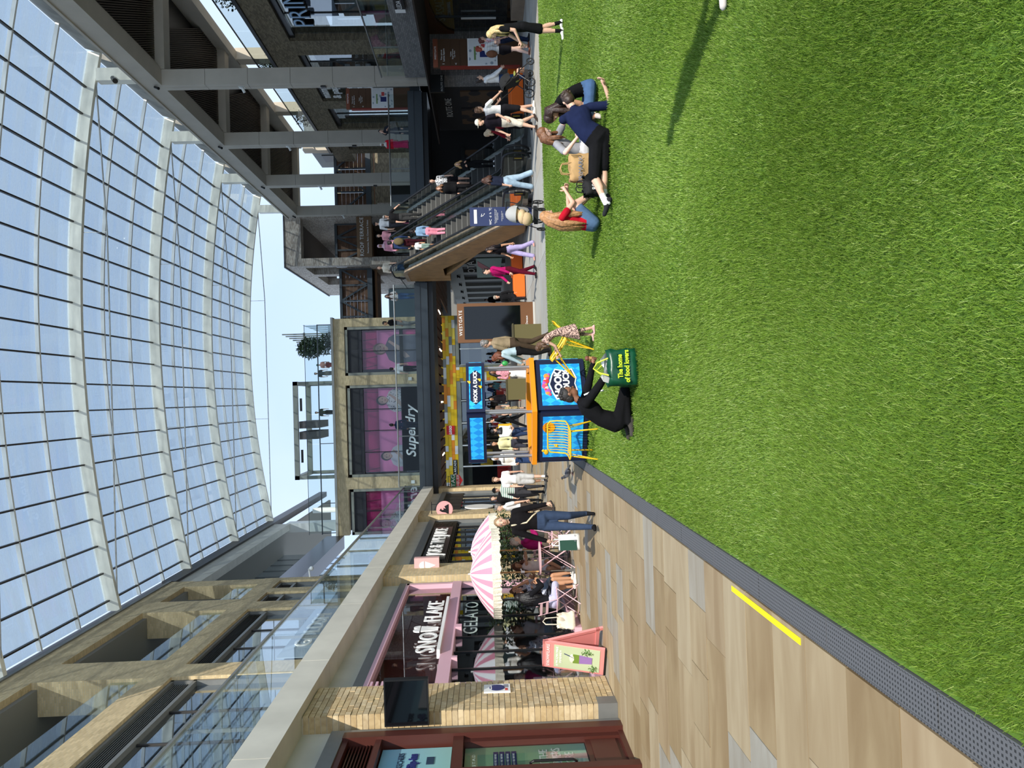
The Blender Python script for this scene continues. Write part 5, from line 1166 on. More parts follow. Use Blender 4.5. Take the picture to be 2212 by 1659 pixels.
for lb, x, y in (('olive green box planter behind the grey-haired man', 1.75, 23.8), ('olive green box planter behind the game stall poles', .3, 33.0)):
    t = thing('box_planter', lb, 'planter', (x, y, 0)); MB().box(-.45, .45, -.3, .3, 0, .85).build('box', mat('olive painted box', (92, 84, 44), .6), t); B(-.48, .48, -.33, .33, .85, .89).build('rim', mat('dark olive rim', (70, 64, 36), .6), t)
pgn = thing('pigeon', 'dark grey pigeon walking on the sandstone paving', 'bird', (-1.62, 15.9, 0), math.radians(60))
gm = mat('slate feathers', (58, 60, 68), .7, var=.25, scale=30)
MB().ell((0, 0, .11), .06, .105, .055, 12, 8, Matrix.Rotation(.3, 3, 'X')).ell((0, .1, .17), .028, .035, .06, 10, 8, Matrix.Rotation(-.4, 3, 'X')).ell((0, .125, .225), .025, .03, .025, 10, 8).add([(-.03, -.09, .1), (.03, -.09, .1), (.035, -.2, .06), (-.035, -.2, .06), (0, -.1, .12)], [(0, 1, 2, 3), (0, 4, 1), (1, 4, 2), (2, 4, 3), (3, 4, 0)]).build('body', gm, pgn, smooth=True)
for s_ in (-1, 1): MB().ell((s_*.055, -.01, .12), .015, .1, .045, 10, 7, Matrix.Rotation(.3, 3, 'X')).build('wing', mat('pale wing feathers', (104, 106, 112), .7, var=.3, scale=25), pgn); MB().tube([(s_*.025, 0, .07), (s_*.025, .01, .008), (s_*.025, .05, .006)], .006, 5).build('leg', mat('pink bird leg', (170, 80, 80), .6), pgn)
MB().cone((0, .145, .225), (0, .185, .215), .008, .002, 6).build('beak', blackm, pgn)
sc_ = thing('floodlight', 'small black floodlight clamped to the first roof post', 'lamp', (15.5, 36.4, 18.8)); MB().cone((-.35, -.5, -.35), (0, 0, 0), .12, .1, 10).build('lamp_head', blackm, sc_); MB().bar((0, 0, 0), (.2, .3, .1), .06).build('arm', blackm, sc_)
sc2 = thing('security_camera', 'white security camera on the left parapet', 'camera', (-9.35, 26.6, 19.45)); MB().box(-.12, .12, -.5, .3, .1, .34).build('housing', white, sc2); MB().bar((0, 0, -.15), (0, 0, .1), .06).build('stand', greym, sc2)
sc3 = thing('security_camera', 'white dome camera at the far end of the left balcony', 'camera', (-9.35, 42.2, 11.6)); MB().ell((.35, 0, -.1), .13, .13, .13, 12, 8).build('dome', white, sc3, smooth=True); MB().bar((-.1, 0, 0), (.35, 0, .05), .07).build('arm', white, sc3)
# ================================================================= LAWN
gbase = mat('turf backing', (84, 116, 32), .95, var=.2, scale=2)
lawn = thing('lawn', 'bright green artificial lawn covering the square', 'lawn', (0, 0, 0))
B(-1.21, 17.5, -1, 20.95, -.06, -.005).build('turf_mat', gbase, lawn)
def grass():
    rg = np.random.default_rng(3)
    P = []
    for y0, y1, dens in ((1.2, 3.2, 20500), (3.2, 4.6, 18000), (4.6, 6.5, 11000), (6.5, 9, 5500), (9, 13, 2700), (13, 20.9, 1200)):
        x0 = -1.19; x1 = min(17.4, .62*y1+2.8)
        n = int((x1-x0)*(y1-y0)*dens)
        p = np.stack([rg.uniform(x0, x1, n), rg.uniform(y0, y1, n), np.full(n, dens)], 1)
        keep = (p[:, 0] < p[:, 1]*.62+2.6); P.append(p[keep])
    P = np.concatenate(P); n = len(P)
    k = np.sqrt(20000/P[:, 2]).clip(.9, 3.0)              # sparser rows are broader
    # lie of the pile: slow wandering direction
    X, Y = P[:, 0], P[:, 1]
    lie = np.stack([.35+.6*np.sin(X*1.3+Y*.7)+.4*np.sin(Y*1.9-X*.5), -.5+.5*np.cos(X*.9-Y*1.1)+.4*np.sin(X*2.3+Y*.4)], 1)
    lean_ = lie*.012+rg.normal(0, .010, (n, 2)); h = rg.uniform(.018, .032, n)*(1+.18*np.sin(X*2.1+Y*1.3))
    a = rg.uniform(0, 2*np.pi, n); w = .0016*k*rg.uniform(.7, 1.3, n)
    dx, dy = np.cos(a)*w, np.sin(a)*w
    z = np.full(n, -.006)
    tx, ty = X+lean_[:, 0], Y+lean_[:, 1]
    V = np.empty((n, 4, 3))
    V[:, 0] = np.stack([X-dx*1.1, Y-dy*1.1, z], 1); V[:, 1] = np.stack([X+dx*1.1, Y+dy*1.1, z], 1)
    V[:, 2] = np.stack([tx+dx*.35, ty+dy*.35, h], 1); V[:, 3] = np.stack([tx-dx*.35, ty-dy*.35, h], 1)
    me = bpy.data.meshes.new('grass_blades')
    me.vertices.add(n*4); me.vertices.foreach_set('co', V.reshape(-1).astype(np.float32))
    me.loops.add(n*4); me.loops.foreach_set('vertex_index', np.arange(n*4, dtype=np.int32))
    me.polygons.add(n); me.polygons.foreach_set('loop_start', (np.arange(n)*4).astype(np.int32))
    me.update(calc_edges=True)
    ca = me.color_attributes.new('tone', 'FLOAT_COLOR', 'POINT')
    pal = np.array([[.152, .268, .028], [.198, .325, .042], [.250, .378, .062], [.33, .43, .11], [.112, .200, .022]])
    patch = .5+.25*np.sin(X*.9+1.3*np.sin(Y*.6))+.25*np.sin(Y*1.1+X*.35)
    pick = rg.choice(5, n, p=[.28, .32, .2, .1, .1]); col = pal[pick]*rg.uniform(.85, 1.15, (n, 1))*(.82+.20*patch[:, None])
    cc = np.ones((n, 4, 4)); cc[:, :, :3] = col[:, None, :]
    ca.data.foreach_set('color', cc.reshape(-1).astype(np.float32))
    m, nn, p = nodes('turf blade'); at_ = nn.nodes.new('ShaderNodeAttribute'); at_.attribute_name = 'tone'
    nn.links.new(at_.outputs['Color'], p.inputs['Base Color']); p.inputs['Roughness'].default_value = .45; p.inputs['Specular IOR Level'].default_value = .35
    me.materials.append(m)
    o = bpy.data.objects.new('grass_blades', me); C.objects.link(o); o.parent = lawn; o['kind'] = 'stuff'
    return n
NB = grass(); pass
# ================================================================= PEOPLE
SKIN = {'light': mat('skin light', (222, 176, 150), .55), 'tan': mat('skin tan', (196, 146, 112), .55), 'brown': mat('skin brown', (142, 96, 70), .55), 'pale': mat('skin pale', (232, 192, 172), .55)}
eyew, eyed, lip = mat('eye white', (232, 228, 222), .3), mat('eye dark', (40, 28, 22), .3), mat('lips', (176, 98, 92), .5)
def cloth(name, rgb): return mat('cloth '+name, rgb, .92, var=.14, scale=9, bump=.25, spec=.12)
def hairmat(name, rgb): return mat('hair '+name, rgb, .5, var=.3, scale=28, bump=.5)
V3 = lambda *a: np.array(a, float)
def nrm(v): return v/(np.linalg.norm(v)+1e-9)
def ik(a, t, l1, l2, hint):
    d = t-a; L = min(np.linalg.norm(d), (l1+l2)*.999); u = nrm(d); L = max(L, abs(l1-l2)+1e-3)
    c = (l1*l1+L*L-l2*l2)/(2*l1*L); c = max(-1, min(1, c)); h = nrm(hint-u*np.dot(hint, u))
    k = a+u*l1*c+h*l1*math.sqrt(1-c*c); return k, a+u*L
PEOPLE = []
def rotx(a): c, s = math.cos(a), math.sin(a); return np.array([[1, 0, 0], [0, c, -s], [0, s, c]])
def roty(a): c, s = math.cos(a), math.sin(a); return np.array([[c, 0, s], [0, 1, 0], [-s, 0, c]])
def rotz(a): c, s = math.cos(a), math.sin(a); return np.array([[c, -s, 0], [s, c, 0], [0, 0, 1]])
def person(label, loc, face, H=1.66, skin='light', top=((30, 30, 32), 2), legs=((50, 60, 90), 2), shoe=(40, 40, 42), hair=('short', (60, 44, 34)), pelvis=(0, 0, .53), lean=0., side=0., twist=0., head=(0, 0), lf=None, rf=None, lk=(0, 1, 0), rk=(0, 1, 0), lh=None, rh=None, le=(-.3, -1, 0), re=(.3, -1, 0), male=False, bulk=1., skirt=None, vox=.02, toes=None, socks=None, wide=1., glasses=None, extra=None, grip=.5, topm=None, legm=None, curve=0., hood=False, cat='person', hairlen=None):
    """one figure: skeleton in units of its height, facing +y, grown into one skin"""
    r = math.radians
    sk = SKIN[skin]; tm = topm or cloth('%d %d %d' % top[0], top[0]); lm = legm or cloth('%d %d %d' % legs[0], legs[0]); sm = cloth('shoe %d %d %d' % shoe, shoe)
    som = cloth('sock %d %d %d' % socks, socks) if socks else None
    mats = [sk, tm, lm, sm]+([som] if som else [])
    SKI, TOP, LEG, SHO, SOC = 0, 1, 2, 3, 4
    prims = []; g = MB()
    def cap(a, b, ra, rb, m):
        prims.append(('c', a, b, ra, rb, m))
        a, b = Vector(a), Vector(b)
        if (b-a).length < 1e-4: b = a+Vector((0, 0, 1e-3))
        d = (b-a).normalized(); pts = []; rr = []
        for t in (-1, -.85, -.5): pts.append(a+d*ra*t); rr.append(ra*math.sqrt(max(0, 1-t*t))+.0005)
        pts += [a, b]; rr += [ra, rb]
        for t in (.5, .85, 1): pts.append(b+d*rb*t); rr.append(rb*math.sqrt(max(0, 1-t*t))+.0005)
        g.tube(pts, rr, 10)
    P = V3(*pelvis); S = .30; w_h = .05 if not male else .047; w_s = .098 if not male else .115
    Rb = roty(r(side)) @ rotx(-r(lean))          # chest frame
    Rp = roty(r(side*.6)) @ rotx(-r(lean*.45))   # pelvis frame
    up0, up1 = Rp @ V3(0, 0, 1), Rb @ V3(0, 0, 1)
    c0 = P+up0*S*.42; c1 = c0+up1*S*.58          # waist, shoulder line
    Rt = Rb @ rotz(r(twist))
    rt, fw = Rt @ V3(1, 0, 0), Rt @ V3(0, 1, 0)
    # torso loft
    k = bulk*(1.04 if male else 1.)
    def ring(c, R, rx, ry, n=16): return [tuple(c+R @ V3(rx*math.cos(2*PI*i/n), ry*math.sin(2*PI*i/n), 0)) for i in range(n)]
    T = [(P-up0*.045, Rp, .062, .05), (P-up0*.01, Rp, .088*k, .066*k), (P+up0*.05, Rp, .083*k, .062*k), (c0, Rp, .074*k, .056*k), (c0+up1*S*.25, Rb, .083*k, .062*k), (c0+up1*S*.42, Rt, (.090 if male else .084)*k, .060*k), (c1-up1*.012, Rt, (.092 if male else .078)*k, .048*k), (c1+up1*.02, Rt, .045, .036)]
    g.loft([ring(*t) for t in T])
    waist_m = [LEG, LEG, TOP if True else LEG, TOP, TOP, TOP, TOP]
    for i in range(len(T)-1): prims.append(('t', T[i][0], T[i+1][0], T[i], T[i+1], waist_m[i]))
    # neck and head
    Hd = Rb @ rotz(r(head[1])) @ rotx(-r(head[0])); nb_ = c1+up1*.015
    hc = nb_+(up1*.045)+Hd @ V3(0, .012, .06)
    cap(c1, hc-Hd @ V3(0, .012, .03), .03, .028, SKI)
    n0 = len(g.v)
    g.ell(hc+Hd @ V3(0, -.006, .012), .043, .053, .053, 14, 10, Matrix(Hd.tolist())); prims.append(('e', hc, None, .05, .05, SKI))
    g.ell(hc+Hd @ V3(0, .014, -.024), .034, .036, .042, 12, 9, Matrix(Hd.tolist())); prims.append(('e', hc+Hd @ V3(0, .015, -.025), None, .036, .036, SKI))
    cap(hc+Hd @ V3(0, .046, .004), hc+Hd @ V3(0, .057, -.012), .006, .009, SKI)
    for s_ in (-1, 1): cap(hc+Hd @ V3(s_*.044, -.004, .004), hc+Hd @ V3(s_*.045, -.006, -.012), .008, .006, SKI)
    # arms
    sl = top[1]; hands = []
    for s_, tgt, hint in ((-1, lh, le), (1, rh, re)):
        sh = c1-up1*.018+rt*s_*w_s
        t_ = V3(*tgt) if tgt is not None else sh+V3(s_*.035, .015, -.305)
        el, wr = ik(sh, t_, .168, .148, V3(*hint)); cb = .004*bulk+.003
        def limb(a, b, ra, rb, t0):
            t0 = max(0., min(1., t0))
            if t0 <= .02: cap(a, b, ra, rb, SKI)
            elif t0 >= .98: cap(a, b, ra+cb, rb+cb, TOP)
            else:
                m_ = a+(b-a)*t0; rm = ra+(rb-ra)*t0; cap(a, m_, ra+cb, rm+cb*1.5, TOP); cap(m_, b, rm, rb, SKI)
        limb(sh, el, .029, .024, sl*1. if sl < 1 else 1); limb(el, wr, .0235, .0155, sl-1 if sl > 1 else 0)
        if sl > 0: cap(c1-up1*.01+rt*s_*w_s*.5, sh, .036, .031, TOP)
        else: cap(c1-up1*.01+rt*s_*w_s*.5, sh, .034, .03, SKI)
        fd = nrm(wr-el); hands.append((wr, fd, s_))
        pe = wr+fd*.045; cap(wr, pe, .015, .019, SKI)
    # legs
    ll = legs[1]; feet = []
    for s_, tgt, hint in ((-1, lf, lk), (1, rf, rk)):
        hp = P+Rp @ V3(s_*w_h, 0, -.012); t_ = V3(*tgt) if tgt is not None else V3(s_*.055, 0, .045)
        kn, an = ik(hp, t_, .245, .235, V3(*hint)); kb = .006*wide
        def seg(a, b, ra, rb, t0, w0, w1):
            t0 = max(0., min(1., t0))
            if t0 <= .02: cap(a, b, ra, rb, SKI)
            elif t0 >= .98: cap(a, b, ra+w0, rb+w1, LEG)
            else: m_ = a+(b-a)*t0; rm = ra+(rb-ra)*t0; cap(a, m_, ra+w0, rm+w0+.004, LEG); cap(m_, b, rm, rb, SKI)
        seg(hp, kn, .050, .035, ll if ll < 1 else 1, kb, kb+.004*(wide-1)*2); seg(kn, an, .034, .021, ll-1 if ll > 1 else 0, kb+.006*(wide-1), kb+.016*(wide-1))
        if ll < 1.9: cap(kn+(an-kn)*.18-nrm(V3(*hint))*.008, kn+(an-kn)*.45-nrm(V3(*hint))*.01, .030, .027, SKI if ll < 1.2 else LEG)
        if som: cap(kn+(an-kn)*.72, an, .026, .024, SOC)
        td = nrm(V3(*(toes[0 if s_ < 0 else 1] if toes else (s_*.12, 1, 0))))
        sd_ = np.cross(td, V3(0, 0, 1)); dn = V3(0, 0, -1) if abs(td[2]) < .5 else nrm(np.cross(sd_, td))
        heel = an+dn*.022-td*.022; toe = an+dn*.028+td*.095
        cap(an+dn*.004, an+dn*.02, .022, .024, SHO if not som else SOC); cap(heel, toe, .0225, .0185, SHO); cap(an+dn*.016+td*.015, toe-td*.03, .024, .019, SHO)
    if skirt:      # (z drop from pelvis, flare, material index)
        L, fl = skirt; rg = []
        for i in range(6):
            t = i/5; wob = .008
            rg.append([tuple(P+up0*(.05-.01)+V3(0, 0, -1)*(L*t)+Rp @ V3((.084+(fl-.084)*t)*math.cos(q), (.066+(fl*.8-.066)*t)*math.sin(q), 0)+V3(math.cos(q), math.sin(q), 0)*wob*t*math.sin(q*7)) for q in np.linspace(0, 2*PI, 18, endpoint=False)])
        g.loft(rg); prims.append(('t', P+up0*.04, P+up0*.04-V3(0, 0, L), (P, np.eye(3), .084, .066), (P, np.eye(3), fl, fl*.8), LEG))
    me = bpy.data.meshes.new('body_tmp'); me.from_pydata([tuple(c*H for c in v) for v in g.v], [], g.f)
    ob = bpy.data.objects.new('body_tmp', me); C.objects.link(ob)
    md = ob.modifiers.new('r', 'REMESH'); md.mode = 'VOXEL'; md.voxel_size = vox; md.use_smooth_shade = True
    ms_ = ob.modifiers.new('s', 'SMOOTH'); ms_.factor = .5; ms_.iterations = 3 if vox < .015 else 2
    root_ = thing('person', label, cat, loc, r(face))
    # --- details added to the skin: fingers, eyes, mouth
    D = MB(); mats2 = mats+[eyew, eyed, lip, hairmat('%d %d %d' % hair[1], hair[1])]; b0 = len(mats)
    for wr, fd, s_ in hands:
        sdv = nrm(np.cross(fd, V3(0, 1, .3))) ; pn = nrm(np.cross(sdv, fd))
        inward = rt*(-s_); pn = nrm(inward-fd*np.dot(inward, fd)); sdv = np.cross(fd, pn)*s_   # palm faces the body, thumb leads
        D.cur = 0
        for q in range(4):
            base = wr+fd*.05+sdv*(.016-.0105*q); L_ = (.040, .046, .043, .034)[q]
            c_ = grip+.12*q*.3; d1 = nrm(fd*math.cos(c_)+pn*math.sin(c_)); d2 = nrm(fd*math.cos(c_*2.1)+pn*math.sin(c_*2.1))
            D.tube([tuple(base), tuple(base+d1*L_*.5), tuple(base+d1*L_*.5+d2*L_*.5)], [.0062, .0056, .004], 6)
        tb0 = wr+fd*.016+sdv*.014; td1 = nrm(fd*.75+sdv*.75+pn*.35); D.tube([tuple(tb0), tuple(tb0+td1*.024), tuple(tb0+td1*.024+nrm(td1+fd*.4+pn*.3)*.02)], [.0075, .0065, .0045], 6)
    MH = Matrix(Hd.tolist())
    for s_ in (-1, 1):
        D.cur = b0; D.ell(hc+Hd @ V3(s_*.0175, .0425, .006), .0085, .004, .0048, 8, 6, MH)
        D.cur = b0+1; D.ell(hc+Hd @ V3(s_*.0175, .0452, .006), .0042, .003, .0042, 8, 6, MH)
        D.cur = b0+3; D.tube([tuple(hc+Hd @ V3(s_*.008, .0475, .016)), tuple(hc+Hd @ V3(s_*.018, .0475, .0185)), tuple(hc+Hd @ V3(s_*.027, .043, .016))], [.0018, .0022, .0012], 5)
    D.cur = b0+2; D.tube([tuple(hc+Hd @ V3(-.013, .0445, -.032)), tuple(hc+Hd @ V3(0, .0495, -.0335)), tuple(hc+Hd @ V3(.013, .0445, -.032))], [.0018, .0034, .0018], 6)
    # --- hair / headwear as a child
    hm = mats2[b0+3]; hb = MB(); rh_ = random.Random(len(PEOPLE)); kind = hair[0]
    Q = lambda x, y, z: Vector(tuple((hc+Hd @ V3(x, y, z))*H))
    def hell(x, y, z, rx, ry, rz): hb.ell(Q(x, y, z), rx*H, ry*H, rz*H, 16, 11, MH)
    if kind in ('short', 'bun', 'pony'):
        hell(0, -.016, .022, .0475, .053, .0525); hell(0, -.032, -.008, .043, .036, .046)
        if kind == 'bun': hell(0, -.045, .065, .026, .024, .024)
        if kind == 'pony': hb.tube([Q(0, -.055, .03), Q(0, -.085, .01), Q(0, -.085, -.06), Q(0, -.07, -.12)], [.018*H, .022*H, .02*H, .006*H], 8)
        if kind == 'short':
            for i in range(26): a = rh_.uniform(0, 2*PI); e = rh_.uniform(.1, 1.1); p = V3(.043*math.cos(a)*math.cos(e), -.016+.048*math.sin(a)*math.cos(e), .026+.047*math.sin(e)); hb.ell(Q(*p), .013*H, .013*H, .01*H, 7, 5)
    elif kind == 'long':
        hell(0, -.014, .021, .0485, .054, .0535); hell(0, -.034, -.02, .045, .034, .05)
        n_ = 34 if vox < .015 else 14; L = hairlen or .2
        for i in range(n_):
            a = PI+(i/(n_-1)-.5)*PI*1.25+rh_.gauss(0, .05); x0, y0 = -.046*math.sin(a-PI), .044*math.cos(a)-.006
            spread = 1.25+rh_.uniform(-.1, .35); p0 = hc+Hd @ V3(x0*.8, y0*.8-.004, .03); p1 = hc+Hd @ V3(x0*1.06, y0*1.1-.01, -.03)
            gd = V3(0, 0, -1); back = (Rb @ V3(0, -1, 0)); ln = L*rh_.uniform(.8, 1.1)
            frontal = y0 > -.012
            off = (rt*x0*.45*spread)+(back*(.022+max(0, L-.2)*.22) if not frontal else -back*.012)
            p2 = p1+gd*ln*.45+off+rh_.gauss(0, .004)*rt; p3 = p1+gd*ln+off*1.35+rt*rh_.gauss(0, .008)
            m_ = p2*.5+p3*.5+rt*rh_.gauss(0, .006)
            ww = (.016 if n_ > 20 else .024)+max(0, L-.2)*.07
            hb.tube([Vector(tuple(p*H)) for p in (p0, p1, p2, m_, p3)], [ww*.8*H, ww*H, ww*H, ww*.8*H, .003*H], 6)
    elif kind == 'hijab':
        hell(0, -.012, .018, .05, .055, .056); hell(0, -.012, -.03, .048, .044, .05); hb.loft([[Vector(tuple((hc+Hd @ V3(0, -.006, -.05)+Rb @ V3(rr*math.cos(q), rr*.75*math.sin(q), -dz))*H)) for q in np.linspace(0, 2*PI, 14, endpoint=False)] for rr, dz in ((.042, 0), (.05, .03), (.085, .06), (.1, .1))])
    elif kind in ('cap', 'hat'):
        hell(0, -.02, .0, .045, .048, .05)
    hob = hb.build('hair' if kind != 'hijab' else 'headscarf', hm, root_, smooth=True) if hb.v else None
    if kind in ('cap', 'hat'):
        cmat = cloth('cap %d %d %d' % hair[2], hair[2]); cb_ = MB().ell(Q(0, -.008, .03), .05*H, .055*H, .045*H, 14, 9, MH)
        if kind == 'cap': cb_.ell(Q(0, .06, .02), .036*H, .04*H, .005*H, 12, 6, MH)
        else: cb_.ell(Q(0, -.006, .02), .085*H, .09*H, .006*H, 16, 6, MH)
        cb_.build('cap' if kind == 'cap' else 'sun_hat', cmat, root_, smooth=True)
    if glasses:
        gm_ = mat('dark lens', (14, 14, 16), .15) if glasses == 'sun' else blackm; gl = MB()
        for s_ in (-1, 1):
            c_ = hc+Hd @ V3(s_*.0185, .052, .006)
            if glasses == 'sun': gl.ell(Vector(tuple(c_*H)), .015*H, .003*H, .012*H, 10, 6, MH)
            else: gl.tube([Vector(tuple((c_+Hd @ V3(.0145*math.cos(q), 0, .0115*math.sin(q)))*H)) for q in np.linspace(0, 2*PI, 12, endpoint=False)], .0013*H, 5, closed=True)
            gl.tube([Q(s_*.033, .051, .008), Q(s_*.047, .0, .008)], .0013*H, 5)
        gl.tube([Q(-.004, .053, .008), Q(.004, .053, .008)], .0013*H, 5); gl.build('glasses', gm_, root_)
    if hood: MB().ell(Vector(tuple((c1+Rt @ V3(0, -.045, .005))*H)), .07*H, .035*H, .04*H, 14, 9).build('hood', tm, root_, smooth=True)
    PEOPLE.append((root_, ob, prims, mats, D, mats2, H))
    return root_, dict(c1=c1*H, P=P*H, rt=rt, fw=fw, up=up1, hc=hc*H, c0=c0*H, hands=[h[0]*H for h in hands], Rt=Rt)
def finish_people():
    dg = bpy.context.evaluated_depsgraph_get(); dg.update()
    for root_, ob, prims, mats, D, mats2, H in PEOPLE:
        ev = ob.evaluated_get(dg); src = ev.to_mesh()
        nv, nf = len(src.vertices), len(src.polygons)
        co = np.empty(nv*3, np.float32); src.vertices.foreach_get('co', co); co = co.reshape(-1, 3)
        cen = np.empty(nf*3, np.float32); src.polygons.foreach_get('center', cen); cen = cen.reshape(-1, 3)/H
        faces = [tuple(p.vertices) for p in src.polygons]
        best = np.full(nf, 1e9); idx = np.zeros(nf, np.int32)
        for pr in prims:
            if pr[0] == 'e': d = np.linalg.norm(cen-pr[1], axis=1)-pr[3]
            else:
                a, b = pr[1], pr[2]; ab = b-a; t = np.clip(((cen-a) @ ab)/(ab @ ab+1e-12), 0, 1)
                if pr[0] == 'c':
                    d = np.linalg.norm(cen-(a+t[:, None]*ab), axis=1)-(pr[3]+(pr[4]-pr[3])*t)
                else:
                    R = pr[3][1]; q = (cen-(a+t[:, None]*ab)) @ R
                    rx = pr[3][2]+(pr[4][2]-pr[3][2])*t; ry = pr[3][3]+(pr[4][3]-pr[3][3])*t
                    e = np.sqrt((q[:, 0]/rx)**2+(q[:, 1]/ry)**2+(q[:, 2]/ry)**2); d = (e-1)*(rx+ry)/2
            m = d < best; best[m] = d[m]; idx[m] = pr[5]
        allv = np.concatenate([co, np.array([tuple(v) for v in D.v], np.float32).reshape(-1, 3)*H]); fs = faces+[tuple(i+nv for i in f) for f in D.f]
        me = bpy.data.meshes.new('body'); me.from_pydata(allv.tolist(), [], fs)
        for m in mats2: me.materials.append(m)
        mi = np.concatenate([idx, np.array(D.mi, np.int32)]); me.polygons.foreach_set('material_index', mi.astype(np.int32)); me.polygons.foreach_set('use_smooth', [True]*len(fs))
        o = bpy.data.objects.new('body', me); C.objects.link(o); o.parent = root_
        ev.to_mesh_clear()
    for p in PEOPLE: me = p[1].data; bpy.data.objects.remove(p[1]); bpy.data.meshes.remove(me)
def W(s=.17, f=1):  # a walking stride
    return dict(lf=(-.05, s, .045), rf=(.05, -s*.9, .075), lh=(-.13, -s*.55, .50), rh=(.13, s*.6, .51), toes=((-.1, 1, .12), (.1, 1, -.45)))
SIT = dict(pelvis=(0, -.02, .315), lf=(-.06, .25, .045), rf=(.06, .23, .045))
N = .0125   # skin resolution for near figures
# ---- on the lawn
man, J = person('man in black kneeling on the lawn beside the green shopping bag', (-.26, 9.3, .0), -86, 1.62, 'brown', ((22, 22, 24), 2), ((20, 20, 22), 2), (70, 66, 62), ('short', (46, 42, 40)), pelvis=(0, -.06, .11), lean=42, head=(-22, -6), lf=(-.075, -.08, .035), rf=(.075, -.06, .035), lk=(-.25, 1, -.5), rk=(.25, 1, -.5), lh=(-.06, .43, .25), rh=(.10, .38, .13), le=(-.6, -.3, -1), re=(.6, -.4, -1), male=True, bulk=1.12, vox=N, toes=((0, -1, .05), (0, -1, .05)), glasses='clear', grip=1.0)
MB().tube([tuple(J['c1']+V3(0, .09, -.02)), tuple(J['c1']+V3(.01, .13, -.12)), tuple(J['c1']+V3(.01, .14, -.26))], .012, 6).build('white_zip', white, man)
ice = thing('ice_cream', 'small brown ice cream cone held up by the kneeling man', 'food', (.44, 9.44, .44)); MB().cone((0, 0, -.07), (0, 0, .03), .004, .026, 10).build('cone', mat('wafer', (206, 160, 100), .7), ice); MB().ell((0, 0, .05), .032, .032, .03, 10, 8).build('scoop', mat('chocolate scoop', (120, 70, 50), .5), ice)
girl, J = person('small girl in a leopard print dress bending over a yellow chair', (1.0, 12.08, 0), 82, 1.02, 'light', ((150, 110, 96), .15), ((150, 110, 96), .5), (232, 180, 178), ('long', (92, 66, 46)), lean=38, head=(18, 0), lh=(-.04, .34, .56), rh=(.06, .36, .60), le=(-.3, -.2, -1), re=(.3, -.2, -1), lf=(-.05, -.05, .045), rf=(.05, .06, .045), skirt=(.30, .17), vox=N*.8, topm=spots('leopard print', (206, 172, 156), (64, 42, 40), 46, .46), legm=spots('leopard print', (206, 172, 156), (64, 42, 40), 46, .46), hairlen=.13)
w1, J = person('woman with very long dark hair sitting on the lawn in a black vest', (4.4, 11.0, 0), 80, 1.66, 'tan', ((20, 20, 22), .1), ((72, 98, 134), .95), (200, 190, 180), ('long', (52, 34, 26)), pelvis=(0, -.02, .085), lean=36, head=(32, 10), lf=(.10, .20, .04), rf=(-.12, .24, .04), lk=(-1, .5, .25), rk=(1, .5, .25), lh=(-.03, .26, .12), rh=(.06, .3, .13), vox=N, toes=((1, .3, 0), (-1, .3, 0)), hairlen=.30)
m1, J = person('man in a navy t-shirt and black shorts lying propped on his elbow', (3.38, 10.12, 0), 0, 1.74, 'light', ((28, 36, 66), .8), ((22, 22, 24), .95), (44, 46, 48), ('short', (62, 46, 36)), pelvis=(0, 0, .085), side=66, lean=12, head=(10, 0), lf=(-.50, -.06, .06), rf=(-.47, .05, .05), lk=(-.2, .4, .4), rk=(-.2, .6, .2), lh=(.16, .22, .16), rh=(.40, -.02, .03), le=(.4, -.4, .8), re=(.3, -.2, -1), male=True, bulk=1.1, wide=1.7, socks=(236, 236, 232), vox=N, toes=((-.6, .3, .25), (-.6, .5, .1)))
w2, J = person('woman in a grey t-shirt reaching into the paper bag', (3.70, 11.55, 0), -118, 1.64, 'pale', ((150, 150, 154), .8), ((232, 230, 232), 2), (230, 230, 230), ('long', (122, 82, 54)), pelvis=(0, 0, .085), lean=20, head=(30, -8), lf=(.10, .20, .04), rf=(-.10, .25, .04), lk=(-1, .5, .3), rk=(1, .5, .3), lh=(.0, .34, .30), rh=(.24, .14, .2), le=(-.6, 0, -.6), re=(.8, -.2, -.4), vox=N, toes=((1, .3, 0), (-1, .3, 0)), hairlen=.16)
w3, J = person('girl with waist-length ginger hair sitting with knees raised in a red top', (2.5, 11.1, 0), -84, 1.58, 'light', ((176, 22, 40), .4), ((84, 110, 140), .72), (60, 50, 44), ('long', (180, 132, 88)), pelvis=(0, -.02, .085), lean=10, head=(14, -4), lf=(-.05, .30, .04), rf=(.07, .27, .04), lk=(0, .3, 1), rk=(0, .3, 1), lh=(-.02, .30, .30), rh=(.05, .28, .32), le=(-.4, -.2, -1), re=(.4, -.2, -1), vox=N, hairlen=.31)
ph = thing('phone', 'dark phone held up by the woman in the grey t-shirt', 'phone', (4.21, 11.1, .5), .5); B(-.006, .006, -.036, .036, -.07, .07).build('case', blackm, ph); B(-.0075, -.006, -.033, .033, -.066, .066).build('screen', mat('dark screen glass', (9, 11, 14), .06), ph)
person('walker just outside the right edge, only a pale trainer in view', (2.98, 5.22, 0), 84, 1.55, 'light', ((70, 76, 90), 2), ((60, 66, 80), 2), (206, 196, 190), lf=(-.05, .13, .045), rf=(.05, -.12, .07), toes=((0, 1, 0), (0, 1, -.4)), vox=.016, bulk=1.35, wide=1.7, lh=(-.17, .02, .5), rh=(.17, -.02, .5))
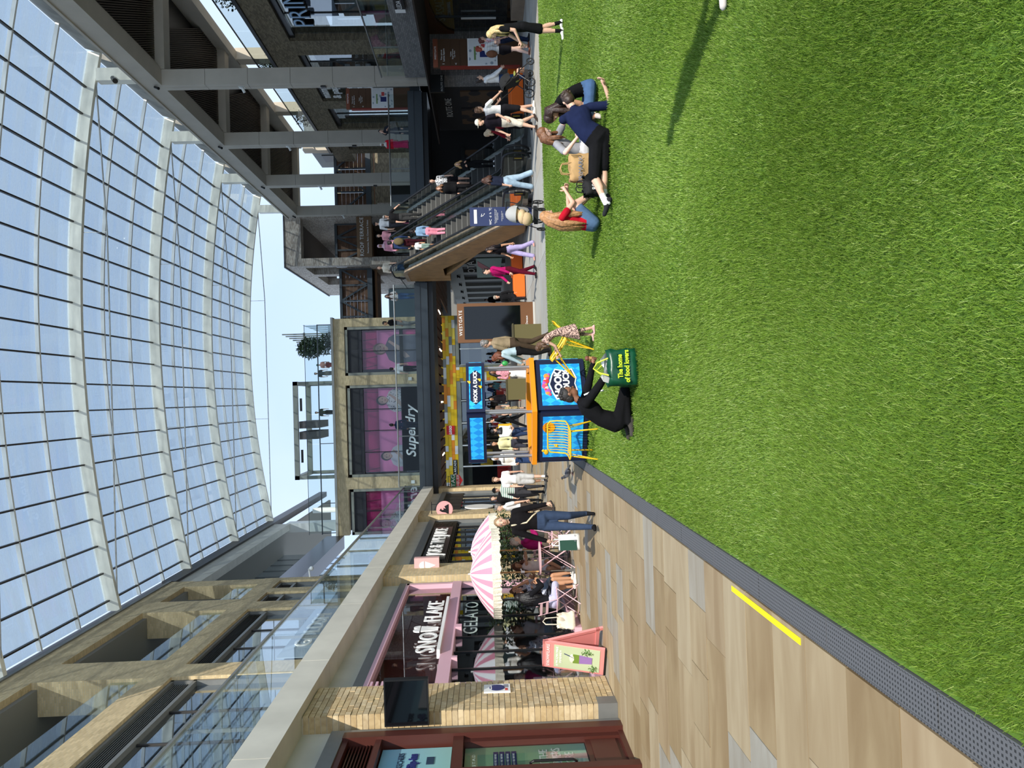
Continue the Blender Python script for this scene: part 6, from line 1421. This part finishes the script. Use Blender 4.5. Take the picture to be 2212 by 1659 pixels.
# ---- walking woman
ww, J = person('woman in a black top and jeans walking with a carrier bag', (-2.06, 12.66, 0), 180, 1.65, 'light', ((22, 20, 22), 2), ((54, 68, 92), 2), (26, 26, 28), ('pony', (150, 122, 88)), head=(4, 4), lf=(-.035, -.13, .085), rf=(.055, .16, .045), toes=((-.1, 1, -.45), (.12, 1, .15)), lh=(-.175, .05, .475), rh=(.205, .02, .485), le=(-.6, -1, 0), re=(.6, -1, 0), bulk=1.14, vox=N, grip=.9)
MB().tube([tuple(J['c1']+V3(.05, .07, .03)), tuple(J['c0']+V3(.0, .118, .07)), tuple(J['c0']+V3(-.10, .09, -.03)), tuple(J['P']+V3(-.17, .0, .06)), tuple(J['c0']+V3(-.05, -.1, .1)), tuple(J['c1']+V3(.06, -.05, .03))], .014, 6, closed=True).build('bag_strap', mat('cream strap', (222, 204, 172), .8), ww)
# ---- cafe
def sitter(key, label, H, **k):
    x, y, a = CH[key]; b = dict(SIT); b.update(k); return person(label, (x, y, 0), math.degrees(a), H, **b)
sitter('hoodie', 'girl with long black hair in a black jacket on a pink chair', 1.62, skin='tan', top=((26, 26, 30), 2), legs=((196, 194, 222), .9), shoe=(236, 232, 224), hair=('long', (24, 22, 24)), lean=14, lh=(-.05, .28, .50), rh=(.07, .26, .5), vox=N, hairlen=.24, bulk=1.12)
sitter('girl2', 'dark-haired girl resting her chin on her hand at the pink table', 1.6, skin='tan', top=((150, 164, 190), .6), legs=((60, 62, 70), .8), shoe=(232, 228, 218), hair=('long', (36, 26, 24)), head=(0, -10), lh=(-.02, .1, .76), rh=(.1, .2, .5), le=(-.3, .6, -1), vox=N, topm=spots('blue white print', (206, 214, 230), (60, 80, 130), 30, .35), hairlen=.18)
sitter('jeans', 'sitter in pale blue jeans behind the nearer parasol pole', 1.66, skin='light', top=((190, 190, 196), 1.2), legs=((150, 174, 196), 2), shoe=(40, 40, 44), hair=('bun', (120, 76, 46)), lh=(-.05, .2, .5), rh=(.08, .2, .52), vox=.015, wide=1.6)
sitter('shorts', 'brown-haired girl in white shorts crossing her bare legs', 1.6, skin='tan', top=((236, 220, 214), .3), legs=((232, 234, 244), .55), shoe=(240, 240, 240), hair=('long', (96, 58, 36)), head=(20, 20), lh=(-.08, .22, .6), rh=(.12, .22, .5), lf=(.05, .32, .12), rf=(.05, .2, .045), vox=.015, hairlen=.14)
sitter('lady', 'grey-haired woman in a magenta cardigan seated with her back turned', 1.64, skin='light', top=((150, 28, 92), 2), legs=((92, 82, 72), 2), shoe=(80, 70, 60), hair=('short', (186, 176, 162)), lean=10, vox=.015, bulk=1.2, lh=(-.06, .22, .5), rh=(.1, .2, .5))
# ---- middle distance, left to right
F = .02
person('boy in a white t-shirt and pale grey shorts walking', (-2.45, 22.8, 0), 176, 1.62, 'light', ((238, 238, 238), .55), ((186, 186, 184), 1.0), (50, 48, 50), ('short', (110, 84, 58)), male=True, vox=F, socks=(236, 236, 236), wide=1.5, **W(.1))
person('woman in a black sun hat and striped shirt pushing the dark pushchair', (-2.95, 24.3, 0), 178, 1.62, 'light', ((200, 206, 204), 1.4), ((60, 60, 64), 2), (40, 40, 40), ('hat', (60, 44, 34), (24, 24, 26)), topm=bands('green white stripes', (232, 232, 228), (90, 130, 110), .03), vox=F, lh=(-.12, .22, .55), rh=(.14, .2, .55))
person('man in black beside the dark pushchair', (-3.55, 26.9, 0), 175, 1.7, 'light', ((30, 28, 30), 2), ((34, 34, 38), 2), (30, 30, 30), ('short', (60, 46, 40)), male=True, vox=F)
person('grey-haired person in a white top behind the walking woman', (-2.95, 20.6, 0), 120, 1.58, 'light', ((234, 234, 236), .6), ((70, 60, 54), 2), (60, 60, 60), ('short', (120, 112, 108)), vox=F, **W(.08))
person('woman in a white headscarf, cream top and wide blue jeans', (-1.76, 22.2, 0), 172, 1.62, 'light', ((238, 232, 222), 2), ((46, 64, 100), 2), (236, 236, 236), ('hijab', (240, 240, 238)), wide=2.2, bulk=1.15, vox=F, lh=(-.06, .14, .62), rh=(.1, .12, .58))
person('woman in a pale yellow top half hidden behind the white headscarf', (-1.62, 26.6, 0), 160, 1.62, 'tan', ((226, 222, 170), 1.6), ((60, 60, 70), 2), (50, 50, 50), ('short', (40, 34, 30)), vox=F)
person('man in a black cap behind the white headscarf', (-2.35, 29.6, 0), 190, 1.66, 'light', ((40, 38, 40), 2), ((50, 46, 44), 2), (40, 40, 40), ('cap', (40, 34, 30), (24, 24, 26)), male=True, vox=F)
person('woman in a dark headscarf and white jumper behind the stall poles', (-1.2, 25.6, 0), -150, 1.62, 'light', ((236, 236, 232), 2), ((44, 58, 86), 2), (40, 40, 44), ('hijab', (28, 28, 34)), lean=14, bulk=1.2, vox=F, lh=(-.04, .2, .6), rh=(.06, .2, .58))
person('person in black striding left with a yellow bag', (-.95, 31.5, 0), 95, 1.66, 'light', ((22, 22, 24), 2), ((20, 20, 22), 2), (30, 30, 30), ('short', (30, 28, 28)), vox=F, **W(.2))
b_, _ = bag('shoulder_bag', 'yellow bag carried by the striding figure in black', (-1.35, 31.2, .75), 0, .5, .3, .55, mat('mustard bag cloth', (214, 166, 30), .8), .1, seed=12)
person('woman in black with a red shoulder bag near the toy shop', (-.12, 38.6, 0), 185, 1.6, 'tan', ((24, 22, 26), 2), ((28, 26, 30), 2), (120, 60, 50), ('long', (30, 26, 26)), vox=F, **W(.08))
person('woman in a teal shirt and pale jeans holding a paper bag', (.62, 42.4, 0), 150, 1.6, 'light', ((70, 110, 120), 1.5), ((176, 196, 206), 2), (60, 60, 60), ('long', (52, 38, 32)), vox=F, lh=(-.05, .16, .6), rh=(.1, .16, .6), wide=1.5)
person('woman in a brown top and animal print skirt behind the stall', (-.62, 34.6, 0), 172, 1.6, 'light', ((120, 96, 84), .6), ((150, 130, 96), .5), (60, 50, 46), ('short', (120, 84, 58)), skirt=(.34, .12), legm=spots('ochre animal print', (176, 156, 112), (60, 50, 40), 30, .4), vox=F)
bal_w, J = person('dark-haired woman in a pink blouse and long white skirt by the stall', (.82, 26.2, 0), -165, 1.6, 'brown', ((206, 130, 150), 1.6), ((240, 238, 232), .5), (200, 190, 180), ('long', (28, 22, 22)), skirt=(.44, .15), topm=spots('pink floral', (214, 150, 160), (150, 70, 90), 30, .35), vox=F, lh=(-.16, .16, .68), rh=(.1, .14, .6))
blo = thing('balloon', 'small green balloon held beside the dark-haired woman', 'balloon', (1.12, 25.9, 1.08)); MB().ell((0, 0, 0), .09, .09, .11, 12, 9).build('skin', mat('green balloon rubber', (60, 160, 80), .3), blo, smooth=True); MB().tube([(0, 0, -.11), (.01, 0, -.2)], .004, 5).build('string', white, blo)
person('grey-haired man in a khaki jacket and brown trousers behind the girl', (1.42, 20.35, 0), 62, 1.82, 'light', ((150, 132, 106), 2), ((76, 62, 50), 2), (60, 50, 44), ('short', (128, 124, 122)), male=True, bulk=1.12, vox=.016, lf=(-.05, .1, .045), rf=(.05, -.09, .06), lh=(-.11, .12, .5), rh=(.12, .0, .5), glasses='clear')
person('auburn-haired woman in a pale blue shirt and black trousers', (1.18, 20.0, 0), 78, 1.58, 'light', ((176, 196, 206), 2), ((26, 24, 26), 2), (50, 46, 44), ('long', (112, 62, 40)), lean=14, head=(20, 0), bulk=1.2, vox=.016, lh=(-.1, .2, .5), rh=(.12, .16, .5), hairlen=.12)
person('woman in a magenta hoodie and burgundy trousers with a white headband', (4.02, 24.5, 0), 118, 1.72, 'light', ((172, 24, 96), 2), ((88, 16, 36), 2), (34, 30, 32), ('short', (36, 28, 28)), vox=.016, bulk=1.1, lf=(-.05, .13, .045), rf=(.05, -.12, .06), toes=((-.1, 1, .1), (.1, 1, -.35)), lh=(-.12, .14, .52), rh=(.12, .16, .56), hood=True)
person('woman in a black t-shirt and lilac trousers walking', (4.78, 24.9, 0), 112, 1.6, 'tan', ((24, 22, 26), .5), ((176, 164, 206), 2), (200, 150, 140), ('long', (40, 26, 24)), vox=.016, wide=1.8, lf=(-.05, -.12, .06), rf=(.05, .14, .045), lh=(-.12, -.06, .5), rh=(.12, .1, .52))
person('person in black with a grey cap sitting on an orange seat', (4.05, 31.3, 0), 150, 1.66, 'light', ((28, 28, 30), 2), ((30, 30, 34), 2), (40, 40, 40), ('cap', (60, 50, 44), (150, 142, 130)), vox=F, **{k: v for k, v in SIT.items()})
person('distant figure in black far down the passage', (7.6, 60, 0), 150, 1.62, 'light', ((20, 20, 22), 2), ((20, 20, 22), 2), (20, 20, 22), ('short', (30, 28, 28)), vox=.03, **W(.1))
person('woman in a navy top and pale wide jeans stepping onto the escalator', (6.98, 24.7, 0), 40, 1.66, 'light', ((34, 40, 58), 1.0), ((160, 184, 202), 2), (190, 170, 150), ('long', (70, 44, 32)), vox=.016, wide=2.2, lf=(-.05, .12, .05), rf=(.05, -.13, .06), lh=(-.12, .04, .5), rh=(.13, .1, .52), hairlen=.1)
person('person with blond hair in a burgundy top bending at the escalator foot', (8.75, 24.6, 0), 60, 1.6, 'light', ((110, 24, 36), 1.6), ((24, 22, 24), 2), (40, 36, 36), ('long', (196, 172, 140)), lean=28, vox=F, lh=(-.08, .26, .5), rh=(.1, .24, .5), hairlen=.1)
person('man in a white cap, dark polo and cream shorts walking', (7.95, 22.1, 0), 108, 1.8, 'light', ((30, 26, 34), .6), ((222, 212, 194), .98), (60, 50, 46), ('cap', (110, 90, 70), (226, 222, 208)), male=True, bulk=1.15, wide=1.7, vox=.016, lf=(-.05, .16, .045), rf=(.05, -.14, .07), toes=((-.1, 1, .1), (.1, 1, -.4)), lh=(-.12, .04, .52), rh=(.15, .12, .52))
person('man in a white t-shirt and black shorts behind the white cap', (8.55, 22.75, 0), -70, 1.8, 'light', ((236, 236, 234), .6), ((28, 28, 32), .9), (226, 222, 214), ('short', (96, 70, 52)), male=True, vox=.016, wide=1.6, lh=(-.12, .26, .62), rh=(.12, .24, .6), lf=(-.05, .12, .045), rf=(.05, -.12, .06))
person('woman in a white hoodie and sunglasses beside the black pushchair', (10.25, 24.6, 0), -110, 1.74, 'light', ((232, 232, 230), 2), ((54, 74, 112), 2), (60, 60, 60), ('bun', (44, 34, 32)), vox=.016, bulk=1.2, glasses='sun', head=(-10, 0), lh=(-.1, .18, .55), rh=(.13, .16, .55), hood=True)
rd, J = person('red-haired woman in a striped top and black shorts with a backpack', (10.95, 24.1, 0), -70, 1.72, 'pale', ((210, 210, 206), .7), ((26, 24, 28), .5), (140, 90, 70), ('short', (142, 58, 40)), topm=bands('grey stripes', (226, 226, 222), (150, 150, 156), .025), lean=6, vox=.016, lf=(-.05, .14, .045), rf=(.05, -.13, .06), lh=(-.06, .2, .6), rh=(.1, .18, .66))
MB().ell(tuple(J['c0']+V3(0, -.17, .12)), .13, .09, .18, 12, 9).build('backpack', cloth('backpack', (110, 74, 56)), rd, smooth=True)
person('person in a floral top and dark jeans behind the red-haired woman', (11.5, 24.6, 0), -100, 1.62, 'light', ((180, 80, 90), .8), ((34, 44, 70), 2), (40, 40, 40), ('short', (96, 44, 36)), topm=spots('red floral', (220, 200, 204), (170, 40, 60), 26, .4), vox=F)
bl_, J = person('girl with long blonde hair in a black top and shorts on the lawn', (7.27, 15.0, 0), 70, 1.52, 'light', ((24, 24, 26), .5), ((20, 20, 22), .85), (238, 236, 232), ('long', (214, 186, 130)), lean=8, head=(26, 12), socks=(24, 24, 26), vox=N, wide=1.5, lf=(-.05, .06, .045), rf=(.06, -.05, .045), lh=(-.1, .18, .58), rh=(.09, .2, .52), hairlen=.18)
# ---- riding the escalators
def rider(lane, y, label, face, H, dx=0., **k):
    x, yy, z = esc_world(lane, y); return person(label, (x+dx, yy, z), face, H, vox=F, **k)
bt, J = rider(0, 9.1, 'man in a black t-shirt holding the handrail near the top of the escalator', 175, 1.76, skin='light', top=((26, 26, 28), .6), legs=((58, 58, 58), 2), shoe=(30, 30, 32), hair=('cap', (60, 46, 40), (150, 150, 150)), male=True, lh=(-.27, .12, .60), rh=(.14, .04, .5), bulk=1.1)
rider(0, 10.9, 'man in a black cap at the head of the right escalator', 178, 1.72, top=((190, 190, 192), 1), legs=((50, 50, 56), 2), hair=('cap', (50, 40, 36), (26, 26, 28)), male=True, dx=.2)
rider(0, 11.5, 'dark-haired figure behind the black cap on the right escalator', 178, 1.68, top=((216, 150, 160), 1), legs=((50, 50, 56), 2), hair=('short', (40, 30, 28)), dx=-.2)
rider(0, 5.0, 'person in a black and white patterned top on the right escalator', 172, 1.66, top=((220, 220, 220), .8), legs=((26, 24, 28), .7), hair=('short', (60, 44, 38)), topm=spots('black white print', (220, 220, 220), (30, 30, 34), 20, .4), dx=.2)
rider(0, 4.5, 'person in a black puffer jacket on the right escalator', 150, 1.6, top=((24, 24, 26), 2), legs=((26, 26, 28), 2), hair=('long', (120, 84, 56)), bulk=1.3, dx=-.25, hairlen=.1)
rider(0, 3.3, 'blond child in black holding white cups on the right escalator', 170, 1.5, top=((24, 24, 26), 2), legs=((22, 22, 24), 2), shoe=(230, 230, 230), hair=('long', (190, 150, 100)), dx=.25, hairlen=.1, lh=(-.06, .16, .72), rh=(.08, .16, .7))
rider(1, 7.1, 'girl in a denim jacket and pink trousers on the left escalator', 10, 1.52, skin='brown', top=((130, 160, 190), 2), legs=((236, 150, 170), 2), hair=('bun', (34, 26, 26)), wide=1.4, dx=.2)
bk_, J = rider(1, 8.5, 'man with an olive backpack on the left escalator', 5, 1.74, top=((40, 56, 90), 2), legs=((60, 22, 30), 2), hair=('short', (30, 26, 26)), male=True, dx=.1)
MB().ell(tuple(J['c0']+V3(0, -.19, .1)), .17, .11, .23, 12, 9).build('backpack', cloth('olive backpack', (104, 92, 66)), bk_, smooth=True)
rider(1, 7.6, 'small child in a white top on the left escalator', 170, 1.1, skin='tan', top=((232, 232, 228), .6), legs=((130, 150, 140), 1), hair=('short', (40, 30, 28)), dx=-.3)
rider(1, 9.8, 'person in a pink and white top at the upper left escalator', 170, 1.66, skin='brown', top=((214, 150, 170), 2), legs=((40, 40, 46), 2), hair=('hijab', (220, 180, 190)), dx=.3, bulk=1.2)
rider(1, 11.4, 'person in a cream patterned shirt at the head of the left escalator', 176, 1.68, top=((222, 214, 200), 1), legs=((34, 34, 38), 2), hair=('short', (70, 50, 40)), topm=bands('cream stripes', (230, 222, 206), (150, 140, 126), .03), dx=-.35)
# ---- upper walkway
def up(px, label, face, H, y=39.0, **k): return person(label, (px, y, 5.1), face, H, vox=F, **k)
up(13.67, 'dark-haired woman in a long dark dress leaning on the upper rail', 150, 1.66, top=((44, 46, 54), .6), legs=((44, 46, 54), .6), skirt=(.46, .12), hair=('bun', (26, 24, 24)), lh=(-.1, .16, .72), rh=(.04, .16, .84), lean=6)
up(12.98, 'woman in a red top and pink pleated skirt on the upper walkway', 140, 1.62, skin='brown', top=((206, 30, 50), 1.2), legs=((196, 50, 96), .5), skirt=(.44, .13), hair=('hijab', (206, 200, 194)), bulk=1.15)
up(5.25, 'woman in a patterned blouse and jeans leaning on the bridge rail', 165, 1.6, top=((216, 208, 200), 1.5), legs=((60, 90, 130), 2), hair=('long', (70, 50, 40)), topm=spots('grey blotch print', (222, 214, 206), (150, 130, 126), 20, .4), lh=(-.12, .2, .62), rh=(.1, .2, .62))
up(3.9, 'man in a black t-shirt and grey trousers standing on the bridge', 110, 1.74, top=((30, 28, 30), .6), legs=((150, 146, 140), 2), hair=('short', (36, 30, 28)), male=True, skin='tan')
up(1.65, 'man in a white t-shirt with his back turned on the bridge', 10, 1.7, top=((206, 206, 206), .6), legs=((36, 36, 40), 2), hair=('short', (36, 30, 28)), male=True, y=41)
up(-1.3, 'woman in dark navy on the bridge below the dotted poster', 20, 1.68, skin='brown', top=((30, 40, 64), 2), legs=((28, 32, 46), 2), hair=('bun', (26, 22, 22)), y=40.2)
# ---- roof terrace
person('person in a grey top standing at the terrace glass, left of the tree', (2.1, 56.6, 12.5), 190, 1.72, top=((90, 94, 100), .6), legs=((120, 116, 110), 2), hair=('short', (30, 28, 28)), male=True, vox=.03)
person('person in a green cap beside the terrace tree', (2.75, 57.2, 12.5), 170, 1.68, top=((200, 150, 140), .6), legs=((150, 70, 60), 2), hair=('cap', (60, 50, 40), (90, 140, 120)), vox=.03)
person('person in olive standing on the terrace below the pergola', (-.75, 56.6, 12.5), 180, 1.74, top=((92, 96, 84), .6), legs=((54, 58, 56), 1), hair=('short', (40, 36, 32)), male=True, vox=.03)
finish_people()
